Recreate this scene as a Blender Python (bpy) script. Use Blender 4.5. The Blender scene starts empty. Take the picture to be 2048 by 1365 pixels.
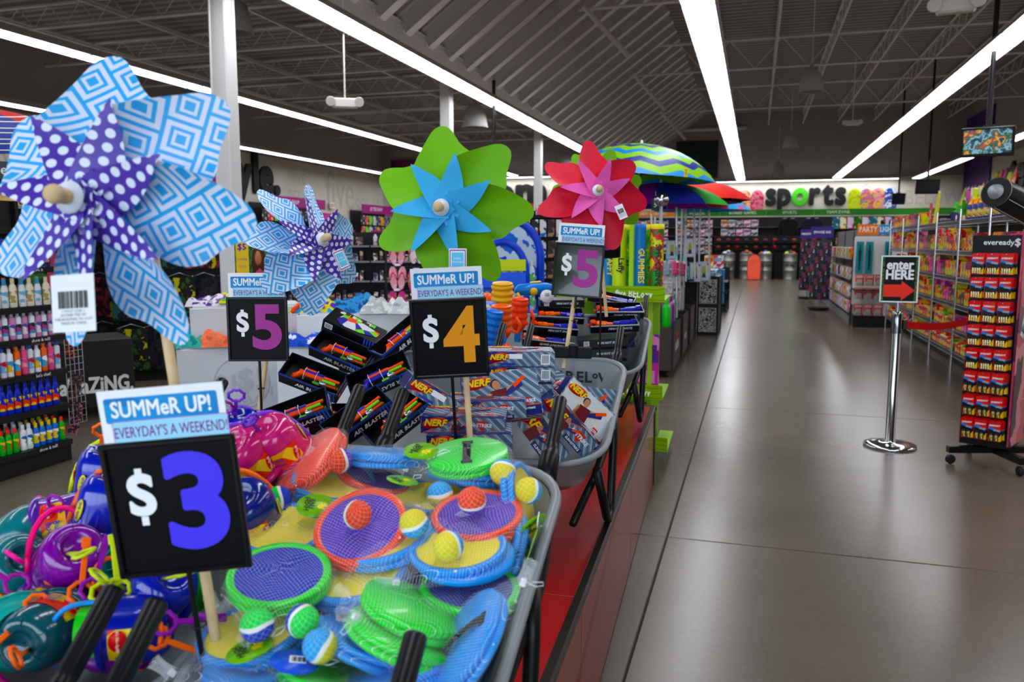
import bpy, math, random
from mathutils import Matrix, Vector, Euler
from math import sin, cos, pi, radians as rad
random.seed(11)
S = bpy.context.scene
COL = S.collection

# ---------------------------------------------------------------- camera, sky, exposure
FPX, CAMH = 1600.0, 1.6                       # focal length in pixels of the 2048 wide frame, eye height
TH = math.atan(197 / FPX); PS = math.atan(488 * cos(TH) / FPX)
FW = Vector((-sin(PS) * cos(TH), cos(PS) * cos(TH), -sin(TH)))
RT = Vector((cos(PS), sin(PS), 0)); UP = RT.cross(FW); EYE = Vector((0, 0, CAMH))
cd = bpy.data.cameras.new('camera'); cd.sensor_width = 36; cd.lens = FPX / 2048 * 36
cd.clip_start = .05; cd.clip_end = 200
cd.dof.use_dof = True; cd.dof.focus_distance = 2.7; cd.dof.aperture_fstop = 4.5
cam = bpy.data.objects.new('camera', cd); COL.objects.link(cam)
cam.matrix_world = Matrix((RT, UP, -FW)).transposed().to_4x4(); cam.location = EYE
S.camera = cam
W = bpy.data.worlds.new('sky'); S.world = W; W.use_nodes = True
bg = W.node_tree.nodes['Background']; bg.inputs[0].default_value = (.72, .85, 1, 1); bg.inputs[1].default_value = 4.2
S.view_settings.view_transform = 'Standard'; S.view_settings.look = 'None'
S.view_settings.gamma = 1; S.view_settings.exposure = 0.3; S.view_settings.use_curve_mapping = False
S.cycles.use_denoising = True; S.cycles.max_bounces = 8; S.cycles.diffuse_bounces = 4; S.cycles.glossy_bounces = 3
S.cycles.transparent_max_bounces = 24; S.cycles.caustics_reflective = False; S.cycles.caustics_refractive = False
S.cycles.sample_clamp_indirect = 6
LAMP = 11.0                                    # radiance of the fluorescent lenses
pl = bpy.data.lights.new('storefront_daylight', 'AREA'); pl.shape = 'RECTANGLE'; pl.size = 13; pl.size_y = 3.0
pl.cycles.is_portal = True
po = bpy.data.objects.new('storefront_daylight', pl); COL.objects.link(po)
po.location = (-2.5, -3.05, 1.75); po.rotation_euler = (rad(90), 0, 0)

# ---------------------------------------------------------------- measuring: a pixel of the photograph to a point of the place
def ray(u, v): return FW + RT * ((u - 1024) / FPX) - UP * ((v - 682.5) / FPX)
def atz(u, v, z): r = ray(u, v); return EYE + r * ((z - CAMH) / r.z)
def atd(u, v, d): return EYE + ray(u, v) * d
def atx(u, v, x): r = ray(u, v); return EYE + r * (x / r.x)
def aty(u, v, y): r = ray(u, v); return EYE + r * (y / r.y)
HF = Vector((-sin(PS), cos(PS), 0))           # horizontal heading of the view
def pose(p, yaw=0, tilt=0, roll=0):
    """a frame at p: x to the right, y away, z up as seen when facing the barrows; tilt leans the top away"""
    B = Matrix((RT, HF, Vector((0, 0, 1)))).transposed()
    return Matrix.Translation(p) @ (B @ Euler((0, rad(roll), 0)).to_matrix() @ Euler((0, 0, rad(yaw))).to_matrix() @ Euler((rad(-tilt), 0, 0)).to_matrix()).to_4x4()
def T(x=0, y=0, z=0): return Matrix.Translation((x, y, z))
def RX(a): return Matrix.Rotation(rad(a), 4, 'X')
def RY(a): return Matrix.Rotation(rad(a), 4, 'Y')
def RZ(a): return Matrix.Rotation(rad(a), 4, 'Z')
def SC(x, y=None, z=None):
    y = x if y is None else y; z = x if z is None else z
    return Matrix.Diagonal((x, y, z, 1))
def facing(p, n, up=(0, 0, 1)):
    """frame with local z along n and local y as near to up as can be"""
    n = Vector(n).normalized(); x = Vector(up).cross(n)
    if x.length < 1e-5: x = Vector((1, 0, 0))
    x.normalize(); y = n.cross(x)
    return Matrix.Translation(p) @ Matrix((x, y, n)).transposed().to_4x4()

# ---------------------------------------------------------------- materials
MATS = {}
def srgb(h):
    h = h.lstrip('#'); c = [int(h[i:i + 2], 16) / 255 for i in (0, 2, 4)]
    c = [x / 12.92 if x <= .04045 else ((x + .055) / 1.055) ** 2.4 for x in c]; l = .3 * c[0] + .6 * c[1] + .1 * c[2]
    return tuple(min(1, max(0, l + (x - l) * 1.14)) for x in c) + (1,)
def nodes(name):
    m = bpy.data.materials.new(name); m.use_nodes = True
    nt = m.node_tree; b = nt.nodes['Principled BSDF']
    return m, nt, b
def mat(h, rough=.45, metal=0, trans=0, noise=0, nscale=30, bump=0, alpha=1, coat=0):
    k = ('m', h, rough, metal, trans, noise, nscale, bump, alpha, coat)
    if k in MATS: return MATS[k]
    m, nt, b = nodes('paint_%s' % h.strip('#')); c = srgb(h)
    b.inputs['Base Color'].default_value = c; b.inputs['Roughness'].default_value = rough
    b.inputs['Metallic'].default_value = metal; b.inputs['Transmission Weight'].default_value = trans
    b.inputs['Alpha'].default_value = alpha; b.inputs['Specular IOR Level'].default_value = .5 if metal or rough < .2 else .28; b.inputs['Coat Weight'].default_value = coat
    if noise or bump:
        tc = nt.nodes.new('ShaderNodeTexCoord'); n = nt.nodes.new('ShaderNodeTexNoise')
        n.inputs['Scale'].default_value = nscale; n.inputs['Detail'].default_value = 5
        nt.links.new(tc.outputs['Object'], n.inputs['Vector'])
        if noise:
            r = nt.nodes.new('ShaderNodeValToRGB'); e = r.color_ramp.elements
            e[0].position = .3; e[1].position = .7
            e[0].color = tuple(x * (1 - noise) for x in c[:3]) + (1,); e[1].color = tuple(min(1, x * (1 + noise)) for x in c[:3]) + (1,)
            nt.links.new(n.outputs[0], r.inputs[0]); nt.links.new(r.outputs[0], b.inputs['Base Color'])
        if bump:
            bp = nt.nodes.new('ShaderNodeBump'); bp.inputs['Strength'].default_value = bump; bp.inputs['Distance'].default_value = .003
            nt.links.new(n.outputs[0], bp.inputs['Height']); nt.links.new(bp.outputs[0], b.inputs['Normal'])
    MATS[k] = m; return m
def glow(h, s):
    k = ('g', h, s)
    if k in MATS: return MATS[k]
    m, nt, b = nodes('lens_and_fill_glow'); b.inputs['Base Color'].default_value = (.9, .9, .9, 1)
    b.inputs['Emission Color'].default_value = srgb(h); b.inputs['Emission Strength'].default_value = s
    MATS[k] = m; return m
def art(cols, scale=9, rough=.35, kind='voronoi', coord='Object', stretch=(1, 1, 1)):
    """printed packaging: patches of several inks"""
    k = ('a', tuple(cols), scale, rough, kind, coord, stretch)
    if k in MATS: return MATS[k]
    m, nt, b = nodes('printed_card'); N = nt.nodes.new; L = nt.links.new
    tc = N('ShaderNodeTexCoord'); mp = N('ShaderNodeMapping'); mp.inputs['Scale'].default_value = stretch
    L(tc.outputs[coord], mp.inputs['Vector'])
    if kind == 'voronoi':
        t = N('ShaderNodeTexVoronoi'); t.inputs['Scale'].default_value = scale; out = t.outputs['Color']
        L(mp.outputs[0], t.inputs['Vector']); sp = N('ShaderNodeSeparateColor'); L(out, sp.inputs[0]); out = sp.outputs[0]
    elif kind == 'noise':
        t = N('ShaderNodeTexNoise'); t.inputs['Scale'].default_value = scale; t.inputs['Detail'].default_value = 4
        L(mp.outputs[0], t.inputs['Vector']); out = t.outputs[0]
    else:
        t = N('ShaderNodeTexWave'); t.inputs['Scale'].default_value = scale; t.inputs['Distortion'].default_value = 3 if kind == 'wave' else 0
        t.bands_direction = 'DIAGONAL' if kind == 'diag' else 'Z'
        L(mp.outputs[0], t.inputs['Vector']); out = t.outputs[0]
    r = N('ShaderNodeValToRGB'); r.color_ramp.interpolation = 'CONSTANT'
    e = r.color_ramp.elements; n = len(cols)
    lo, hi = (.3, .7) if kind == 'noise' else (0, 1)
    while len(e) < n: e.new(.5)
    for i, c in enumerate(cols): e[i].position = lo + (hi - lo) * i / n if i else 0; e[i].color = srgb(c)
    L(out, r.inputs[0]); L(r.outputs[0], b.inputs['Base Color']); b.inputs['Roughness'].default_value = rough; b.inputs['Specular IOR Level'].default_value = .28
    MATS[k] = m; return m

# ---------------------------------------------------------------- mesh building
class MB:
    def __init__(s): s.v = []; s.f = []; s.m = []; s.uv = []; s.sm = []
    def add(s, vs, fs, M=None, mi=0, smooth=False, uvs=None):
        o = len(s.v); s.v += [tuple(M @ Vector(p)) if M is not None else tuple(p) for p in vs]
        for i, f in enumerate(fs):
            s.f.append(tuple(o + j for j in f)); s.m.append(mi); s.sm.append(smooth)
            s.uv.append([uvs[j] for j in f] if uvs else [(0, 0)] * len(f))
        return s
    def box(s, x, y, z, c=(0, 0, 0), M=None, mi=0, b=0):
        x, y, z = x / 2, y / 2, z / 2; cx, cy, cz = c
        if not b:
            vs = [(cx + i * x, cy + j * y, cz + k * z) for k in (-1, 1) for j in (-1, 1) for i in (-1, 1)]
            return s.add(vs, [(0, 2, 3, 1), (4, 5, 7, 6), (0, 1, 5, 4), (2, 6, 7, 3), (0, 4, 6, 2), (1, 3, 7, 5)], M, mi)
        vs = []
        for k, zz in ((0, -z), (1, -z + b), (1, z - b), (0, z)):
            q = 0 if k else b
            for (px, py) in ((-x + q + b * k, -y + q), (x - q - b * k, -y + q), (x - q, -y + q + b * k), (x - q, y - q - b * k), (x - q - b * k, y - q), (-x + q + b * k, y - q), (-x + q, y - q - b * k), (-x + q, -y + q + b * k)):
                vs.append((cx + px, cy + py, cz + zz))
        fs = [tuple(range(7, -1, -1)), tuple(range(24, 32))]
        for r in range(3):
            for i in range(8): fs.append((r * 8 + i, r * 8 + (i + 1) % 8, r * 8 + 8 + (i + 1) % 8, r * 8 + 8 + i))
        return s.add(vs, fs, M, mi)
    def lathe(s, prof, n=16, M=None, mi=0, smooth=True, capb=True, capt=True, sq=1):
        vs = [(r * cos(2 * pi * i / n), r * sin(2 * pi * i / n) * sq, z) for r, z in prof for i in range(n)]
        fs = [(j * n + i, j * n + (i + 1) % n, j * n + n + (i + 1) % n, j * n + n + i) for j in range(len(prof) - 1) for i in range(n)]
        s.add(vs, fs, M, mi, smooth)
        if capb: s.add(vs[:n], [tuple(range(n - 1, -1, -1))], M, mi)
        if capt: s.add(vs[-n:], [tuple(range(n))], M, mi)
        return s
    def cyl(s, p0, p1, r, r1=None, n=8, mi=0, M=None, smooth=True):
        p0, p1 = Vector(p0), Vector(p1); d = p1 - p0
        A = facing(p0, d, (0, 0, 1) if abs(d.normalized().z) < .99 else (0, 1, 0))
        return s.lathe([(r, 0), (r if r1 is None else r1, d.length)], n, (M @ A) if M is not None else A, mi, smooth)
    def tube(s, pts, r, n=6, mi=0, closed=False, M=None):
        pts = [Vector(p) for p in pts]; k = len(pts); vs = []; last = None
        for i, p in enumerate(pts):
            a = pts[i - 1] if (i or closed) else p; b = pts[(i + 1) % k] if (i < k - 1 or closed) else p
            t = (b - a).normalized()
            x = (last - t * last.dot(t)) if last is not None else t.orthogonal()
            if x.length < 1e-6: x = t.orthogonal()
            x.normalize(); last = x; y = t.cross(x); rr = r[i] if isinstance(r, (list, tuple)) else r
            vs += [p + (x * cos(2 * pi * j / n) + y * sin(2 * pi * j / n)) * rr for j in range(n)]
        fs = [(i * n + j, i * n + (j + 1) % n, ((i + 1) % k) * n + (j + 1) % n, ((i + 1) % k) * n + j) for i in range(k if closed else k - 1) for j in range(n)]
        if not closed: fs += [tuple(range(n - 1, -1, -1)), tuple(range((k - 1) * n, k * n))]
        return s.add(vs, fs, M, mi, True)
    def prism(s, poly, d, M=None, mi=0, mside=None):
        n = len(poly); vs = [(x, y, 0) for x, y in poly] + [(x, y, d) for x, y in poly]
        s.add(vs, [tuple(range(n - 1, -1, -1)), tuple(range(n, 2 * n))], M, mi, uvs=[p for p in poly] * 2)
        s.add(vs, [(i, (i + 1) % n, n + (i + 1) % n, n + i) for i in range(n)], M, mi if mside is None else mside)
        return s
    def ball(s, r, c=(0, 0, 0), n=14, M=None, mi=0, sz=1):
        A = T(*c); k = max(4, n // 2)
        return s.lathe([(max(1e-4, r * sin(pi * j / k)), -r * sz * cos(pi * j / k)) for j in range(k + 1)], n, M @ A if M is not None else A, mi, True, False, False)
    def sheet(s, fn, nu, nv, M=None, mi=0, uvfn=None, smooth=True):
        vs = []; uv = []
        for j in range(nv + 1):
            for i in range(nu + 1):
                a, b = i / nu, j / nv; vs.append(fn(a, b)); uv.append(uvfn(a, b) if uvfn else (a, b))
        fs = [(j * (nu + 1) + i, j * (nu + 1) + i + 1, (j + 1) * (nu + 1) + i + 1, (j + 1) * (nu + 1) + i) for j in range(nv) for i in range(nu)]
        return s.add(vs, fs, M, mi, smooth, uv)
    def mesh(s, name, mats):
        me = bpy.data.meshes.new(name); me.from_pydata(s.v, [], s.f)
        for m in (mats if isinstance(mats, (list, tuple)) else [mats]): me.materials.append(m)
        me.polygons.foreach_set('material_index', s.m); me.polygons.foreach_set('use_smooth', s.sm)
        l = me.uv_layers.new(name='UVMap'); flat = [c for f in s.uv for p in f for c in p]
        l.data.foreach_set('uv', flat); me.update(); return me
    def build(s, name, mats, parent=None, M=None, **kw): return put(name, s.mesh(name, mats), parent, M, **kw)
def tag(o, label=None, cat=None, group=None, kind=None):
    if label: o['label'] = label
    if cat: o['category'] = cat
    if group: o['group'] = group
    if kind: o['kind'] = kind
    return o
def put(name, me, parent=None, M=None, label=None, cat=None, group=None, kind=None):
    o = bpy.data.objects.new(name, me); COL.objects.link(o)
    if parent is not None: o.parent = parent
    if M is not None: o.matrix_local = M
    return tag(o, label, cat, group, kind)
def thing(name, label, cat, M=None, group=None, kind=None):
    return put(name, None, None, M, label, cat, group, kind)
def copy_tree(o, M=None, label=None, group=None, parent=None):
    c = o.copy(); COL.objects.link(c); c.parent = parent
    if parent is None and M is not None: c.matrix_local = M
    if label: c['label'] = label
    if group: c['group'] = group
    for ch in KIDS(o): copy_tree(ch, parent=c)
    return c
def KIDS(o): return [x for x in o.children]
def struct(name, mb, mats, parent=None, M=None, label=None):
    o = mb.build(name, mats, parent, M)
    if parent is None: o['kind'] = 'structure'
    if label: o['label'] = label
    return o
TXT = {}
def text(s, size=1, bold=0, depth=0, res=3, sx=1, align='CENTER', sp=1, shear=0, fat=0):
    """a mesh of flat lettering in the local xy plane; its height is about 0.7 size"""
    k = (s, size, bold, depth, res, sx, align, sp, shear, fat)
    if k in TXT: return TXT[k]
    cu = bpy.data.curves.new('lettering', 'FONT'); cu.body = s; cu.size = size; cu.resolution_u = res
    cu.align_x = align; cu.align_y = 'CENTER'; cu.extrude = depth; cu.offset = bold * size; cu.space_character = sp; cu.shear = shear
    ob = bpy.data.objects.new('lettering', cu)
    me = bpy.data.meshes.new_from_object(ob); bpy.data.objects.remove(ob); bpy.data.curves.remove(cu)
    if sx != 1: me.transform(SC(sx, 1, 1))
    if fat:                                    # heavy strokes: the letter stamped around a small circle
        m = MB(); vs = [v.co.copy() for v in me.vertices]; fs = [tuple(p.vertices) for p in me.polygons]
        for i in range(12): m.add(vs, fs, T(fat * size * cos(i * pi / 6), fat * size * sin(i * pi / 6), i * size * 1e-4))
        m.add(vs, fs, T(0, 0, size * 13e-4)); me = m.mesh('lettering', [])
    me.materials.clear(); TXT[k] = me; return me
TM = {}
def write(s, m, parent, M, size=1, name='lettering', **kw):
    me = text(s, size, **kw); k = (me.name, m.name)
    if k not in TM:
        c = me.copy(); c.materials.append(m); TM[k] = c
    return put(name, TM[k], parent, M)
BLACK = mat('#0b0b0d', .4); WHITE = mat('#f2f2f2', .5); STEEL = mat('#b8bcc0', .3, 1); CHROME = mat('#d5d7da', .12, 1)
# ---------------------------------------------------------------- the building
def concrete():
    m, nt, b = nodes('polished_concrete'); N = nt.nodes.new; L = nt.links.new
    g = N('ShaderNodeNewGeometry'); n1 = N('ShaderNodeTexNoise'); n1.inputs['Scale'].default_value = .9; n1.inputs['Detail'].default_value = 5
    n2 = N('ShaderNodeTexNoise'); n2.inputs['Scale'].default_value = 45; n2.inputs['Detail'].default_value = 3
    L(g.outputs['Position'], n1.inputs['Vector']); L(g.outputs['Position'], n2.inputs['Vector'])
    mx = N('ShaderNodeMix'); mx.data_type = 'FLOAT'; mx.inputs[0].default_value = .3; L(n1.outputs[0], mx.inputs[2]); L(n2.outputs[0], mx.inputs[3])
    r = N('ShaderNodeValToRGB'); e = r.color_ramp.elements; e[0].position = .3; e[1].position = .72
    e[0].color = srgb('#544d43'); e[1].color = srgb('#6c6357'); L(mx.outputs[0], r.inputs[0]); L(r.outputs[0], b.inputs['Base Color'])
    r2 = N('ShaderNodeMapRange'); r2.inputs[3].default_value = .25; r2.inputs[4].default_value = .28; b.inputs['Specular IOR Level'].default_value = .36; L(n1.outputs[0], r2.inputs[0]); L(r2.outputs[0], b.inputs['Roughness'])
    return m
X0, X1, Y0, YB, YL = -16.2, 8.4, -3.1, 38.6, 33.4      # left wall, right wall, front, back, back of the left wing
CONC = concrete()
fl = struct('floor', MB().box(X1 - X0 + .4, YB - Y0 + .4, .1, ((X0 + X1) / 2, (Y0 + YB) / 2, -.058)), mat('#2c2823', .8))
sl = MB().box(3.622, 3.622, .02, (0, 0, -.01), b=.004).mesh('slab', CONC)
for i in range(-5, 3):
    for j in range(-2, 10):
        cx, cy = -.41 + 3.63 * (i + .5), 4.28 + 3.63 * (j + .5)
        if j == -2: cy = 4.28 + 3.63 * -1.5
        put('slab', sl, fl, T(cx, cy, 0))
CREAM = mat('#cdc9bd', .8, noise=.04, nscale=2); GREYW = mat('#8f8984', .85, noise=.04, nscale=1.5)
def wall(name, x0, x1, y0, y1, z0, z1, m, parent=None): return struct(name, MB().box(x1 - x0, y1 - y0, z1 - z0, ((x0 + x1) / 2, (y0 + y1) / 2, (z0 + z1) / 2)), m, parent)
ZL, ZH = 6.2, 7.4
wl = wall('wall_left', X0 - .2, X0, Y0, YL + .2, -.1, 4.55, CREAM); wall('wall_upper', X0 - .2, X0, Y0, YL + .2, 4.55, ZL + .2, GREYW, wl)
wb = wall('wall_back', -5.7, X1 + .2, YB, YB + .2, -.1, 4.45, CREAM); wall('wall_upper', -5.7, X1 + .2, YB, YB + .2, 4.45, ZH + .3, GREYW, wb)
wbl = wall('wall_back_left', X0, -5.7, YL, YL + .2, -.1, 4.55, CREAM); wall('wall_upper', X0, -5.7, YL, YL + .2, 4.55, ZL + .2, GREYW, wbl)
wall('wall_return', -5.9, -5.7, YL + .2, YB + .2, -.1, ZH + .3, GREYW)
wr = wall('wall_right', X1, X1 + .2, Y0, YB + .2, -.1, 4.75, CREAM); wall('wall_upper', X1, X1 + .2, Y0, YB + .2, 4.75, ZH + .3, GREYW, wr)
wf = wall('wall_front', X0, -9.2, Y0 - .2, Y0, -.1, ZH, GREYW)
wall('wall_panel', 4.2, X1 + .2, Y0 - .2, Y0, -.1, ZH, GREYW, wf); wall('wall_panel', -9.2, 4.2, Y0 - .2, Y0, 3.3, ZH, GREYW, wf)
w1 = struct('window_1', MB().box(13.4, .12, .12, (-2.5, Y0 - .06, 3.24)), BLACK)
for k in range(8): MB().box(.07, .1, 3.2, (-9.1 + k * 13.2 / 7, Y0 - .06, 1.6)).build('mullion', BLACK, w1)
wall('ground_outside', -40, 40, -40, Y0 - .25, -.2, -.05, mat('#9a948a', .9))
DECK = mat('#8f8882', .8); IRON = mat('#c9c4bf', .7)
def corrugated(x0, x1, y0, y1, z, pitch=.3):
    m = MB(); y = y0
    while y < y1:
        m.add([(x0, y, z), (x1, y, z), (x1, y + pitch * .45, z), (x0, y + pitch * .45, z), (x0, y + pitch * .55, z + .06), (x1, y + pitch * .55, z + .06), (x1, y + pitch * .95, z + .06), (x0, y + pitch * .95, z + .06), (x0, y + pitch, z), (x1, y + pitch, z)],
              [(0, 3, 2, 1), (3, 4, 5, 2), (4, 7, 6, 5), (7, 8, 9, 6)]); y += pitch
    m.box(x1 - x0, y1 - y0 + .4, .1, ((x0 + x1) / 2, (y0 + y1) / 2, z + .13)); return m
RIDX, RIDZ = -2.3, 7.4
ce = struct('ceiling', corrugated(X0, -5.6, Y0, YL + .2, ZL), DECK)
corrugated(RIDX - .2, X1, Y0, YB, ZH).build('roof_deck', DECK, ce)
sm = MB(); sl_ = Vector((RIDX + 5.6, 0, RIDZ - 4.95)); 
sm.add([(-5.6, Y0, 5.12), (RIDX, Y0, RIDZ + .05), (RIDX, YB, RIDZ + .05), (-5.6, YB, 5.12)], [(0, 3, 2, 1)])
sm.add([(-5.6, Y0, 5.3), (RIDX, Y0, RIDZ + .25), (RIDX, YB, RIDZ + .25), (-5.6, YB, 5.3)], [(0, 1, 2, 3)])
sm.build('sloped_deck', DECK, ce)
wall('bulkhead', -5.72, -5.6, Y0, YB, 5.06, ZL + .2, DECK, ce); wall('gable_front', -5.8, X1, Y0 - .2, Y0, ZL, ZH + .3, GREYW, ce)
def ibeam(m, p0, p1, w, h, t=.02):
    p0, p1 = Vector(p0), Vector(p1); A = facing(p0, p1 - p0); L = (p1 - p0).length
    m.box(w, t, L, (0, h / 2, L / 2), A); m.box(w, t, L, (0, -h / 2, L / 2), A); m.box(t, h, L, (0, 0, L / 2), A)
bm = MB(); ibeam(bm, (-5.6, Y0, 4.82), (-5.6, YB, 4.82), .26, .5); bm.build('girder', IRON, ce)
rm = MB(); ibeam(rm, (-5.5, 0, 5.0), (RIDX, 0, RIDZ - .1), .2, .3, .016); rm.cyl((-5.5, 0, 4.9), (-5.5, 0, 5.1), .01)
rme = rm.mesh('rafter', IRON)
for k in range(38): put('rafter', rme, ce, T(0, 1.0 + k * .93, 0))
# bar joists under the left deck (across) and under the right deck (along)
def joist(p0, p1, h, n):
    m = MB(); p0, p1 = Vector(p0), Vector(p1); d = (p1 - p0) / n; up = Vector((0, 0, h))
    m.cyl(p0, p1, .035, n=5); m.cyl(p0 - up, p1 - up, .03, n=5)
    for i in range(n): m.cyl(p0 + d * i, p0 + d * (i + .5) - up, .012, n=4); m.cyl(p0 + d * (i + .5) - up, p0 + d * (i + 1), .012, n=4)
    return m
jm = joist((X0, 0, ZL - .05), (-5.7, 0, ZL - .05), .42, 14).mesh('bar_joist', IRON)
for k in range(12): put('bar_joist', jm, ce, T(0, 2 + k * 2.7, 0))
for k in range(4): joist((X0 + 1.5 + k * 2.6, Y0, ZL - .1), (X0 + 1.5 + k * 2.6, YL, ZL - .1), .05, 2).build('bridging', IRON, ce)
jm = joist((0, Y0, ZH - .05), (0, YB, ZH - .05), .5, 46).mesh('bar_joist', IRON)
for k in range(7): put('bar_joist', jm, ce, T(-1.1 + k * 1.45, 0, 0))
tm = joist((RIDX - 1.2, 0, ZH - .5), (X1, 0, ZH - .5), .75, 9)
tm.cyl((RIDX - 1.1, 0, ZH - 1.2), (RIDX - .2, 0, ZH - 2.2), .05); tm = tm.mesh('roof_truss', IRON)
for k, y in enumerate((9.5, 16.1, 22.7, 29.3)): put('roof_truss', tm, ce, T(0, y, 0))
pp = MB().tube([(-5.4, YB - .15, 3.4), (-5.4, YB - .15, 6.55), (-5.2, YB - .15, 6.75), (-.6, YB - .15, 6.75)], .09); pp.build('roof_drain', mat('#b5b0ab', .6), ce)
COLM = mat('#d8d7d6', .5)
cm = MB().box(.2, .2, 4.57, (0, 0, 2.285), b=.012).mesh('column', COLM)
for k in range(4): put('column', cm, None, T(-5.6, 7.7 + 6.6 * k, 0), kind='structure', label=('white square steel column ' + ('nearest, beside the large blue pinwheel', 'behind the green pinwheel', 'between the green and the red pinwheel', 'farthest of the row')[k]))
# ---- fluorescent rows
LENS = glow('#f6f8ff', LAMP); CEIL_FILL = glow('#f6f4ff', LAMP * .2)  # lens emission, then a weaker added fill glow for the ceiling
def fixture(L, label, group):
    t = thing('strip_light', label, 'ceiling light', group=group)
    MB().add([(-.19, 0, 0), (.19, 0, 0), (.19, L - .02, 0), (-.19, L - .02, 0), (-.1, 0, .12), (.1, 0, .12), (.1, L - .02, .12), (-.1, L - .02, .12)],
             [(4, 5, 6, 7), (0, 4, 7, 3), (1, 2, 6, 5), (0, 1, 5, 4), (3, 7, 6, 2)]).build('housing', mat('#b9b7b5', .6), t)
    MB().add([(-.165, .012, -.004), (.165, .012, -.004), (.165, L - .032, -.004), (-.165, L - .032, -.004)], [(0, 3, 2, 1)]).build('lens', LENS, t)
    MB().add([(-.06, .02, .1215), (.06, .02, .1215), (.06, L - .04, .1215), (-.06, L - .04, .1215)], [(0, 1, 2, 3)]).build('added_ceiling_fill', CEIL_FILL, t)  # upward glow added on the housing, unseen from below, to brighten the ceiling
    MB().box(.36, .018, .02, (0, L - .012, -.006)).build('end_plate', mat('#c9c9c9', .5), t)
    return t
f0 = fixture(2.44, 'white fluorescent strip fixture in the overhead row', 'x'); first = True
rows = [(-.73, 0, 38.4, 'the row over the main aisle'), (3.15, 0, 38.4, 'the row over the candy shelves'), (-5.0, 0, 38.4, 'the row along the steel girder'),
        (-9.5, 0, 33, 'the row left of the white columns'), (-14.2, 0, 33, 'the row along the wall with the style sign'), (6.4, 6.18, 37.9, 'the row along the tech wall')]
for x, ya, yb, nm in rows:
    y = ya
    while y + 2.4 < yb:
        lab, gr = 'long white fluorescent fixture in ' + nm, 'fixtures of ' + nm
        if first: o = f0; first = False; o.matrix_local = T(x, y, 4.3); o['label'] = lab; o['group'] = gr
        else: copy_tree(f0, T(x, y, 4.3), lab, gr)
        y += 2.44
for x0, x1, y, nm in ((-4.0, 6.0, 38.1, 'the row over the sports wall'), (-15, -6, 32.9, 'the row over the room wall')):
    x = x0
    while x + 2.4 < x1 + .6: copy_tree(f0, T(x, y, 4.32) @ RZ(-90), 'long white fluorescent fixture in ' + nm, 'fixtures of ' + nm); x += 2.44
# ---------------------------------------------------------------- red platform and the wheelbarrows on it
RED = mat('#9c0f12', .32, noise=.08, nscale=3, coat=.3); REDS = mat('#8a1518', .22, noise=.1, nscale=2, coat=.4); EDGE = mat('#1b1613', .3)
ZP = .525
pf = thing('display_platform', 'long low red lacquered platform carrying the wheelbarrows', 'platform', T(-.60, 5.25, 0) @ RZ(2.56))
for k in range(3):
    y1 = -k * 1.485; y0 = y1 - 1.481
    MB().box(1.14, y1 - y0, .02, (-.59, (y0 + y1) / 2, ZP - .01), b=.002).build('top_board', RED, pf)
    MB().box(.02, y1 - y0, ZP - .05, (-.012, (y0 + y1) / 2, (ZP - .05) / 2 + .01), b=.002).build('side_board', REDS, pf)
MB().box(1.14, .02, ZP - .03, (-.59, -.01, (ZP - .03) / 2)).build('end_board', REDS, pf)
MB().box(.02, 4.44, ZP - .05, (-1.16, -2.22, ZP / 2 - .01)).build('side_board', REDS, pf); MB().box(1.14, .02, ZP - .03, (-.59, -4.46, (ZP - .03) / 2)).build('end_board', REDS, pf)
lp = thing('lower_platform', 'lower red platform step under the nearest wheelbarrows', 'platform', pf.matrix_local.copy()); MB().box(1.14, 1.3, .375, (-.59, -5.14, .1875), b=.004).build('step_body', REDS, lp)
MB().box(.034, 4.47, .034, (-.012, -2.235, ZP - .012), b=.006).build('edge_trim', EDGE, pf)
MB().box(1.2, .03, .034, (-.59, -.004, ZP - .012), b=.006).build('edge_trim', EDGE, pf)
MB().box(.026, .026, ZP - .03, (-.008, -.008, ZP / 2 - .015), b=.004).build('corner_trim', EDGE, pf)
PLAST = mat('#8b9093', .33, noise=.05, nscale=4); GRIP = mat('#101011', .34)
def outline(w, l, rn, rf, n=6):
    """rounded rectangle, nose corners rn at -y, handle corners rf at +y"""
    pts = []
    for cx, cy, r, a in ((w / 2 - rn, -l / 2 + rn, rn, -90), (w / 2 - rf, l / 2 - rf, rf, 0), (-w / 2 + rf, l / 2 - rf, rf, 90), (-w / 2 + rn, -l / 2 + rn, rn, 180)):
        for i in range(n + 1): t = rad(a + 90 * i / n); pts.append((cx + r * cos(t), cy + r * sin(t)))
    return pts
TRAYM = T(0, 0, .47) @ RX(19)
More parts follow.
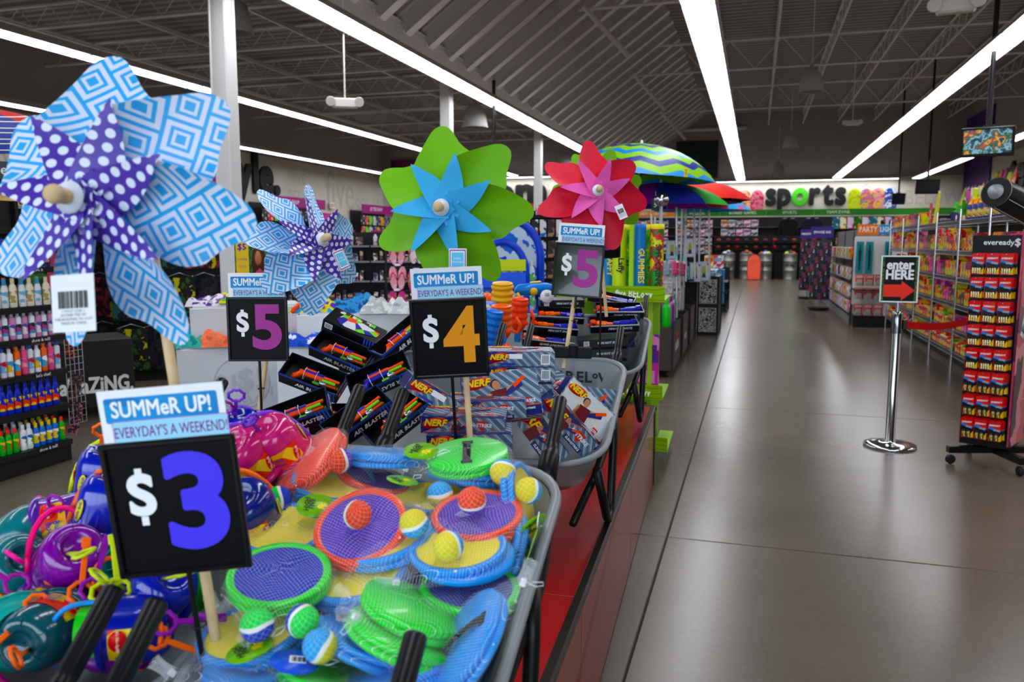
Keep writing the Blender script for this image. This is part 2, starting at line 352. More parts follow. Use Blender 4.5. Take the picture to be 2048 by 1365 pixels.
def wheelbarrow(label, M):
    t = thing('wheelbarrow', label, 'wheelbarrow', M, 'grey plastic wheelbarrows on the red platform')
    m = MB(); lv = [(0, 0, 0), (.012, .16, .03), (.07, .5, .12), (.14, .8, .19), (.2, 1, .235)]
    def ring(k, off):
        _, s, z = lv[k]; w = .5 - .2 * s - off * 2; l = .75 - .27 * s - off * 2
        return [(x, y + .03 * s, -z + (off if k == 4 else 0)) for x, y in outline(w, l, .15 - .05 * s, .11 - .02 * s)]
    n = 28
    for off, inv in ((0, 0), (.007, 1)):
        vs = sum((ring(k, off) for k in range(5)), []); fs = []
        for k in range(4):
            for i in range(n):
                q = (k * n + i, k * n + (i + 1) % n, k * n + n + (i + 1) % n, k * n + n + i); fs.append(q if inv else q[::-1])
        fs.append(tuple(range(4 * n, 5 * n)) if inv else tuple(range(5 * n - 1, 4 * n - 1, -1)))
        m.add(vs, fs, None, 0, True)
    tr = m.build('tray', PLAST, t, TRAYM)
    MB().tube([(x * 1.012, y * 1.01, -.001) for x, y in outline(.5, .75, .15, .11)], .0115, 8, closed=True).build('rim', PLAST, tr)
    for s in (-1, 1):
        h = MB()
        h.tube([(s * .14, -.36, -.262), (s * .185, -.05, -.24), (s * .218, .2, -.16), (s * .215, .37, -.075), (s * .2, .42, -.05)], [.014, .016, .018, .02, .024], 6, M=TRAYM)
        h.tube([(s * .2, .40, -.06), (s * .2, .47, -.028), (s * .2, .49, -.02)], [.025, .023, .018], 8, M=TRAYM)
        o = h.build('handle', GRIP, t); g = MB(); prof = []
        prof = [(.0172, 0), (.0172, .012), (.016, .014), (.0165, .02)]
        prof += [(.0165, .145), (.014, .15), (.008, .152)]
        p0, p1 = Vector((s * .2, .485, -.022)), Vector((s * .2, .64, .042))
        g.lathe(prof, 12, TRAYM @ facing(p0, p1 - p0)); g.build('grip', GRIP, o)
        L = MB(); path = [(s * .222, .19, .405), (s * .225, .17, .3), (s * .22, .15, .07), (s * .22, .135, .028), (s * .22, .08, .0145), (s * .22, .03, .045), (s * .2, -.1, .26)]
        L.tube(path, .017, 8); L.build('leg', BLACK, t)
    w = MB(); A = T(0, -.4, .105) @ RY(90)
    w.lathe([(.06, -.025), (.09, -.028), (.103, -.015), (.105, 0), (.103, .015), (.09, .028), (.06, .025)], 20, A, 0, capb=False, capt=False)
    wh = w.build('wheel', mat('#18181a', .8), t); MB().lathe([(.06, -.015), (.02, -.02), (.02, .02), (.06, .015)], 14, A).build('wheel_hub', PLAST, wh)
    return t
BAR = {'L1': (-1.135, 1.24, 0), 'R1': (-.607, 1.24, 0), 'L2': (-1.26, 2.87, 0), 'R2': (-.725, 2.87, 0), 'L3': (-1.43, 4.52, .025), 'R3': (-.83, 4.52, .03), 'L0': (-1.085, .345, -.15), 'R0': (-.59, .345, -.15)}
BLAB = {'L1': 'grey wheelbarrow heaped with bubble buckets', 'R1': 'grey wheelbarrow heaped with netted paddle sets', 'L2': 'grey wheelbarrow piled with open blaster boxes',
        'R2': 'grey wheelbarrow of sling blaster boxes with dark lettering inside its tray', 'L3': 'grey wheelbarrow holding ribbed orange and yellow water toys', 'R3': 'grey wheelbarrow stacked with mini blaster trays, farthest along the platform',
        'L0': 'wheelbarrow showing only its black grips before the bubble buckets', 'R0': 'wheelbarrow showing only its black grip before the paddle sets'}
for k, (x, y, dz) in BAR.items():
    b = wheelbarrow(BLAB[k], T(x, y, ZP + dz) @ RZ(2.5))
    if k == 'R2':
        dk = mat('#2a2c2f', .5)
        for s, x_, sz in (('FIVE', -.1, .062), ('B', -.012, .062), ('E', .032, .062), ('L', .066, .062), ('o', .096, .042), ('W', .142, .062)):
            write(s, dk, b, TRAYM @ T(x_ + .03, .331 if s != 'W' else .327, -.06 if s != 'o' else -.047) @ RX(70), sz, bold=.03)
def on_pile(u, v, key, h=0):
    """where the sight line meets the slanting load of a barrow, h above its rim plane"""
    x, y, dz = BAR[key]; r = ray(u, v); s = math.tan(rad(19)); z0 = ZP + .47 + dz + h
    t = (z0 - s * y - CAMH) / (r.z - s * r.y); return EYE + r * t

# ---------------------------------------------------------------- price signs
def rrect(w, h, r, n=4):
    return [(cx + r * cos(rad(a + 90 * i / n)), cy + r * sin(rad(a + 90 * i / n))) for cx, cy, a in ((w / 2 - r, h / 2 - r, 0), (-w / 2 + r, h / 2 - r, 90), (-w / 2 + r, -h / 2 + r, 180), (w / 2 - r, -h / 2 + r, 270)) for i in range(n + 1)]
GLOSSB = mat('#060607', .16, coat=.4); MATTB = mat('#050506', .45); MATTB.node_tree.nodes['Principled BSDF'].inputs['Specular IOR Level'].default_value = .12; WH = mat('#f4f6f8', .5); BLU = art(['#1f86c8', '#2a92d2', '#1b7dbd'], 26, .5, 'noise', stretch=(.15, 1.6, 1)); LBLU = mat('#a8dcf2', .5); MAG = mat('#7c2f86', .5)
def price_sign(label, M, num, col, rod=.4, topper=True, glare=False, w=.19, h=.205):
    """local frame: x right, z up, facing -y, origin at the bottom middle of the frame"""
    t = thing('price_sign', label, 'price sign', M, 'price signs over the wheelbarrows')
    F = RX(90)                                # lettering stands up, facing -y
    fr = MB()
    for x in (-w / 2, w / 2): fr.box(.009, .012, h + .009, (x, 0, h / 2), b=.002)
    for z in (0, h): fr.box(w, .0118, .009, (0, 0, z), b=.002)
    fr.build('frame', mat('#0a0a0b', .3), t)
    cdm = MB().box(w - .006, .003, h - .006, (0, .001, h / 2)).build('price_card', GLOSSB if glare else MATTB, t)
    wm = mat('#f5f5f5', .4); write('S', wm, cdm, T(-w * .255, -.0025, h * .60) @ F, .086, fat=.025, bold=.018, res=8, sx=1.0)
    for q in (-1, 1): MB().box(.0105, .0006, .014, (-w * .255, -.0022, h * .60 + q * .038)).build('dollar_bar', wm, cdm)
    write(num, mat(col, .4), cdm, T(w * .17, -.0025, h * .50) @ F, .2, fat=.02 if num == '3' else 0, bold=.02 if num == '3' else .034, res=8, sx=1.06 if num != '4' else .9)
    MB().cyl((0, .006, .03), (0, .006, -rod), .0045, n=8).build('rod', mat('#111112', .35), t)
    if topper:
        tp = MB().prism(rrect(w * .965, .084, .001), .002, T(0, .004, h + .042) @ F).build('topper_card', WH, t)
        b1 = MB().prism(rrect(w * .87, .038, .004), .0008, T(-.001, .0021, h + .053) @ F).build('blue_band', BLU, tp)
        write('SUMMeR UP!', mat('#f7fbff', .5), tp, T(-.001, .0009, h + .053) @ F, .034, fat=.022, sx=.78)
        MB().prism(rrect(w * .885, .034, .003), .0008, T(.009, .0015, h + .019) @ F).build('pale_band', LBLU, tp)
        MB().tube([(x + .009, .001, z + h + .019) for x, z in rrect(w * .89, .034, .003)], .0006, 4, closed=True).build('band_border', mat('#b65fb0', .5), tp)
        write("EVERYDAY'S A WEEKEND!", MAG, tp, T(.009, .0002, h + .018) @ F, .0235, bold=.004, sx=.61)
    for z in (-.1, -.19):
        MB().tube([(.011 * cos(a), .014 + .013 * sin(a), z) for a in [i * pi / 5 for i in range(10)]], .0016, 4, closed=True).build('cable_tie', mat('#151515' if z > -.15 else '#e8e8e8', .5), t)
    return t
def at_sign(u, v, d, yaw, tilt, roll): return pose(atd(u, v, d), yaw, tilt, roll)
price_sign('large $3 price sign in front of the bubble buckets', at_sign(374, 1140, 1.23, 3, -3, -4.5), '3', '#4b3fe0', .55)
price_sign('$5 price sign under the patterned pinwheel beside the white cube', at_sign(518, 720, 2.67, 2, 0, 0), '5', '#a2358f', .42)
price_sign('$4 price sign with orange numeral under the green pinwheel', at_sign(904, 752, 2.12, 2, -7, -2.5), '4', '#e69a2c', .36)
price_sign('$5 price sign under the pink pinwheel, glare across it', at_sign(1152, 592, 3.2, -9, 7, 4), '5', '#a2358f', .05, glare=True)
price_sign('$5 price sign partly hidden behind the green pinwheel', at_sign(898, 583, 3.9, 4, 2, 5), '5', '#a2358f', .86, False)
price_sign('$5 price sign mostly hidden behind the pink pinwheel', at_sign(1205, 516, 3.75, 28, -6, -3), '5', '#a2358f', 1.02, False)

# ---------------------------------------------------------------- pinwheels
def uvpat(name, cols, scale, kind):
    if name in MATS: return MATS[name]
    m, nt, b = nodes(name); N = nt.nodes.new; L = nt.links.new
    def math_(op, a, b_=None):
        n = N('ShaderNodeMath'); n.operation = op
        for i, q in enumerate((a, b_)):
            if q is None: continue
            if isinstance(q, (int, float)): n.inputs[i].default_value = q
            else: L(q, n.inputs[i])
        return n.outputs[0]
    uv = N('ShaderNodeUVMap'); sp = N('ShaderNodeSeparateXYZ'); mp = N('ShaderNodeMapping'); mp.inputs['Scale'].default_value = (scale, scale, 1)
    L(uv.outputs[0], mp.inputs[0]); L(mp.outputs[0], sp.inputs[0]); x, y = sp.outputs[0], sp.outputs[1]
    if kind == 'dots':
        row = math_('FLOOR', y); x = math_('ADD', x, math_('MULTIPLY', row, .5))
        fx = math_('SUBTRACT', math_('FRACT', x), .5); fy = math_('SUBTRACT', math_('FRACT', y), .5)
        d = math_('SQRT', math_('ADD', math_('MULTIPLY', fx, fx), math_('MULTIPLY', fy, fy)))
        stops = [(0, cols[1]), (.32, cols[0])]
    elif kind == 'net':
        a = math_('ABSOLUTE', math_('SUBTRACT', math_('FRACT', math_('ADD', x, y)), .5)); c = math_('ABSOLUTE', math_('SUBTRACT', math_('FRACT', math_('SUBTRACT', x, y)), .5))
        d = math_('MAXIMUM', a, c); al = math_('GREATER_THAN', d, cols[1]); L(al, b.inputs['Alpha'])
        b.inputs['Base Color'].default_value = srgb(cols[0]); b.inputs['Roughness'].default_value = .35; MATS[name] = m; return m
    elif kind == 'zigzag':
        z = math_('ADD', y, math_('MULTIPLY', math_('PINGPONG', math_('MULTIPLY', x, 5.0), .5), .42)); d = math_('FRACT', z)
        stops = [(0, cols[0]), (.28, cols[1]), (.5, cols[0]), (.76, cols[2])]
    else:                                      # nested squares joined by lattice lines
        row = math_('FLOOR', y); x = math_('ADD', x, math_('MULTIPLY', row, .5))
        fx = math_('ABSOLUTE', math_('SUBTRACT', math_('FRACT', x), .5)); fy = math_('ABSOLUTE', math_('SUBTRACT', math_('FRACT', y), .5))
        d = math_('MAXIMUM', fx, fy); stops = [(0, cols[1]), (.13, cols[0]), (.215, cols[1]), (.31, cols[0]), (.445, cols[1])]
    r = N('ShaderNodeValToRGB'); r.color_ramp.interpolation = 'CONSTANT'; e = r.color_ramp.elements
    while len(e) < len(stops): e.new(.5)
    for i, (p, c) in enumerate(stops): e[i].position = p; e[i].color = srgb(c)
    L(d, r.inputs[0]); L(r.outputs[0], b.inputs['Base Color']); b.inputs['Roughness'].default_value = .45
    MATS[name] = m; return m
def lerp(tab, s):
    for (a, p), (b, q) in zip(tab, tab[1:]):
        if s <= b: return p + (q - p) * ((s - a) / (b - a) if b > a else 0)
    return tab[-1][1]
EDGEP = [(0, .6), (.06, .67), (.13, .75), (.2, .84), (.26, .93), (.31, .985), (.36, 1.0), (.41, .985), (.45, .93), (.49, .86), (.54, .79), (.6, .75), (.68, .72), (.78, .62), (.88, .46), (1, .24)]
def pinwheel(label, M, sail, arm, stick=1.0, wild=0, lean=0, R=.24, stickdir=None, tagside=None, back=.3):
    """local frame: z is the spindle towards the viewer, origin at the hub"""
    t = thing('pinwheel', label, 'pinwheel', M, 'jumbo pinwheels on wooden sticks')
    def sailfn(a, b):
        ang = -78 * a - 2; rr = lerp(EDGEP, a) * b
        z = -.03 - .17 * b + .34 * max(0, 1 - a / .45) ** 1.6 * b - .05 * sin(pi * min(1, a * 1.2)) * b
        return (rr * R * cos(rad(ang)), rr * R * sin(rad(ang)), z * R)
    def armfn(a, b):
        # a across (0 the straight edge, 1 the edge that joins the sail), b from hub to tip
        w0 = .165 * (1 - b) ** .8; r = -.07 + .71 * b
        off = (a - .4) * 2 * w0 + .05 * sin(pi * b) * (a - .2)
        z = .17 - .03 * b - .10 * a * sin(pi * min(1, b * 1.1)) - .04 * (1 - b) * a
        return (r * R, -off * R, z * R)
    for k in range(7):
        A = RZ(k * 360 / 7 + lean + random.uniform(-wild, wild)) @ RX(random.uniform(-wild, wild) * .6) @ RY(random.uniform(-wild, wild) * .6)
        m = MB(); m.sheet(sailfn, 30, 9, None, 0, lambda a, b: (lambda p: (p[0] / R, p[1] / R))(sailfn(a, b)))
        p = m.build('blade', sail, t, A)
        MB().sheet(armfn, 5, 10, None, 0, lambda a, b: (lambda q: (q[0] / R, q[1] / R))(armfn(a, b))).build('folded_arm', arm, p)
    MB().lathe([(.001, .005), (.023, .006), (.024, .0085), (.001, .0105)], 20, T(0, 0, .185 * R)).build('hub_disc', mat('#dfe6f2', .4), t)
    wood = mat('#d9bf97', .6, noise=.12, nscale=14)
    MB().lathe([(.009, 0), (.0115, .006), (.0115, .011), (.009, .015), (.0135, .021), (.0145, .028), (.012, .035), (.006, .0385), (.001, .039)], 14, T(0, 0, .19 * R + .008)).build('wooden_knob', wood, t)
    MB().cyl((0, 0, -back * R - .02), (0, 0, .19 * R + .01), .004, n=8).build('spindle', wood, t)
    I = M.to_3x3().inverted(); dn = I @ (stickdir if stickdir else Vector((0, 0, -1)))
    p0 = Vector((0, 0, -back * R - .018)); MB().cyl(p0 - dn * .02, p0 + dn * stick, .0085, n=10).build('stick', wood, t)
    if tagside:
        x, y, w, h, rot, rear = tagside
        A = T(x, y, .06) @ RZ(rot)
        g = MB().prism(rrect(w, h, .001), .0008, A).build('swing_tag', mat('#eef0f2', .5), t)
        if rear:
            b = MB(); random.seed(3); xx = -w * .33
            while xx < w * .33:
                q = random.choice((.0012, .002, .003)) * w / .08; b.box(q, h * .3, .0004, (xx, h * .06, .0012), A); xx += q + random.choice((.001, .0018)) * w / .08
            b.build('barcode', mat('#2a2a2a', .6), g)
            for i in range(4): write(('0 99967 12345 6', 'DISTRIBUTED BY', 'PHILADELPHIA, PA 19107', 'MADE IN CHINA')[i], mat('#555', .6) if False else mat('#555555', .6), g, A @ T(0, -h * (.14 + .07 * i), .0012), h * .07, res=1)
        else:
            for q, c in ((.9, '#a23a98'), (.8, '#e8f4fa'), (.68, '#6fc3e8')):
                MB().prism(rrect(w * q, h * q, .001), .0004, A @ T(0, 0, .0008 + (1 - q) * .003)).build('tag_print', mat(c, .5), g)
            for i, s in enumerate(('JUMBO', 'PINWHEEL')): write(s, mat('#e9f7ff', .5), g, A @ T(0, h * (.08 - .14 * i), .0026), w * .14, res=1)
    return t
DOTS = uvpat('polka_dots', ('#4b2f9e', '#e8efff'), 11.5, 'dots'); SQ = uvpat('nested_squares', ('#dfe6f8', '#3fa9e6'), 4.6, 'squares')
def pin_at(u, v, d, yaw, tilt, roll, **kw): return pose(atd(u, v, d), yaw, tilt, roll) @ RX(90)
def down(u0, v0, d0, u1, v1, d1): return (atd(u1, v1, d1) - atd(u0, v0, d0)).normalized()
pinwheel('large pinwheel, polka-dot arms and blue patterned sails, white barcode tag', pin_at(192, 406, 1.2, -13, 6, 0), SQ, DOTS, 1.0, 5, 74, stickdir=down(262, 400, 1.33, 418, 1365, 1.32), tagside=(.016, -.152, .072, .082, 4, True), back=.4)
pinwheel('smaller polka-dot pinwheel turned aside over the $5 sign', pin_at(626, 487, 2.7, 50, 18, 4), SQ, DOTS, .75, 10, 100, stickdir=down(556, 487, 2.82, 503, 880, 2.82), tagside=(.06, -.07, .05, .07, 20, False), back=.75)
pinwheel('green pinwheel with sky blue folded arms', pin_at(893, 418, 2.24, -12, 2, 0), mat('#79b83c', .5), mat('#4fb0e2', .5), .75, 3, 79, stickdir=down(886, 418, 2.3, 914, 890, 2.1), tagside=(.05, -.145, .05, .066, 0, False))
pinwheel('red pinwheel with pink folded arms', pin_at(1190, 388, 3.3, 8, 12, 0), mat('#d93447', .5), mat('#e668b4', .5), .75, 4, 70, stickdir=down(1190, 388, 3.4, 1140, 712, 3.2), tagside=(.09, -.09, .036, .06, 22, True))
pinwheel('green pinwheel hidden behind the red one', pin_at(1204, 392, 3.9, 12, 0, 0), mat('#79b83c', .5), mat('#4fb0e2', .5), .6, 3, 50, stickdir=down(1204, 392, 3.9, 1225, 640, 3.9))
# ---------------------------------------------------------------- netted paddle sets
PD = .0875
SETC = {'b': ('#2f8fe0', '#ead84a', '#3fa0dc', '#e0d040'), 'o': ('#f0512c', '#5a2fae', '#e8522a', '#6a3db6'), 'g': ('#41d649', '#1a2fa8', '#3fd35a', '#2742b4')}
def fuzz(c1, c2):
    k = ('fz', c1, c2)
    if k in MATS: return MATS[k]
    m, nt, b = nodes('felt_ball'); N = nt.nodes.new; L = nt.links.new
    tc = N('ShaderNodeTexCoord'); sp = N('ShaderNodeSeparateXYZ'); L(tc.outputs['Object'], sp.inputs[0])
    s1 = N('ShaderNodeMath'); s1.operation = 'MULTIPLY'; s1.inputs[1].default_value = 70; L(sp.outputs[1], s1.inputs[0])
    s2 = N('ShaderNodeMath'); s2.operation = 'SINE'; L(s1.outputs[0], s2.inputs[0])
    s3 = N('ShaderNodeMath'); s3.operation = 'MULTIPLY_ADD'; s3.inputs[1].default_value = .16; s3.inputs[2].default_value = .5; L(s2.outputs[0], s3.inputs[0])
    s4 = N('ShaderNodeMath'); s4.operation = 'MULTIPLY_ADD'; s4.inputs[1].default_value = 16; L(sp.outputs[0], s4.inputs[0]); L(s3.outputs[0], s4.inputs[2])
    r = N('ShaderNodeValToRGB'); r.color_ramp.interpolation = 'CONSTANT'; e = r.color_ramp.elements; e.new(.5)
    for i, (p, c) in enumerate(((0, c1), (.44, '#f1efe4'), (.55, c2))): e[i].position = p; e[i].color = srgb(c)
    L(s4.outputs[0], r.inputs[0]); L(r.outputs[0], b.inputs['Base Color']); b.inputs['Roughness'].default_value = .95
    n = N('ShaderNodeTexNoise'); n.inputs['Scale'].default_value = 500; L(tc.outputs['Object'], n.inputs[0])
    bp = N('ShaderNodeBump'); bp.inputs['Strength'].default_value = .5; bp.inputs['Distance'].default_value = .001; L(n.outputs[0], bp.inputs['Height']); L(bp.outputs[0], b.inputs['Normal'])
    MATS[k] = m; return m
def weave(c):
    k = ('wv', c)
    if k in MATS: return MATS[k]
    m, nt, b = nodes('hook_fabric'); N = nt.nodes.new; L = nt.links.new; b.inputs['Base Color'].default_value = srgb(c); b.inputs['Roughness'].default_value = .85
    tc = N('ShaderNodeTexCoord'); ck = N('ShaderNodeTexChecker'); ck.inputs['Scale'].default_value = 450; L(tc.outputs['Object'], ck.inputs[0])
    bp = N('ShaderNodeBump'); bp.inputs['Strength'].default_value = .6; bp.inputs['Distance'].default_value = .0006; L(ck.outputs[1], bp.inputs['Height']); L(bp.outputs[0], b.inputs['Normal'])
    MATS[k] = m; return m
NET = uvpat('white_netting', ('#f4f6f8', .479), 26, 'net'); NETC = uvpat('fine_netting', ('#f4f6f8', .485), 26, 'net'); NETB = uvpat('white_netting_folds', ('#f4f6f8', .43), 9, 'net')
pmesh = {}
def paddle_parts(c):
    if c in pmesh: return pmesh[c]
    rim, face = SETC[c][:2]; R = PD
    m = MB().lathe([(.001, 0), (R * .97, 0), (R, .002), (R, .0095), (R * .985, .0115), (R * .86, .0115), (R * .845, .009), (R * .84, .0088), (.001, .0088)], 44, capb=False, capt=False)
    g = MB(); 
    for q in (.962,): g.lathe([(R * q, .0116), (R * (q - .02), .0116)], 44, capb=False, capt=False)
    fm = MB().lathe([(R * .845, .0093), (.001, .0093)], 44, capb=False, capt=False)
    fm.box(.0005, R * 1.62, .0006, (0, 0, .0095))
    st = MB().sheet(lambda a, b: ((a - .5) * .11, (b - .5) * .017, -.001 - .007 * sin(pi * a) ** .5), 10, 1).box(.011, .024, .003, (-.054, 0, -.001)).box(.011, .024, .003, (.054, 0, -.001))
    pmesh[c] = (m.mesh('paddle', mat(rim, .32, coat=.2)), fm.mesh('face', weave(face)), st.mesh('strap', mat('#151516', .9, bump=.5, nscale=400)))
    return pmesh[c]
ballm = {c: MB().ball(.0265, n=24).mesh('ball', fuzz(SETC[c][2], SETC[c][3])) for c in SETC}
CLIP = mat('#f0f2f4', .4); GTAG = mat('#7ab82c', .3); PTAG = mat('#4f2f8a', .3); BTAG = mat('#2b57c9', .3)
def net_mesh(thick, seed):
    rn = random.Random(seed); ph = [rn.uniform(0, 6.28) for _ in range(4)]
    def fn(a, b):
        th = 2 * pi * a; q = pi * (b - .5); r = PD * 1.09 * max(1e-5, cos(q)) ** .35
        r *= 1 + .03 * sin(5 * th + ph[0]) + .02 * sin(9 * th + ph[1]); z = thick / 2 + (thick / 2 + .008) * sin(q) * (1 + .15 * sin(4 * th + ph[2]))
        d = max(0, cos(th)) ** 14; r += d * .045 * cos(q)
        z = thick / 2 + (z - thick / 2) * (1 - .6 * d * max(0, cos(q)) ** 3)
        return (r * cos(th), r * sin(th), z)
    return MB().sheet(fn, 44, 14, None, 0, lambda a, b: (lambda p: (p[0] * 5 + p[2] * 4, p[1] * 5 + p[2] * 3))(fn(a, b))).mesh('net_bag', NET)
nets = [net_mesh(.027, i) for i in range(4)]
tail = MB().sheet(lambda a, b: ((.012 * (1 - b) + .003 + .012 * b * b) * cos(6.283 * a) * (1 + .3 * sin(20 * a)), (.012 * (1 - b) + .003 + .016 * b * b) * sin(6.283 * a), b * .05), 14, 6).mesh('net_tail', NETB)
hand = MB()
for i, (a, l) in enumerate(((40, .55), (14, .8), (-4, .85), (-22, .78), (-62, .6))): hand.box(.22 if i else .2, l, .001, (0, l * .5 + .25, 0), RZ(a))
hand.lathe([(.4, -.0005), (.4, .0005)], 12); HANDM = hand.mesh('hand_print', mat('#f4e12a', .4))
def swing(parent, M, blue=False, s=1):
    M = M @ SC(1.25)
    o = MB().lathe([(.001, 0), (.03, 0), (.03, .0008), (.001, .0008)], 20, SC(s, s * .8, 1)).build('swing_tag', BTAG if blue else GTAG, parent, M)
    if not blue: MB().prism([(.024 * cos(a) + .004 * (1 - cos(a)), .0235 * sin(a)) for a in [-1.9 + .2 * i for i in range(4)]] + [(.0295 * cos(a), .0236 * sin(a)) for a in [-1.3 - .2 * i for i in range(4)]], .0004, T(0, 0, .0009)).build('purple_print', PTAG, o)
    if blue:
        b = MB().box(.02, .013, .0004, (.003, .004, .0011)); b.build('sticker', WH, o); bb = MB()
        for i in range(9): bb.box(.0007 + .0006 * (i % 3), .009, .0003, (-.004 + i * .0019, .004, .0014))
        bb.build('barcode', BLACK, o)
    else:
        put('hand_print', HANDM, o, T(.006, -.002, .0012) @ RZ(-70) @ SC(.011, .011, .2))
        write('HIGH', mat('#10240a', .5), o, T(-.013, .004, .0014) @ RZ(80), .011, fat=.03, res=1); write('FIVE', mat('#10240a', .5), o, T(-.005, .004, .0014) @ RZ(80), .011, fat=.03, res=1)
    MB().tube([(.028 * s, 0, 0), (.04 * s, .006, .004), (.052 * s, 0, .006), (.04 * s, -.006, .004)], .0008, 4, closed=True).build('hang_loop', CLIP, o)
    return o
def ellipse_pose(u, v, d, asp, roll, flip=1):
    """a disc seen as an ellipse: asp minor/major, roll turns its long axis in the picture (counter-clockwise)"""
    p = atd(u, v, d); w = (EYE - p).normalized(); a = RT - w * RT.dot(w); a.normalize(); b = w.cross(a)
    r = rad(roll); a2 = a * cos(r) + b * sin(r); b2 = b * cos(r) - a * sin(r)
    n = w * asp + b2 * flip * math.sqrt(1 - asp * asp)
    y = n.cross(a2); return Matrix.Translation(p) @ Matrix((a2, y, n)).transposed().to_4x4()
def paddle_set(label, c, u, v, d, asp, roll, ball=None, two=True, back=False, tail_at=None, tagp=None, spread=(0, 0), seed=0, flip=1):
    M = ellipse_pose(u, v, d, asp, roll, flip)
    t = thing('paddle_set', label, 'paddle set', M, 'netted toss and catch paddle sets')
    pm, fm, sm = paddle_parts(c); rs = random.Random(seed + u)
    def one(A):
        p = put('paddle', pm, t, A); put('face', fm, p); (put('strap', sm, p, RZ(rs.uniform(20, 50))) if 'strap' in label else None); return p
    F = RX(180) @ T(0, 0, -.0115) if back else Matrix()
    one(F @ RZ(rs.uniform(0, 90)))
    if two: one(T(spread[0], spread[1], -.0135) @ F @ RY(rs.uniform(-2, 2)) @ RX(180 if not back else 0) @ T(0, 0, -.0115 if not back else 0))
    if ball:
        bu, bv, bd = ball; p = M.inverted() @ on_pile(bu, bv, 'R1', bd)
        put('ball', ballm[c], t, T(*p) @ Euler((rs.uniform(0, 6), rs.uniform(0, 6), rs.uniform(0, 6))).to_matrix().to_4x4())
        def hug(a, b_, p=p):
            q = pi * (b_ - .5); return p + Vector((.0282 * cos(q) * cos(6.2832 * a), .0282 * cos(q) * sin(6.2832 * a), .0282 * sin(q)))
        MB().sheet(hug, 16, 8, None, 0, lambda a, b_: (a * .54, b_ * .27)).build('ball_net', NETC, t)
    ta = tail_at if tail_at is not None else rs.uniform(0, 360)
    put('net_bag', nets[seed % 4], t, T(0, 0, -.0155) @ RZ(ta))
    A = RZ(ta) @ T(PD + .045, 0, -.003) @ RY(75 + rs.uniform(-15, 15))
    put('net_tail', tail, t, A @ SC(.7)); MB().box(.009, .007, .012, (0, 0, 0), b=.001).build('seal_clip', CLIP, t, A)
    MB().tube([(0, 0, .006), (.004, .006, .018), (.003, .004, .03), (.004, -.004, .03), (.004, -.006, .018)], .0007, 4, closed=True).build('seal_loop', CLIP, t, A @ RY(70))
    if tagp:
        q = M.inverted() @ on_pile(tagp[0], tagp[1], 'R1', tagp[2]); swing(t, T(*q) @ RZ(tagp[3]) @ RX(tagp[4]), len(tagp) > 5)
    return t
def dd(u, v, h=0): p = on_pile(u, v, 'R1', h); return (p - EYE).dot(FW)
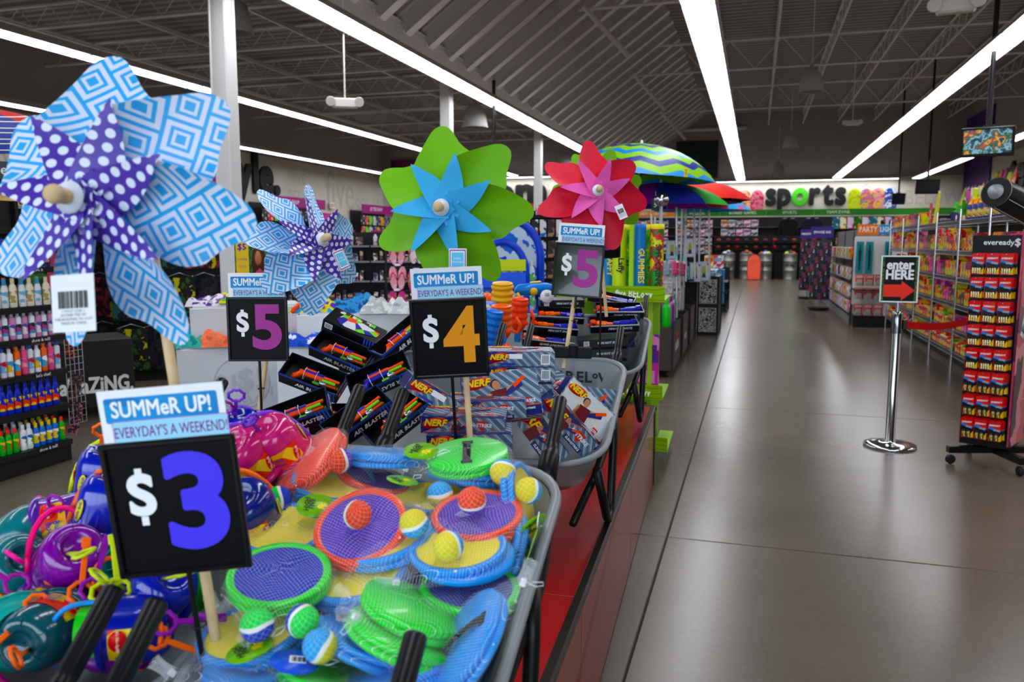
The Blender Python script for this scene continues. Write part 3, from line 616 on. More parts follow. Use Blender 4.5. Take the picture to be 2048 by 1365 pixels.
SETS = [  # label, colours, centre, lift, aspect, roll, extras
 ('green rimmed paddle set with blue face lying beside the $3 sign', 'g', 559, 1156, .065, .60, 8, dict(ball=(605, 1243, 0.07), tail_at=250)),
 ('orange rimmed paddle set with purple face and orange ball, middle of the heap', 'o', 723, 1058, .06, .75, 22, dict(ball=(714, 1030, 0.105), tail_at=262, tagp=None)),
 ('orange rimmed paddle set with purple face near the grey tray rim', 'o', 955, 1036, .035, .52, 6, dict(ball=(944, 1002, 0.08), tail_at=150)),
 ('blue rimmed yellow paddle set tucked behind the green rimmed one', 'b', 562, 1064, .03, .58, 4, dict(ball=None, tail_at=190)),
 ('blue rimmed yellow paddle set poking out under the orange set', 'b', 775, 1085, .03, .42, 18, dict(ball=(828, 1048, 0.085), tail_at=0)),
 ('blue rimmed yellow paddle set with ball resting on top', 'b', 917, 1104, .045, .48, 6, dict(ball=(897, 1093, 0.09), tail_at=215, spread=(.012, -.01))),
 ('blue rimmed yellow paddle set in the gap at the heap middle', 'b', 720, 1160, .015, .45, 16, dict(tail_at=10)),
 ('green rimmed paddle set with blue face half under yellow paddles', 'g', 940, 1180, .0, .52, -4, dict(tail_at=80)),
 ('green paddle set turned on edge below the middle, upper of two', 'g', 826, 1222, .045, .34, -22, dict(back=True, tail_at=235)),
 ('green paddle set turned on edge, lower of two', 'g', 800, 1276, .04, .30, -22, dict(back=True, tail_at=140)),
 ('blue rimmed yellow paddle set at the lower edge of the heap', 'b', 505, 1272, .02, .52, 18, dict(ball=(640, 1293, 0.07), tail_at=110, tagp=(500, 1300, .06, 20, 0))),
 ('blue paddle set standing on edge with black hand strap showing', 'b', 935, 1286, .05, .33, 58, dict(back=True, tail_at=330)),
 ('blue paddle set on edge between green and yellow ones', 'b', 731, 1290, .0, .25, -22, dict(back=True, tail_at=150)),
 ('orange paddle set standing steeply beside the bubble buckets', 'o', 624, 924, .06, .33, 48, dict(ball=(679, 922, 0.08), back=True, tail_at=180)),
 ('blue rimmed yellow paddle set below the steep orange pair', 'b', 668, 968, .02, .5, -3, dict(ball=None, tail_at=100, tagp=(632, 1013, .06, 10, 20))),
 ('blue paddle set lying flat at the far edge of the heap', 'b', 770, 915, .03, .13, -3, dict(back=True, tail_at=180, tagp=(842, 903, .07, -20, 30))),
 ('green paddle set face down with black strap at the far edge', 'g', 935, 915, .04, .38, 6, dict(back=True, tail_at=170)),
 ('blue paddle set flat under the face-down green one', 'b', 935, 948, .0, .14, -6, dict(back=True, ball=(1006, 945, 0.06), tail_at=185, tagp=(805, 962, .07, 60, 10))),
 ('orange paddle set buried behind the high five tag', 'o', 752, 955, -.01, .4, -15, dict(tail_at=30)),
 ('blue paddle set standing on edge in the far corner of the tray', 'b', 1046, 1010, -.02, .3, -78, dict(ball=(1057, 982, 0.05), tail_at=80, tagp=(1066, 1050, .03, 80, 60))),
 ('blue paddle set hanging by the right tray rim with a green tag', 'b', 1000, 1110, -.04, .35, 70, dict(tail_at=100, tagp=(1062, 1097, .03, 0, -20))),
 ('blue rimmed paddle set cut off by the lower picture edge', 'b', 520, 1366, .02, .3, -4, dict(back=True, tail_at=170, tagp=(590, 1325, .06, 0, 20, 1))),
 ('green paddle set cut off by the lower picture edge', 'g', 668, 1362, -.01, .3, -14, dict(back=True, tail_at=100)),
 ('blue paddle set edge-on at the very bottom of the heap', 'b', 800, 1345, -.01, .25, 16, dict(back=True, tail_at=100)),
 ('green rimmed set with blue face under the yellow pair', 'g', 690, 1210, -.02, .4, 24, dict(ball=(514, 1251, 0.085), tail_at=200)),
 ('orange paddle set glimpsed between yellow and green paddles', 'o', 860, 1160, -.04, .4, 60, dict(tail_at=0)),
 ('blue rimmed yellow set buried by the blue and yellow ball', 'b', 860, 1000, -.03, .4, 0, dict(ball=(880, 990, 0.035), tail_at=0)),
]
for i, (lab, c, u, v, h, asp, roll, kw) in enumerate(SETS): paddle_set(lab, c, u, v, dd(u, v, h), asp, roll, seed=i, **kw)
put('felt_ball', ballm['g'], None, Matrix.Translation(on_pile(557, 999, 'R1', .05)) @ RX(50) @ RY(40), 'loose green and blue felt ball between buckets and paddles', 'ball')
MB().lathe([(.001, 0), (.2, 0), (.3, .08), (.001, .09)], 20, TRAYM @ T(0, 0, -.22) @ SC(.7, 1, .5)).build('paddle_heap', weave('#1d6fb8'), None, T(BAR['R1'][0], BAR['R1'][1], ZP) @ RZ(2.5), label='more netted paddles buried deep in the grey wheelbarrow', cat='toys', kind='stuff')
# ---------------------------------------------------------------- bubble buckets
LABP = art(['#f3b21e', '#f6c93a', '#e8471f', '#f6c93a', '#f4e05a', '#f3b21e'], 30, .35)
bkm = {}
def clearm(h):
    k = ('cl', h)
    if k not in MATS:
        m, nt, b = nodes('tinted_plastic'); b.inputs['Base Color'].default_value = srgb(h); b.inputs['Roughness'].default_value = .18
        b.inputs['Transmission Weight'].default_value = .25; b.inputs['Coat Weight'].default_value = .4; MATS[k] = m
    return MATS[k]
def octring(r, R, z):
    n = 16; return [((R + (.0012 if i % 2 else -.0006)) * cos(2 * pi * i / n), (R + (.0012 if i % 2 else -.0006)) * sin(2 * pi * i / n), z) for i in range(n)]
def bubble_bucket(label, M, body, base, handle, wand, swing_=60, lab=0, wandrot=0, wand_out=True):
    """local z is the axis: open base cylinder at z<0, domed body above the collar"""
    t = thing('bubble_bucket', label, 'bubble toy', M, 'spill proof bubble buckets')
    B, Bs, Hm, Wm = clearm(body), mat(base, .35), mat(handle, .35), mat(wand, .35)
    b = MB().lathe([(.0445, .001), (.043, .012), (.0425, .035), (.0415, .052), (.037, .064), (.030, .071), (.019, .073), (.018, .064), (.001, .064)], 28, capb=False, capt=False).build('body', B, t)
    for k in range(6): MB().box(.0012, .012, .0012, (0, .026, .0725), RZ(k * 60)).build('rib', B, b)
    MB().lathe([(.0445, -.006), (.0485, -.006), (.0495, -.003), (.0485, .002), (.0445, .003)], 28, capb=False, capt=False).build('collar', B, t)
    bs = MB().lathe([(.046, -.0055), (.033, -.007), (.0315, -.034), (.0295, -.034), (.0285, -.012), (.001, -.012)], 28, capb=False, capt=False)
    bs = bs.build('base_cup', Bs, t); cr = MB()
    for k in range(3): cr.box(.055, .0015, .012, (0, 0, -.017), RZ(k * 60))
    cr.build('base_rib', Bs, bs)
    MB().box(.016, .010, .0004, (0, .002, -.0233)).build('sticker', WH, bs)
    bb = MB()
    for i in range(8): bb.box(.0008 + .0005 * (i % 2), .007, .0003, (-.006 + i * .0017, .002, -.0237))
    bb.build('barcode', BLACK, bs)
    h = MB(); c = RX(swing_); arc = [c @ Vector((.047 * cos(a), 0, .085 * sin(a))) + Vector((0, 0, -.002)) for a in [pi * i / 12 for i in range(13)]]
    h.tube(arc, .0042, 6); h.build('carry_handle', Hm, t)
    if wand_out:
        w = MB(); A = RZ(wandrot) @ T(.01, 0, .062) @ RX(-25)
        w.box(.006, .0035, .05, (0, 0, .02), A, b=.001); w.tube(octring(.002, .0125, 0), .0026, 5, closed=True, M=A @ T(0, 0, .056) @ RX(90)); w.build('bubble_wand', Wm, t)
    if lab:
        def patch(a, q, r=.0436): th = rad(-60 + 120 * a + lab); z = .008 + .034 * q; return ((r + .0005 - .001 * q) * cos(th), (r + .0005 - .001 * q) * sin(th), z)
        l = MB().sheet(patch, 12, 2).build('paper_label', LABP, b)
        def wrap(s, col, size, th0, z, oval=None, rot=0):
            th = rad(th0 + lab); n = Vector((cos(th), sin(th), 0)); A = facing(n * .0452 + Vector((0, 0, z)), n) @ RZ(rot)
            if oval: MB().lathe([(.001, 0), (1, 0), (1, .0006), (.001, .0006)], 14, SC(oval[0], oval[1], 1)).build('label_oval', mat(oval[2], .4), b, A @ T(0, 0, -.001))
            write(s, mat(col, .4), b, A @ T(0, 0, .0002), size, res=1, fat=.02)
        wrap('Bubble', '#2038a8', .0115, 0, .03); wrap('Bucket', '#2038a8', .0115, 0, .0195); wrap('No-Spill', '#ffffff', .007, 50, .022, (.014, .006, '#d02a1c'), 70); wrap("It's No-Spill!", '#fff6d0', .0052, -42, .02, (.013, .011, '#e2301c'))
        wrap('little kids', '#3a2a86', .0075, 105, .026, (.017, .0075, '#d9d21f'), 80)
    return t
def bk(u, v, h, axis, twist=0):
    """axis: direction of the domed end in picture terms (right, up, towards the viewer)"""
    p = on_pile(u, v, 'L1', h); w = (EYE - p).normalized(); a = (RT - w * RT.dot(w)).normalized(); b = w.cross(a)
    n = a * axis[0] + b * axis[1] + w * axis[2]; return facing(p, n, w) @ RZ(twist) @ SC(1.32)
PU, MG, BL, TE, PK, OR, GR, LG, VI = '#6a2fb0', '#8c22a0', '#1626b8', '#0f9a92', '#ff2f9e', '#f7702a', '#1fbf2c', '#c8d82a', '#7a3fc8'
BK = [
 ('purple bubble bucket lying with its pink cup facing the corner', 92, 1058, .07, (.85, .25, .3), 0, PU, PK, PK, MG, 100, 100, 40),
 ('magenta bubble bucket seen from above with pink handle', 134, 1135, .06, (.1, .35, .9), 30, '#8a1fa6', '#8a1fa6', '#ff3a7c', LG, 78, 0, 20),
 ('blue bubble bucket standing upright under a raised orange handle', 210, 1048, .08, (.08, .92, .35), 0, BL, GR, OR, OR, 8, -70, 60),
 ('blue bubble bucket at the back of the heap beside the sign', 208, 985, .06, (0, .9, .4), 0, BL, GR, LG, OR, 20, -60, 0),
 ('teal bubble bucket showing its open base and barcode, lower corner', 40, 1262, .05, (-.1, .1, -1), 10, TE, TE, PK, OR, 100, 0, 0),
 ('teal bubble bucket showing its round base beside the $3 sign', 262, 1125, .05, (.2, .2, -.95), 0, TE, TE, OR, MG, 100, 0, 0),
 ('dark teal bubble bucket with orange label and blue handle', 118, 1252, .03, (-.5, -.3, .75), 0, '#0d5a66', '#e0622a', '#2f8fe0', OR, 100, 150, 0),
 ('blue bubble bucket lying with its green cup to the side', 220, 1262, .045, (.95, .1, .25), 0, BL, GR, OR, MG, 95, 150, 30),
 ('blue bubble bucket with yellow label behind the sign stick', 352, 1178, .015, (-.9, 0, .45), 0, BL, GR, OR, LG, 100, 30, 60),
 ('teal bubble bucket at the picture edge with blue handle', 18, 1150, .04, (.2, .3, .9), 0, '#0e7f86', TE, '#2f8fe0', PK, 95, 60, 0),
 ('teal bubble bucket half out of the picture beside the purple one', 10, 1105, .05, (.6, .6, .5), 0, '#0e7f86', '#c02a5a', OR, MG, 90, 0, 0),
 ('pink bubble bucket with yellow label under purple loop handles', 515, 930, .05, (-.55, .5, .65), 0, '#e63a86', '#d03a8a', VI, VI, 30, 60, 0),
 ('pink bubble bucket with red and yellow label leaning on the steep orange paddles', 572, 908, .05, (-.5, .6, .6), 0, '#e63a86', '#d03a8a', VI, VI, 20, 60, 0),
 ('dark blue bubble bucket with orange wand under the high five tag', 508, 1042, .03, (-.3, .5, .8), 0, '#1a2a90', GR, OR, OR, 60, 50, 0),
 ('blue bubble bucket buried by orange handles', 300, 1205, .02, (.3, .5, .8), 0, BL, GR, OR, LG, 70, 0, 60),
 ('magenta bubble bucket low in the heap, orange wand across it', 275, 1262, .0, (-.7, -.2, .7), 0, '#7a1fa0', PK, OR, OR, 100, 60, 0),
 ('purple bubble bucket low under the magenta one', 100, 1190, .01, (.6, -.2, .7), 0, PU, PK, '#ff3a7c', MG, 80, 60, 0),
 ('green based bubble bucket at the far side of the tray', 480, 905, .03, (0, .9, .4), 0, BL, GR, VI, VI, 40, 60, 0),
 ('purple bubble bucket far back beside the pink pair', 420, 915, .02, (.3, .8, .5), 0, PU, GR, OR, MG, 40, 60, 0),
 ('teal bubble bucket hidden behind the sign frame', 330, 1030, .02, (.3, .8, .5), 0, TE, TE, LG, OR, 40, 60, 0),
]
for lab, u, v, h, ax, tw, bo, ba, ha, wa, sw, lb, wr_ in BK: bubble_bucket(lab, bk(u, v, h, ax, tw), bo, ba, ha, wa, sw, lb, wr_)
# loose wands lying on the heap
def wand(label, M, c, L=.055):
    w = MB(); w.box(.007, L, .004, (0, -L / 2 - .012, 0), b=.001); w.box(.011, .014, .003, (0, -L - .012, 0), b=.001); w.tube(octring(.002, .0135, 0), .003, 6, closed=True)
    w.build('bubble_wand', mat(c, .35), None, M, label=label, cat='bubble wand', group='loose bubble wands')
for lab, u, v, h, r, c in (('lime green wand lying over the magenta bucket', 165, 1112, .08, -55, '#c8d82a'), ('orange octagonal wand on the magenta bucket', 112, 1150, 0.085, -90, OR), ('orange wand near the barcode bucket', 75, 1212, .1, 160, OR),
                           ('orange wand in the dark gap mid heap', 162, 1187, .1, 20, OR), ('lime wand below the teal base', 206, 1188, .1, -30, '#c8d82a'), ('second lime wand beside the sign stick', 236, 1180, .1, 30, '#c8d82a'), ('purple wand over the dark teal bucket', 185, 1180, .1, 10, MG),
                           ('purple wand hanging out by the tray rim', 328, 1247, .07, -65, MG), ('orange wand hanging out by the tray rim', 312, 1275, .06, -90, OR), ('magenta wand at the picture edge', 35, 1170, .1, 80, '#a02a9a')):
    wand(lab, bk(u, v, h, (.1, .3, .9)) @ RZ(r), c)
def sling(label, pts, c):
    P = [on_pile(u, v, 'L1', h) for u, v, h in pts]; out = []
    for i in range(len(P) - 1):
        for k in range(4): out.append(P[i].lerp(P[i + 1], k / 4))
    out.append(P[-1])
    for _ in range(3): out = [out[0]] + [(out[i - 1] + out[i] * 2 + out[i + 1]) / 4 for i in range(1, len(out) - 1)] + [out[-1]]
    MB().tube(out, .0045, 6).build('carry_handle_loop', mat(c, .35), None, None, label=label, cat='toy handle', group='loose loops of bucket handles')
sling('tall orange handle loop rising beside the $3 sign', [(188, 1000, .08), (178, 930, .12), (205, 912, .14), (222, 980, .12), (224, 1042, .09)], OR)
sling('yellow handle loop behind the purple bucket', [(140, 1010, .06), (175, 1003, .09), (205, 990, .09), (165, 1030, .06)], '#e8d21f')
sling('orange handle loop between bucket and black grip', [(188, 1180, .08), (190, 1130, .11), (225, 1112, .11), (255, 1130, .09)], OR)
sling('orange handle loop curving round the tray rim', [(245, 1222, .07), (300, 1222, .08), (325, 1250, .07), (320, 1290, .05)], OR)
sling('blue handle loop over the dark teal bucket', [(105, 1245, .09), (130, 1215, .11), (185, 1203, .1), (222, 1215, .09)], '#2f8fe0')
# ---------------------------------------------------------------- boxed toys
BKBLUE = art(['#0b0d14', '#12224f', '#1c4fb0', '#12224f', '#0b0d14'], 9, .3, 'diag'); BLKC = mat('#0a0b0f', .28); INNER = mat('#07080b', .5); SILV = mat('#b9bcc2', .25, .8)
ORG, BLUE_, GRN = mat('#f2581c', .3), mat('#25249a', .3), mat('#7bd23a', .3)
WLET = mat('#e6e9ee', .45)
def blaster(t, A, grip='o'):
    """toy blaster along +x: grip at -x, a bundle of barrels at +x"""
    go = ORG if grip == 'o' else BLUE_
    b = MB(); b.box(.11, .02, .022, (-.02, 0, .004), A, b=.004); b.box(.05, .018, .012, (-.03, 0, .02), A, b=.003); g = b.build('toy_body', go, t)
    MB().tube([(-.065, 0, 0), (-.085, 0, -.018), (-.095, 0, -.045)], [.012, .013, .012], 8, M=A).build('toy_grip', go, t)
    MB().box(.09, .022, .012, (-.01, 0, .014), A, b=.003).build('toy_slide', BLUE_ if grip == 'o' else ORG, t)
    MB().lathe([(.013, 0), (.015, .003), (.015, .025), (.013, .028)], 12, A @ T(.02, 0, -.012) @ RY(90)).build('toy_drum', SILV, t)
    for i in range(6):
        a = i * pi / 3; c = GRN if i % 2 else ORG
        MB().cyl((.03, .014 * cos(a), -.002 + .014 * sin(a)), (.085 + .006 * (i % 3), .014 * cos(a), -.002 + .014 * sin(a)), .0062, n=8, M=A).build('barrel', c, t)
    MB().box(.06, .016, .012, (.02, .004, -.02), A, b=.003).build('foregrip', GRN, t)
    for x in (-.05, .0): MB().tube([(x, .016 * cos(a), .004 + .026 * sin(a)) for a in [i * pi / 5 for i in range(10)]], .0012, 4, closed=True, M=A).build('cable_tie', WH, t)
def open_box(t, L, W_, D, out, wall=.003):
    """tray open along +z"""
    bt = MB().box(L, W_, wall, (0, 0, wall / 2)).build('box_bottom', out, t)
    for s in (-1, 1):
        MB().box(L, wall, D, (0, s * (W_ - wall) / 2, D / 2)).build('box_side', out, t); MB().box(wall, W_ - 2 * wall, D, (s * (L - wall) / 2, 0, D / 2)).build('box_side', out, t)
        MB().box(L - .006, .0006, D * .94, (0, s * (W_ / 2 - wall - .0006), D / 2)).build('lining', INNER, t); MB().box(.0006, W_ - .008, D * .94, (s * (L / 2 - wall - .0006), 0, D / 2)).build('lining', INNER, t)
    MB().box(L - .008, W_ - .008, .0006, (0, 0, wall + .0006)).build('lining', INNER, t)
def stripes(t, L, D, y, n=5):
    m = MB()
    for k in range(n): m.box(.012, .0006, D * 1.05, (L * .5 - .02 - k * .018, y, D / 2), T(0, 0, 0) @ Matrix.Shear('XZ', 4, (0, 0)) if False else None)
    m.build('stripe_print', mat('#2a62c8', .35), t)
def air_box(label, M, grip='o', closed=False, L=.25, W_=.115, D=.06, flip=False):
    t = thing('blaster_box', label, 'toy box', M, 'air blaster boxes heaped in the wheelbarrow')
    if closed:
        MB().box(L, W_, D, (0, 0, D / 2), b=.001).build('box_body', BLKC, t)
        MB().box(.036, .0006, .026, (-L * .38, -W_ / 2 - .0005, D * .62)).build('sticker', WH, t); bb = MB()
        for i in range(11): bb.box(.001 + .0008 * (i % 2), .0004, .02, (-L * .38 - .014 + i * .0028, -W_ / 2 - .001, D * .62))
        bb.build('barcode', BLACK, t)
        A = T(.01, 0, D + .002)
        MB().prism([(-.09, -.02), (-.06, -.045), (.03, -.04), (.1, -.02), (.1, .01), (0, .03), (-.08, .03)], .0006, A).build('picture_print', art(['#7bd23a', '#25249a', '#f2581c', '#d9dde2', '#25249a'], 26, .3), t)
        for k in range(3): MB().prism(rrect(.05, .02, .001), .0006, T(-.07 + k * .06, .04, D + .0008)).build('photo_print', art(['#d9dde2', '#5a3a2a', '#7bd23a', '#243'+'a55'], 60, .3), t)
    else:
        open_box(t, L, W_, D, BLKC); blaster(t, T(.01, 0, D * .55) @ RZ(random.uniform(-4, 4)) @ RX(-60), grip)
        for s in (-1, 1):
            MB().box(L + .001, .0012, .011, (0, s * (W_ / 2), D - .0055)).build('edge_print', mat('#1d3f9c', .35), t)
            MB().box(.0012, W_, .011, (s * (L / 2), 0, D - .0055)).build('edge_print', mat('#1d3f9c', .35), t)
    F = T(0, -W_ / 2 - .0012, D * .45) @ RX(90)
    e = MB()
    for k in range(4): e.box(.006, .0008, D * 1.02, (L / 2 - .012 - k * .013, -W_ / 2 - .0004, D / 2), Matrix.Shear('XY', 4, (0, 0)))
    e.build('stripe_print', mat('#2a62c8', .35), t)
    if not closed: write('AIR BLASTER', WLET, t, F @ T(.02, 0, .0006) @ (RZ(180) if flip else Matrix()), .027, fat=.03, res=1, shear=.25, sx=.95)
    E_ = T(L / 2 + .0012, 0, D * .5) @ RZ(90) @ RX(90)
    MB().box(.0008, W_ * .96, D * .96, (L / 2 + .0004, 0, D / 2)).build('end_print', BKBLUE, t)
    write('BLASTER', WLET, t, E_ @ T(.0, 0, .0006), .022, fat=.03, res=1, shear=.2)
    MB().lathe([(.001, 0), (.016, 0), (.016, .0006), (.001, .0006)], 6, E_ @ T(-.038, -.004, 0)).build('crest_print', mat('#c8502a', .4), t)
    return t
def on(u, v, key, h, yaw=0, tilt=0, roll=0, lift=0): return pose(on_pile(u, v, key, h), yaw, tilt, roll)
# tilt -> the open side leans towards the viewer (negative tilt turns the lid side to the viewer)
random.seed(5)
for lab, u, v, h, yaw, tilt, roll, kw in (
 ('open blaster box lowest in the heap, orange and green barrels, grey floor beside it', 602, 838, .03, 6, -38, -20, {}),
 ('open blaster box with orange pistol grip, second row of the heap', 628, 765, .06, -6, -42, 20, dict(grip='o')),
 ('open blaster box with blue pistol grip turned upside down', 766, 764, .07, 6, -42, -24, dict(grip='b', flip=True)),
 ('open blaster box with half hidden orange and blue blaster at the back', 684, 716, .08, -10, -40, 22, {}),
 ('closed black blaster box turned over on top with barcode', 706, 672, .13, -8, -28, 24, dict(closed=True)),
 ('open blaster box wedged against the black grip', 722, 846, .04, 22, -40, -34, {}),
 ('open blaster box beside the sling blaster boxes, blue striped end', 800, 850, .03, 22, -40, -36, {}),
 ('open blaster box standing up behind the $4 sign', 806, 690, .1, 30, -30, -40, {}),
 ('open blaster box buried at the bottom of the heap', 690, 850, -.06, 0, -30, 0, {}),
 ('open blaster box buried behind the others', 740, 730, -.03, 0, -30, 0, {})):
    air_box(lab, on(u, v, 'L2', h, yaw, tilt, roll), **kw)
# ---- sling blaster boxes
STREAK = art(['#4f667c', '#8296a8', '#c2ccd6', '#6d8296', '#94a4b2', '#5a7086'], 11, .25, 'diag'); NAVY = mat('#1b2a6b', .25); ORS = mat('#e85a1e', .3)
PICT = art(['#b08a70', '#c9a184', '#7a5a48', '#d8dde2', '#33307a', '#d9601f'], 22, .3, 'noise')
PALE = art(['#cfd6dc', '#dfe2e2', '#d8dde2', '#e2d6c6', '#eef1f3'], 5, .3, 'noise', stretch=(3, 9, 9))
def figure_print(t, A, s):
    SK, HR = mat('#c08a68', .4), mat('#3a2418', .5)
    def disc(x, y, r, m, z, n='figure_print', ry=None): MB().lathe([(.001, 0), (1, 0)], 12, A @ T(x * s, y * s, z) @ SC(r * s, (ry or r) * s, 1), capb=False, capt=False).build(n, m, t)
    MB().prism([(-.03 * s, -.05 * s), (.02 * s, -.05 * s), (.026 * s, .004 * s), (-.022 * s, .006 * s)], .0003, A).build('figure_print', mat('#6a1f26', .4), t)
    for p0, p1, w in (((-.02, .0), (.03, -.016), .007), ((.018, -.002), (.05, .004), .0065), ((-.024, 0), (-.034, -.03), .008)): MB().tube([(p0[0] * s, p0[1] * s, .0006), (p1[0] * s, p1[1] * s, .0006)], w * s, 4, M=A @ SC(1, 1, .05)).build('arm_print', SK, t)
    disc(-.002, .024, .015, HR, .0006); disc(0, .02, .012, SK, .0009, ry=.015)
    MB().prism([(.02 * s, -.022 * s), (.075 * s, -.004 * s), (.075 * s, .012 * s), (.05 * s, .008 * s), (.02 * s, -.008 * s)], .0003, A @ T(0, 0, .0012)).build('blaster_print', mat('#2a2a70', .4), t)
    MB().prism([(.05 * s, -.004 * s), (.09 * s, .018 * s), (.084 * s, .026 * s), (.046 * s, .008 * s)], .0003, A @ T(0, 0, .0016)).build('blaster_print', ORG, t)
def nerf(t, A, s):
    MB().lathe([(.001, 0), (1, 0), (1, .0004), (.001, .0004)], 20, A @ RZ(12) @ SC(.036 * s, .015 * s, 1)).build('logo_oval', mat('#c4242a', .35), t)
    write('NERF', mat('#f4dc1e', .35), t, A @ T(0, 0, .0009), .026 * s, fat=.04, shear=.25, res=1)
def strike(t, A, s):
    write('N-STRIKE', mat('#e8edf2', .35), t, A @ T(0, 0, .0011), .014 * s, fat=.04, res=1)
    MB().prism([(-.012 * s, .012 * s), (.012 * s, .012 * s), (.014 * s, 0), (0, -.016 * s), (-.014 * s, 0)], .0005, A).build('crest_print', mat('#cf3a24', .35), t)
    MB().box(.06 * s, .012 * s, .0005, (0, -.024 * s, .0003), A).build('name_band', mat('#1b2a5e', .35), t); write('SLINGSTRIKE', mat('#eef2f6', .35), t, A @ T(0, -.024 * s, .0009), .0085 * s, fat=.03, res=1)
def sling_box(label, M, L=.235, H_=.05, D=.15, art_='side', wmat=None):
    """long side L faces -y, lid faces +z"""
    t = thing('sling_box', label, 'toy box', M, 'sling blaster boxes in the wheelbarrow')
    MB().box(L, D, H_, (0, 0, H_ / 2), b=.0012).build('box_body', wmat or STREAK, t)
    F = T(0, -D / 2 - .0006, H_ / 2) @ RX(90)
    def tri(A, w, h): 
        MB().prism([(-w / 2, -h / 2), (-w / 2, h / 2), (-w / 2 + h * 2.2, h / 2)], .0004, A).build('corner_print', NAVY, t)
        MB().prism([(-w / 2, -h / 2), (-w / 2 + h * 2.2, h / 2), (-w / 2 + h * 2.35, h / 2), (-w / 2 + .006, -h / 2)], .0006, A).build('edge_print', ORS, t)
    tri(F, L * .99, H_ * .97); nerf(t, F @ T(-L * .33, H_ * .12, .001), H_ / .05)
    if art_ == 'code':
        MB().box(.046, .017, .0005, (-L * .08, H_ * .2, .0006), F).build('text_panel', WH, t); MB().box(.032, .036, .0005, (L * .36, 0, .0006), F).build('sticker', WH, t); bb = MB()
        for i in range(8): bb.box(.0015, .028, .0004, (L * .36 - .011 + i * .0031, .001, .001), F)
        bb.build('barcode', BLACK, t); MB().box(.05, .008, .0005, (-L * .2, -H_ * .34, .0006), F).build('name_band', mat('#243a9a', .35), t)
    else:
        strike(t, F @ T(L * .22, .004, .0006), H_ / .05)
        figure_print(t, F @ T(-L * .08, 0, .0006), H_ / .1)
    tp = T(0, 0, H_ + .0006)
    MB().prism(rrect(L * .97, D * .94, .002), .0004, tp).build('lid_print', PALE if art_ == 'pale' else STREAK, t)
    figure_print(t, tp @ T(-.01, .012, .0008) @ RZ(10), 1.05)
    MB().box(L * .97, .03, .0005, (0, -D * .4, .0009), tp).build('name_band', NAVY, t); MB().box(L * .97, .004, .0005, (0, -D * .29, .0009), tp).build('edge_print', ORS, t)
    nerf(t, tp @ T(-L * .3, D * .3, .0012), 1.2); strike(t, tp @ T(L * .3, -D * .2, .0012), 1)
    MB().box(.0006, D * .96, H_ * .94, (L / 2 + .0003, 0, H_ / 2)).build('end_print', art(['#1b2a6b', '#7a1f2a', '#2a3a8a', '#c8a23a'], 40, .3), t)
    MB().box(.0006, D * .96, H_ * .94, (-L / 2 - .0003, 0, H_ / 2)).build('end_print', NAVY, t)
    return t
def at_d(u, v, d, yaw=0, tilt=0, roll=0): return pose(atd(u, v, d), yaw, tilt, roll)
for lab, M, kw in (
 ('sling blaster box topmost of the stack with barcode', at_d(1040, 727, 2.85, 2, 0, 1), dict(art_='code')),
 ('sling blaster box second of the stack with barcode', at_d(1040, 757, 2.83, 2, 0, 1), dict(art_='code')),
 ('sling blaster box third of the stack, end print showing', at_d(1035, 790, 2.82, 4, 0, 0), {}),
 ('sling blaster box fourth of the stack', at_d(1020, 822, 2.8, 2, 0, 0), {}),
 ('sling blaster box tipped down beside the blaster heap', at_d(868, 812, 2.42, 10, 10, 34), dict(art_='code')),
 ('sling blaster box showing its picture lid behind the $4 rod', at_d(1002, 800, 2.5, 8, -62, -6), {}),
 ('sling blaster box lying flat above the long front one', at_d(975, 826, 2.45, 0, 0, 0), {}),
 ('sling blaster box lying flat in front with bold yellow logo', at_d(930, 858, 2.3, -2, 0, 2), {}),
 ('sling blaster box lowest of the flat ones', at_d(940, 892, 2.26, 2, 0, 0), {}),
 ('sling blaster box leaning nearest to the black grip', on(1056, 876, 'R2', .085, 6, 4, 54), dict(H_=.078, D=.1)),
 ('sling blaster box leaning behind the black grip', on(1118, 858, 'R2', .06, 6, 0, 50), dict(H_=.07, D=.1)),
 ('sling blaster box with pale picture lid leaning by the tray rim', on(1154, 826, 'R2', .035, 14, -64, 44), dict(art_='pale')),
 ('sling blaster box standing up in the far corner of the tray', on(1166, 815, 'R2', -.05, 10, -75, 8), {}),
 ('sling blaster box slid flat between the stack and the leaning ones', on(1085, 800, 'R2', .0, 20, -30, -32), {})):
    sling_box(lab, M, **kw)
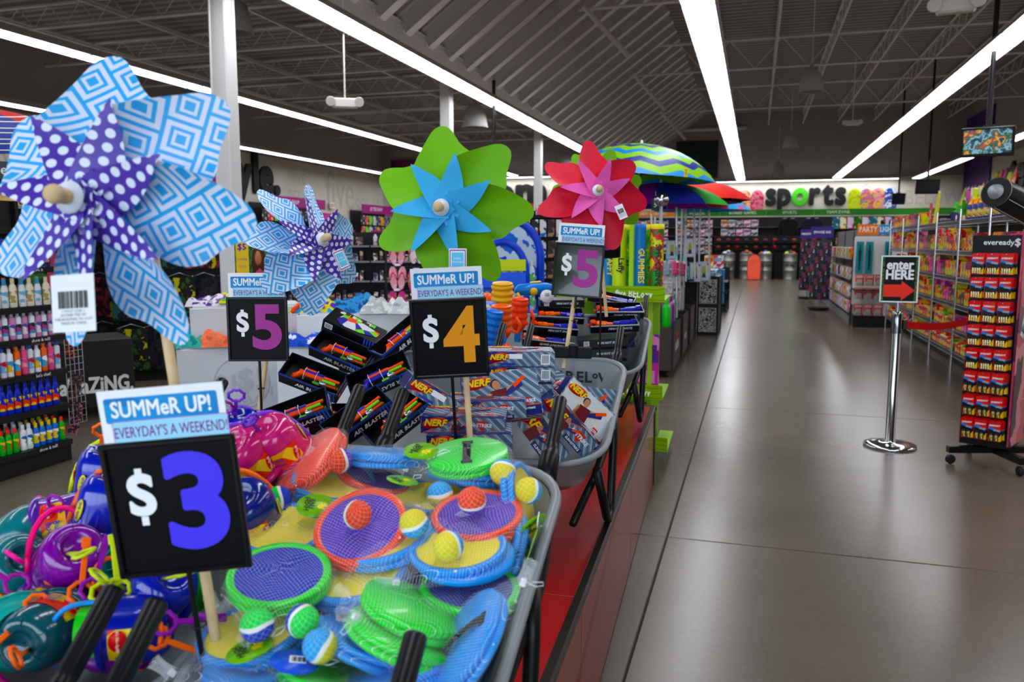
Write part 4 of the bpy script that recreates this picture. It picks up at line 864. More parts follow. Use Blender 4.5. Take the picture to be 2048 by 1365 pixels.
# ---- mini blaster trays
HEX = uvpat('honeycomb_black', ('#0a0a0f', '#23202c'), 40, 'dots')
MSH = art(['#f2581c', '#f2581c', '#ff7a3a', '#f2581c', '#f4f0ec'], 16, .15, 'noise'); MSB = art(['#2423a0', '#3433b8', '#2423a0', '#2423a0', '#f0f0f4'], 16, .15, 'noise')
mb_ = MB(); mb_.box(.05, .022, .02, (0, 0, .012), b=.006); mb_.box(.03, .02, .02, (-.035, 0, .016), b=.007); mb_.cyl((.02, 0, .014), (.045, 0, .014), .007); mb_.tube([(-.04, 0, .01), (-.05, -.018, .01)], .008, 6)
MINI = [mb_.mesh('mini_blaster', MSH), mb_.mesh('mini_blaster', MSB)]
def mini_tray(label, M, closed=False, L=.27, W_=.13, D=.045, flip=False, n=1):
    t = thing('mini_tray', label, 'toy box', M, 'trays of mini blasters stacked in the wheelbarrow')
    if closed: MB().box(L, W_, D, (0, 0, D / 2), b=.001).build('box_body', BLKC, t)
    else:
        open_box(t, L, W_, D, BLKC)
        for k in range(n):
            for s in (0, 1): put('mini_blaster', MINI[(k + s) % 2], t, T(-L * .24 + s * L * .48, .0 + .05 * k, .006) @ RZ(180 * s + random.uniform(-15, 15)) @ SC(1.4, 1.5, 1.6))
        for s in (-1, 1): MB().box(L + .001, .001, .007, (0, s * W_ / 2, D - .0035)).build('edge_print', mat('#1d3f9c' if s > 0 else '#c9ced6', .35), t)
    F = T(0, -W_ / 2 - .001, D * .5) @ RX(90)
    write('MINI HOT SHOTS', WLET, t, F @ T(.03, 0, 0) @ (RZ(180) if flip else Matrix()), .017, fat=.03, res=1, shear=.15)
    if closed:
        MB().box(.03, .0006, .026, (-L * .36, -W_ / 2 - .0006, D * .5)).build('sticker', WH, t); bb = MB()
        for i in range(8): bb.box(.0014, .0004, .02, (-L * .36 - .011 + i * .003, -W_ / 2 - .0011, D * .5))
        bb.build('barcode', BLACK, t)
    MB().box(.0008, W_ * .96, D * .9, (L / 2 + .0004, 0, D / 2)).build('end_print', BKBLUE, t); MB().box(.0008, W_ * .96, D * .9, (-L / 2 - .0004, 0, D / 2)).build('end_print', BKBLUE, t)
    return t
random.seed(9)
for lab, u, v, d, yaw, tilt, roll, kw in (
 ('mini blaster tray on top, turned with its corner up', 1222, 606, 4.35, -14, -14, 12, {}),
 ('mini blaster tray second from top of the tray-rim stack', 1237, 628, 4.2, 2, -20, 0, dict(flip=True)),
 ('mini blaster tray third from top of the tray-rim stack', 1226, 656, 4.05, 2, -18, -2, {}),
 ('closed mini blaster box, upper of two with barcodes', 1205, 690, 3.95, 2, -4, -3, dict(closed=True)),
 ('closed mini blaster box, lower of two with barcodes', 1203, 712, 3.93, 2, -2, -2, dict(closed=True)),
 ('closed mini blaster box lying under both barcodes', 1205, 735, 3.92, 0, 0, 0, dict(closed=True)),
 ('closed mini blaster box at the back behind the $5 sign', 1122, 612, 4.4, 4, -4, 0, dict(closed=True)),
 ('mini blaster tray behind the wooden stick, upper', 1120, 638, 4.2, 2, -20, 3, {}),
 ('mini blaster tray behind the wooden stick, middle', 1106, 660, 4.05, 4, -18, 5, {}),
 ('mini blaster tray with upside-down lettering beside the orange toys', 1090, 688, 3.95, 4, -14, 7, dict(flip=True)),
 ('closed mini blaster box under the tray beside the orange toys', 1092, 714, 3.93, 2, 0, 3, dict(closed=True)),
 ('closed mini blaster box lowest beside the orange toys', 1090, 736, 3.92, 2, 0, 0, dict(closed=True)),
 ('mini blaster box standing on end against the grey rim', 1262, 640, 4.3, 78, 0, -10, dict(closed=True)),
 ('mini blaster box standing on end lower against the grey rim', 1252, 690, 4.2, 78, 0, -14, dict(closed=True))):
    mini_tray(lab, pose(aty(u, v, d + .42), yaw, tilt, roll), **kw)
MB().cyl((0, 0, 0), (.0, 0, .05), .02, n=6).box(.15, .03, .045, (0, .01, .02), b=.004).build('stick_clamp', mat('#0c0c0d', .6), None, pose(atd(1146, 716, 3.18), 2, 0, 2), label='black clamp holding the pinwheel stick on the tray rim', cat='clamp')
# ---- water toys
def ribbed(label, u, v, d, c, roll=0, n=4, r=.05, h=.03, cup=False):
    t = thing('water_toy', label, 'water toy', pose(atd(u, v, d), 0, -8, roll), 'ribbed water toys')
    prof = []
    for k in range(n): prof += [(r * .86, k * h), (r, k * h + h * .25), (r * 1.02, k * h + h * .5), (r * .97, k * h + h * .72), (r * .86, k * h + h * .95)]
    prof = [(r * .3, -.03), (r * .62, -.025), (r * .8, -.01)] + prof + [(r * .95, n * h), (r * .9, n * h + .004), (r * .5, n * h + .005)]
    MB().lathe(prof, 22).build('ribbed_barrel', mat(c, .3), t)
    MB().tube([(r * .9, 0, .01), (r * 1.5, 0, .0), (r * 1.7, 0, .04), (r * 1.3, 0, .08)], .009, 8).build('toy_handle', mat(c, .3), t)
    MB().cyl((0, 0, -.09), (0, 0, -.02), .018, n=10).build('nozzle', mat('#2f7fd0', .3), t)
    return t
ribbed('yellow ribbed water toy standing tallest in its heap', 1005, 616, 4.3, '#f3b90c', 0, 4, .06, .033)
ribbed('orange ribbed water toy with flared top', 1003, 666, 4.0, '#ff6a1a', 0, 4, .055, .034)
ribbed('orange ribbed water toy beside the flared one', 1037, 650, 4.15, '#ff5212', 4, 4, .045, .034)
ribbed('blue ribbed water toy leaning behind the $4 sign', 976, 690, 3.9, '#1f78d8', 12, 5, .045, .034)
ribbed('blue ribbed water toy standing behind the yellow one', 975, 645, 4.2, '#1f78d8', 0, 3, .055, .033)
ribbed('orange ribbed water toy lying low in the heap', 985, 712, 3.9, '#ff5a18', 80, 3, .05, .03)
ribbed('orange ribbed water toy at the far end behind the sign', 962, 600, 4.5, '#ff6a1a', 90, 3, .04, .03)
ribbed('green ribbed water toy low between the blue ones', 962, 735, 4.35, '#3fae2a', 20, 3, .05, .03)
g = thing('water_gun', 'blue water blaster lying on top of the ribbed toys', 'water toy', pose(atd(1072, 578, 4.4), 10, 0, -4))
MB().lathe([(.012, -.12), (.03, -.1), (.036, -.02), (.03, .06), (.018, .09), (.022, .14)], 14, RY(90)).build('gun_body', mat('#2480dc', .28), g)
MB().tube([(.05, -.02, -.02), (.04, -.03, -.08)], .016, 8).build('gun_grip', mat('#2480dc', .28), g); MB().ball(.022, (-.02, -.035, -.012), n=12).build('gun_button', mat('#e8b51a', .3), g); MB().box(.06, .03, .012, (.0, 0, .036), b=.004).build('gun_sight', mat('#f0c020', .3), g)
g2 = thing('round_price_tag', 'round white barcode tag beside the mini blasters', 'price tag', pose(atd(1094, 593, 4.0), 0, -10, 0) @ RX(90))
MB().lathe([(.001, 0), (.034, 0), (.034, .0012), (.001, .0012)], 20).build('tag_disc', WH, g2); bb = MB()
for i in range(7): bb.box(.0016, .018, .0004, (-.01 + i * .0033, .008, .0015))
bb.build('barcode', BLACK, g2)
copy_tree(g2, pose(atd(972, 622, 4.05), 20, -10, 0) @ RX(90), 'round white barcode tag on the blue ribbed toy')
# ---------------------------------------------------------------- shop fittings: general builders
def lookat(p, q=None):
    """frame at p whose front (-y) looks at the viewer's side; x right, y away, z up"""
    d = Vector((p[0], p[1], 0)); d.normalize(); return Matrix.Translation(p) @ Matrix((Vector((d.y, -d.x, 0)), d, Vector((0, 0, 1)))).transposed().to_4x4()
def gondola(name, label, M, w, h, levels, dep=.4, m=None, back=None, strip=None, group=None, cat='shelf unit', base=.14, lip=.03):
    m = m or mat('#17171a', .5); t = thing(name, label, cat, M, group)
    MB().box(w, .03, h, (w / 2, dep - .015, h / 2)).build('back_panel', back or m, t)
    if base: MB().box(w, dep - .02, base, (w / 2, dep / 2, base / 2)).build('plinth', m, t)
    for x in (0, w): MB().box(.03, .04, h, (x, dep - .04, h / 2)).build('upright', m, t)
    for z in levels:
        s = MB().box(w, dep - .03, .018, (w / 2, dep / 2 - .01, z - .01)).build('shelf_board', m, t)
        if strip: MB().box(w, .008, lip, (w / 2, -.004, z - lip / 2)).build('price_strip', strip, s)
    return t
PMESH = {}
def P(key, fn):
    if key not in PMESH: PMESH[key] = fn()
    return PMESH[key]
def pbox(w, d, h, cols, sc=18, kind='voronoi'):
    def f():
        m = MB().box(w, d, h, (0, 0, h / 2), b=min(w, d, h) * .04)
        m.box(w * .86, .0015, h * .3, (0, -d / 2 - .0005, h * .68), mi=1); m.box(w * .5, .0015, h * .22, (w * .1, -d / 2 - .0005, h * .28), mi=2)
        return m.mesh('carton', [art(cols, sc, .35, kind), mat(cols[-1], .4), mat(cols[0] if len(cols) < 3 else cols[1], .4)])
    return P(('box', w, d, h, tuple(cols), sc, kind), f)
def pbottle(r, h, body, cap, lab=None, sq=.7, shape=0):
    def f():
        b = MB()
        if shape == 0: prof = [(r * .9, 0), (r, h * .03), (r, h * .62), (r * .8, h * .74), (r * .45, h * .8)]
        elif shape == 1: prof = [(r * .96, 0), (r, h * .02), (r, h * .78), (r * .7, h * .84), (r * .55, h * .85)]          # spray can
        else: prof = [(r * .75, 0), (r * .8, h * .2), (r * .95, h * .5), (r, h * .85), (r * .9, h * .95), (r * .3, h)]      # tube on its cap
        b.lathe(prof, 12, sq=sq); z = prof[-1][1]
        if shape == 2: b.lathe([(r * .8, -.001), (r * .8, h * .18)], 12, mi=1, sq=sq)
        else: b.lathe([(r * .5, z), (r * .52, h * .97), (r * .4, h)], 10, mi=1, sq=sq if shape == 0 else 1)
        if lab:
            q = prof[2][0]; b.lathe([(q * 1.012, h * .16), (q * 1.012, h * .56)], 12, mi=2, sq=sq, capb=False, capt=False)
        return b.mesh('bottle', [mat(body, .3), mat(cap, .3), art(lab, 40, .35) if lab else mat(body, .3)])
    return P(('bot', r, h, body, cap, tuple(lab) if lab else 0, sq, shape), f)
def pcard(w, h, cols, sc=14, blister=None):
    def f():
        m = MB().box(w, .004, h, (0, 0, -h / 2), b=.001); m.box(w * .8, .002, h * .22, (0, -.003, -h * .2), mi=1)
        if blister: m.box(w * .6, .02, h * .42, (0, -.01, -h * .66), mi=2, b=.006)
        m.cyl((0, -.01, -h * .04), (0, .06, -h * .04), .002, n=4, mi=3)
        return m.mesh('hang_card', [art(cols, sc, .35), mat(cols[-1], .4), mat(blister or cols[0], .25), STEEL])
    return P(('card', w, h, tuple(cols), sc, blister), f)
def row(name, label, cat, group, meshes, M, x0, x1, step, z, y=.08, deep=1, ystep=.08, jit=.004, skip=0):
    """things side by side on a shelf; meshes cycle in runs"""
    x = x0; i = 0
    while x <= x1:
        for k in range(deep):
            if skip and random.random() < skip: continue
            me = meshes[i % len(meshes)] if isinstance(meshes, list) else meshes(i)
            lb, gr = (label[i % len(label)], group + ' %d' % (i % len(label))) if isinstance(label, list) else (label, group)
            put(name, me, None, M @ T(x + random.uniform(-jit, jit), y + k * ystep, z) @ RZ(random.uniform(-4, 4)), lb, cat, gr)
        x += step; i += 1
DK = mat('#141416', .5); STRIP = mat('#1a1a1c', .35)
random.seed(21)
# ---------------------------------------------------------------- sun care shelf at the picture's edge
SM = T(-4.8, 3.55, 0) @ RZ(90)
LV = [.16, .43, .69, .94, 1.16, 1.43, 1.7]
g = gondola('sun_care_shelf', 'black shelf unit of sun care bottles at the picture edge', SM, 1.05, 1.9, LV, .42, DK, strip=STRIP, lip=.04)
for z, s in ((.16, 'show & tell!'), (.69, "let's chat!"), (.94, 'show & tell!'), (.43, ''), (1.43, 'before it')):
    if s: write(s, WH, g, SM.inverted() @ SM @ T(.84, -.0085, z - .02) @ RX(90), .032, res=1, bold=.01)
def cyc(*ms): return list(ms)
R_ = lambda lab, grp, ms, z, step=.062, deep=2, cat='bottle', **kw: row('bottle', lab, cat, grp, ms, SM, .3, 1.02, step, z, .05, deep, .075, **kw)
R_(['blue sunscreen bottle with yellow cap on the bottom sun care shelf'] * 4 + ['green spray bottle with red cap on the bottom sun care shelf'] * 3 + ['white lotion bottle on the bottom sun care shelf'] * 2, 'bottom row of the sun care shelf', [pbottle(.024, .17, '#1d6fd0', '#f0d020', ['#1d6fd0', '#f0d020', '#ffffff'], .8)] * 4 + [pbottle(.024, .17, '#2fae3a', '#e8402a', ['#e85a1a', '#2fae3a', '#f6d030'], .8)] * 3 + [pbottle(.026, .18, '#eef0ee', '#dfe4e8', ['#5fb03a', '#ffffff', '#2a6fc0'], .8)] * 2, .16, .055, 3)
R_('dark blue sun lotion bottle with orange label, second sun care shelf', 'blue lotion row', [pbottle(.027, .205, '#1a2fb4', '#1a2fb4', ['#1a2fb4', '#e8461f', '#f3c61e', '#1a2fb4'], .6)], .43, .062, 2)
R_(['pink spray can on the third sun care shelf', 'pale blue spray can on the third sun care shelf', 'white spray can on the third sun care shelf', 'orange spray can on the third sun care shelf'], 'spray can row', [pbottle(.022, .2, '#e85a86', '#f0a0b8', ['#f0a0b8', '#e85a86'], 1, 1), pbottle(.022, .2, '#dfe6f0', '#2f5fb8', ['#dfe6f0', '#7fb0e0', '#c02a3a'], 1, 1), pbottle(.023, .19, '#f4f6f8', '#e8eef4', ['#f4f6f8', '#f0c040', '#3f9ad8'], 1, 1), pbottle(.022, .2, '#f0701c', '#f08a3c', ['#f0701c', '#3fb0e0', '#ffffff'], 1, 1)], .69, .055, 2)
R_(['white spray can with printed band, fourth sun care shelf', 'lilac spray can, fourth sun care shelf'], 'white spray can row', [pbottle(.022, .185, '#e9ecf2', '#c9ced6', ['#e9ecf2', '#b03a86', '#4f9ad0', '#2a2a2a'], 1, 1), pbottle(.022, .185, '#d08ab8', '#d9dde4', ['#d08ab8', '#e9ecf2', '#6f4fb0'], 1, 1)], .94, .052, 2)
R_(['cream lotion bottle with pale cap, fifth sun care shelf', 'white lotion bottle with blue cap, fifth sun care shelf'], 'cream lotion row', [pbottle(.03, .2, '#f2ead2', '#e9dcb4', ['#f2ead2', '#b9a06a', '#f2ead2'], .6), pbottle(.028, .19, '#eef3f5', '#3f9ad8', ['#eef3f5', '#7fc0e0'], .6)], 1.16, .066, 2)
R_(['dark blue sun lotion tube, sixth sun care shelf', 'orange sun lotion tube, sixth sun care shelf'], 'tube row', [pbottle(.026, .2, '#1e3f9a', '#14285f', ['#1e3f9a', '#f0902a', '#2f6fd0'], .5, 2), pbottle(.024, .18, '#e07a2a', '#1e3f9a', ['#e07a2a', '#1e3f9a', '#3f8fd8'], .5, 2)], 1.43, .058, 2)
# flip-flops
def sole(n=14):
    pts = []
    for i in range(n):
        a = 2 * pi * i / n; w = .036 + .009 * sin(a) if sin(a) > 0 else .036 + .004 * sin(a)
        pts.append((w * cos(a), .115 * sin(a)))
    return pts
def flipflop(label, M, cols, strap, group):
    t = thing('flip_flops', label, 'flip-flops', M, group); k = ('ff', tuple(cols), strap)
    if k not in PMESH:
        PMESH[k] = (MB().prism(sole(), .016).mesh('sole', art(cols, 40, .6, 'wave')),
                    MB().tube([(0, .06, .016), (-.02, .03, .034), (-.034, -.02, .018)], .005, 6).tube([(0, .06, .016), (.02, .03, .034), (.034, -.02, .018)], .005, 6).mesh('strap', mat(strap, .5)))
    for s in (-1, 1):
        so = put('sole', PMESH[k][0], t, RX(90) @ T(s * .04, -.13, 0) @ RZ(-s * 5)); put('strap', PMESH[k][1], so)
    MB().box(.05, .006, .022, (0, -.004, 0)).cyl((0, -.03, .004), (0, .12, .004), .003, n=5).build('hanger', mat('#20b8c0' if 'aqua' in label else '#f0f0f0', .4), t)
    return t
FF = [(['#e8e4e0', '#c84a4a', '#e8e4e0', '#3a5aa8'], '#2f5fb8', 'white flip-flops with blue straps'), (['#e8a0b0', '#f4d4da', '#e890a4'], '#d83a5a', 'pink striped flip-flops'), (['#d83a8a', '#c8d830', '#2a2a30', '#d83a8a'], '#c8d830', 'pink and lime flip-flops'), (['#5fa8a0', '#e0c060', '#c85a3a'], '#5a3a2a', 'banded teal flip-flops'), (['#f0e0e4', '#e06a80', '#f0e0e4'], '#e03a5a', 'candy striped flip-flops')]
def rackcol(u, v0, v1, n, d, where, group, idx):
    for k in range(n):
        v = v0 + (v1 - v0) * k / max(1, n - 1); c, s, nm = FF[idx[k % len(idx)]]
        for j in range(3): flipflop('%s %s, row %d' % (nm, where, k + 1), lookat(atd(u, v, d) + HF * .03 * j) @ T(random.uniform(-.01, .01), 0, 0) @ SC(1.12), c, s, group + ' row %d' % (k + 1))
def post_rack(name, label, p, h, w):
    t = thing(name, label, 'rack', lookat((p.x, p.y, 0))); 
    for x in (-w / 2, w / 2): MB().box(.025, .025, h, (x, .1, h / 2)).build('upright', DK, t)
    for k in range(5): MB().box(w, .02, .02, (0, .1, h * (.3 + .16 * k))).build('cross_bar', DK, t)
    MB().box(w, .4, .03, (0, .1, .015)).build('base', DK, t); return t
post_rack('flip_flop_rack', 'black rack of white flip-flops behind the $5 sign', atd(448, 600, 10.0), 1.75, .5)
rackcol(441, 500, 645, 3, 9.8, 'on the rack behind the $5 sign', 'flip-flops on the rack by the white cube', [0, 0, 4])
rackcol(413, 520, 660, 3, 9.9, 'at the rack edge by the white cube', 'flip-flops at the rack edge', [0, 3, 4])
post_rack('flip_flop_rack', 'black rack of pink flip-flops behind the $4 sign', atd(818, 600, 8.9), 1.7, .5)
rackcol(793, 480, 680, 5, 8.7, 'on the first post beside the cosmetics', 'flip-flops on the first post', [1, 1, 2, 3, 2])
rackcol(832, 478, 600, 3, 8.8, 'on the second post by the $4 sign', 'flip-flops on the second post', [4, 2, 1])
# wire end panel with bags, hats, shirt, posters
t = thing('wire_grid_rack', 'chrome wire grid panel on the end of the sun care shelf', 'wire grid', T(-4.84, 4.63, .25) @ RZ(90)); m = MB()
for k in range(5): m.cyl((k * .04, 0, 0), (k * .04, 0, .95), .003, n=5)
for k in range(20): m.cyl((0, 0, k * .05), (.16, 0, k * .05), .0022, n=5)
m.build('wires', STEEL, t)
for i, (z, c, lab) in enumerate(((.98, '#e85a1a', 'orange mesh bag hanging on the wire panel'), (.62, '#8a5a4a', 'brown striped sandal bundle low on the wire panel'), (.4, '#b06a7a', 'pink woven sandal bundle at the foot of the wire panel'))):
    MB().sheet(lambda a, b: ((a - .5) * .09, .03 * sin(6 * a + i) - .03 * cos(3 * b), -b * .24 + .02 * sin(9 * a)), 10, 8).build('hanging_bag', art([c, '#2a2a2a', c], 30, .8, 'noise'), None, T(-4.86, 4.72, z) @ RZ(90), label=lab, cat='bag')
def hat(label, M, c):
    MB().lathe([(.17, 0), (.165, .008), (.095, .01), (.085, .06), (.07, .1), (.03, .108), (.001, .106)], 20, capb=False, capt=False).build('straw_hat', art([c, '#d9c48a', c, '#b89a5a'], 60, .9, 'rings'), None, M, label=label, cat='hat', group='straw hats on the top shelf')
HM = lookat((atd(45, 470, 7.6).x, atd(45, 470, 7.6).y, 0))
g = gondola('hat_shelf', 'dark shelf unit with straw hats behind the patterned pinwheel', HM @ T(-.6, 0, 0), 1.05, 2.35, [.5, .9, 1.45, 1.72, 1.95], .4, DK, strip=mat('#8a8f8c', .4))
MB().box(.7, .03, .16, (.3, -.02, 2.27)).build('header_sign', mat('#3c4a48', .5), g); write('sunglasses.', mat('#e8ece8', .5), g, T(.32, -.037, 2.27) @ RX(90), .13, res=2, bold=.01)
for k, (x, z, c) in enumerate(((.1, 1.72, '#c9b06a'), (.42, 1.72, '#a8834a'), (.75, 1.72, '#d9c896'), (.15, 1.95, '#b8a070'), (.5, 1.95, '#cbb27a'), (.8, 1.95, '#a07a44'))): hat(['tan straw hat, first on the lower hat shelf', 'brown straw hat, middle of the lower hat shelf', 'pale straw hat, end of the lower hat shelf', 'straw hat, first on the upper hat shelf', 'golden straw hat, middle of the upper hat shelf', 'dark straw hat, end of the upper hat shelf'][k], HM @ T(x - .6, .17, z), c)
sh = thing('t_shirt', 'white ringer t-shirt with red print hanging over the sun care shelf', 't-shirt', lookat(atd(2, 455, 5.9)))
MB().prism([(-.2, -.3), (.16, -.3), (.15, -.06), (.19, -.09), (.24, .0), (.13, .08), (.05, .1), (-.02, .075), (-.09, .1), (-.2, .08)], .02, RX(90)).build('shirt_body', mat('#e9eaec', .9, bump=.4, nscale=12), sh)
MB().tube([(.05, -.024, .1), (-.02, -.026, .07), (-.09, -.024, .1)], .006, 5).build('collar', mat('#1a2a5a', .9), sh)
MB().lathe([(.05, 0), (.035, .001), (.036, .002)], 20, T(-.06, -.024, -.12) @ RX(90), capb=False).build('print', mat('#b82a32', .7), sh)
def poster(label, M, w, h, s=1):
    t = thing('poster', label, 'poster', M, 'summer style posters')
    MB().box(w, .012, h, (0, 0, h / 2)).build('board', art(['#2f5a2a', '#3f7a34', '#1f3f22', '#6a9a4a'], 14, .5, 'noise'), t)
    MB().box(w * .38, .004, h * .52, (-w * .27, -.009, h * .72)).build('price_panel', mat('#e8c51a', .5), t)
    MB().box(.04, .01, M.translation.z, (0, .015, -M.translation.z / 2)).build('stand_post', DK, t)
    write('$5', mat('#5a2a8a', .5), t, T(-w * .27, -.012, h * .87) @ RX(90), w * .28, fat=.03, res=1)
    for i, q in enumerate(('SUMMER', 'STYLE')): write(q, mat('#5a2a8a', .5), t, T(-w * .27, -.012, h * (.7 - .1 * i)) @ RX(90), w * .08, res=1)
    MB().lathe([(.001, 0), (1, 0), (1, .002), (.001, .002)], 16, T(w * .22, -.008, h * .66) @ RX(90) @ SC(w * .22, h * .24, 1)).build('hair_print', mat('#4a2416', .7), t)
    MB().lathe([(.001, 0), (1, 0), (1, .002), (.001, .002)], 16, T(w * .2, -.011, h * .72) @ RX(90) @ SC(w * .1, h * .1, 1)).build('face_print', mat('#b8774f', .6), t)
    MB().prism([(-.16, -.3), (.2, -.3), (.16, .1), (.04, .16), (-.1, .1)], .002, T(w * .2, -.01, h * .42) @ RX(90) @ SC(w, h, 1)).build('dress_print', mat('#c84a6a', .6), t); return t
poster('tall summer style poster with yellow price panel beside the white tee', lookat(atd(92, 600, 6.6)), .34, .68)
poster('summer style poster with yellow price panel beside the small pinwheel', lookat(atd(507, 620, 7.6)), .3, .68)
# ---- carts, cube tables, folded clothing
def cloth(label, M, w, d, h, cols, seed=0, sc=8, kind='noise', group=None):
    rn = random.Random(seed); q = [rn.uniform(0, 6.28) for _ in range(8)]
    def fn(a, b):
        x, y = a - .5, b - .5; e = max(0, 1 - (max(abs(x), abs(y)) * 2) ** 6)
        z = h * e * (.65 + .2 * sin(7 * a + q[0] + 3 * b) + .15 * sin(13 * b + q[1] + 4 * a) + .1 * sin(21 * a - 9 * b + q[2]))
        return (w * (x + .05 * sin(8 * b + q[3])), d * (y + .05 * sin(8 * a + q[4])), z + .004)
    return MB().sheet(fn, 26, 20).build('folded_cloth', art(cols, sc, .9, kind), None, M, label=label, cat='clothing', group=group)
c = thing('display_cart', 'dark wheeled cart lettered AMAZING with folded clothes on it', 'cart', lookat((atd(195, 700, 7.3).x, atd(195, 700, 7.3).y, 0)) @ RZ(10))
MB().box(1.0, .6, .6, (-.2, .3, .42), b=.01).build('cart_body', mat('#22201f', .5), c)
for x in (-.6, .22): MB().lathe([(.04, -.015), (.05, 0), (.04, .015)], 12, T(x, .08, .06) @ RY(90)).build('caster', BLACK, c)
write('aMaZiNG.', mat('#e4e2de', .5), c, T(-.02, -.006, .3) @ RX(90), .2, fat=.03, res=2, align='CENTER', sx=.72)
CMw = c.matrix_local.copy()
for i, (x, cols, lab) in enumerate(((-.5, ['#3a6a8a', '#2a2a30', '#c8d030'], 'teal and black folded shirts on the amazing cart'), (-.2, ['#e0d8c0', '#d8a020', '#2a3a2a'], 'cream folded shirts on the amazing cart'), (.1, ['#2a7a8a', '#d84a2a', '#1a1a1e', '#d8c840'], 'striped bright folded shirts on the amazing cart end'))): cloth(lab, CMw @ T(x, .3, .72), .34, .5, .14, cols, i, 10)
WHC = mat('#d8dade', .55)
def cube(label, M, w, d, h, logo=False):
    t = thing('display_cube', label, 'display cube', M, 'white display cubes')
    MB().box(w, d, h, (w / 2, d / 2, h / 2), b=.006).build('cube_body', WHC, t); MB().box(w - .06, d - .06, .02, (w / 2, d / 2, h + .008)).build('cube_top', WHC, t)
    if logo:
        lg = mat('#c3c6cb', .55); MB().tube([(w * .55 + .25 * cos(a), -.003, h * .45 + .25 * sin(a)) for a in [i * pi / 16 for i in range(32)]], .006, 4, closed=True).build('logo_ring', lg, t)
        write('$1', lg, t, T(w * .42, -.004, h * .45) @ RX(90), .22, fat=.02, res=2); write('to', lg, t, T(w * .53, -.004, h * .45) @ RX(90), .08, res=1); write('$5', lg, t, T(w * .66, -.004, h * .48) @ RX(90), .3, fat=.02, res=2); write('BELoW', lg, t, T(w * .66, -.004, h * .2) @ RX(90) @ RZ(20), .12, fat=.02, res=1)
    return t
CM = lookat((atd(357, 800, 7.4).x, atd(357, 800, 7.4).y, 0)) @ RZ(-2)
cube('front white display cube with faint price logo', CM, 1.02, .55, .62, True); cube('taller white display cube behind the logo cube', CM @ T(.12, .6, 0), 1.1, .6, .95)
for i, (x, y, z, w, h, cols, lab) in enumerate(((.12, .18, .63, .26, .13, ['#3fa89a', '#4fb8aa', '#2f8a80'], 'teal shirt heap on the front white cube'), (.4, .14, .63, .4, .15, ['#ff7a5a', '#ff8a68', '#f0684a'], 'coral shirt heap on the front white cube'), (.8, .25, .63, .4, .12, ['#f05a9a', '#ff7ab0', '#e04a8a'], 'pink shirt on the front white cube behind the $5 sign'),
     (.35, .85, .96, .5, .12, ['#5a3a86', '#e8e4ee', '#7a5aa0'], 'purple and white tie-dye heap on the taller cube'), (.6, .8, .99, .4, .12, ['#5fc04a', '#e8d83a', '#3fa0c0'], 'green and yellow tie-dye shirt on the taller cube'))): cloth(lab, CM @ T(x, y, z), w, .36, h, cols, i + 5)
CM2 = lookat((atd(660, 700, 6.9).x, atd(660, 700, 6.9).y, 0)) @ RZ(-4)
cube('white display cube under tie-dye shirts behind the blaster boxes', CM2 @ T(-.45, 0, 0), 1.0, .6, .7); cube('white display cube farther back with folded shirts', CM2 @ T(-.35, .7, 0), 1.3, .6, .92)
for i, (x, y, z, w, h, cols, lab) in enumerate(((-.2, .15, .71, .45, .13, ['#1f3fa0', '#2a55c8', '#e8ecf4'], 'royal blue shirt heap on the cube behind the blasters'), (.05, .12, .73, .3, .12, ['#f0609a', '#ff80b4', '#f4f4f8'], 'pink cap-like shirt on the cube behind the blasters'), (-.15, .95, .93, .55, .16, ['#e83a8a', '#3fa0d8', '#e8d83a', '#5a3aa8'], 'rainbow tie-dye heap on the farther cube'), (.2, .9, .93, .45, .18, ['#1f5fa0', '#3f8fc8', '#1f4f8a'], 'blue tie-dye heap on the farther cube'),
     (.45, .8, .93, .4, .15, ['#d8dcd8', '#b8c0be', '#e8ece8'], 'pale grey crumpled shirts on the farther cube'), (.7, .75, .93, .4, .15, ['#e4e6e8', '#c8ccd0', '#9aa0a8'], 'white crumpled shirts at the end of the farther cube'))): cloth(lab, CM2 @ T(x, y, z), w, .36, h, cols, i + 15)
bl = thing('toy_blaster', 'small orange toy blaster lying on the tie-dye shirts', 'toy', lookat(atd(618, 612, 7.6))); blaster(bl, RX(-40) @ SC(1.6), 'o')
# ---- dark grid racks of hanging clothes behind the sun care shelf
DARKG = [['#16161a', '#2a2a32', '#16161a'], ['#1f2a4a', '#16161a', '#2a3a6a'], ['#3a2a2a', '#16161a', '#5a3a3a'], ['#1a3a3a', '#16161a', '#2a5a58'], ['#7a2a3a', '#2a1a1e', '#a83a4a'], ['#3a5a2a', '#1a1a1a', '#c8c03a']]
def garment(label, M, cols, group, k):
    q = ('gar', k)
    if q not in PMESH: PMESH[q] = MB().sheet(lambda a, b: ((a - .5) * (.3 + .08 * b) + .01 * sin(9 * b), .05 * sin(7 * a + k) - .04, -b * .5 - .03 * sin(pi * a) * (1 - b)), 10, 8).mesh('garment', art(cols, 9, .9, 'noise'))
    t = thing('hanging_garment', label, 'clothing', M, group); put('cloth', PMESH[q], t); MB().tube([(-.14, 0, -.02), (0, 0, .03), (.14, 0, -.02)], .005, 5).build('hanger', STEEL, t)
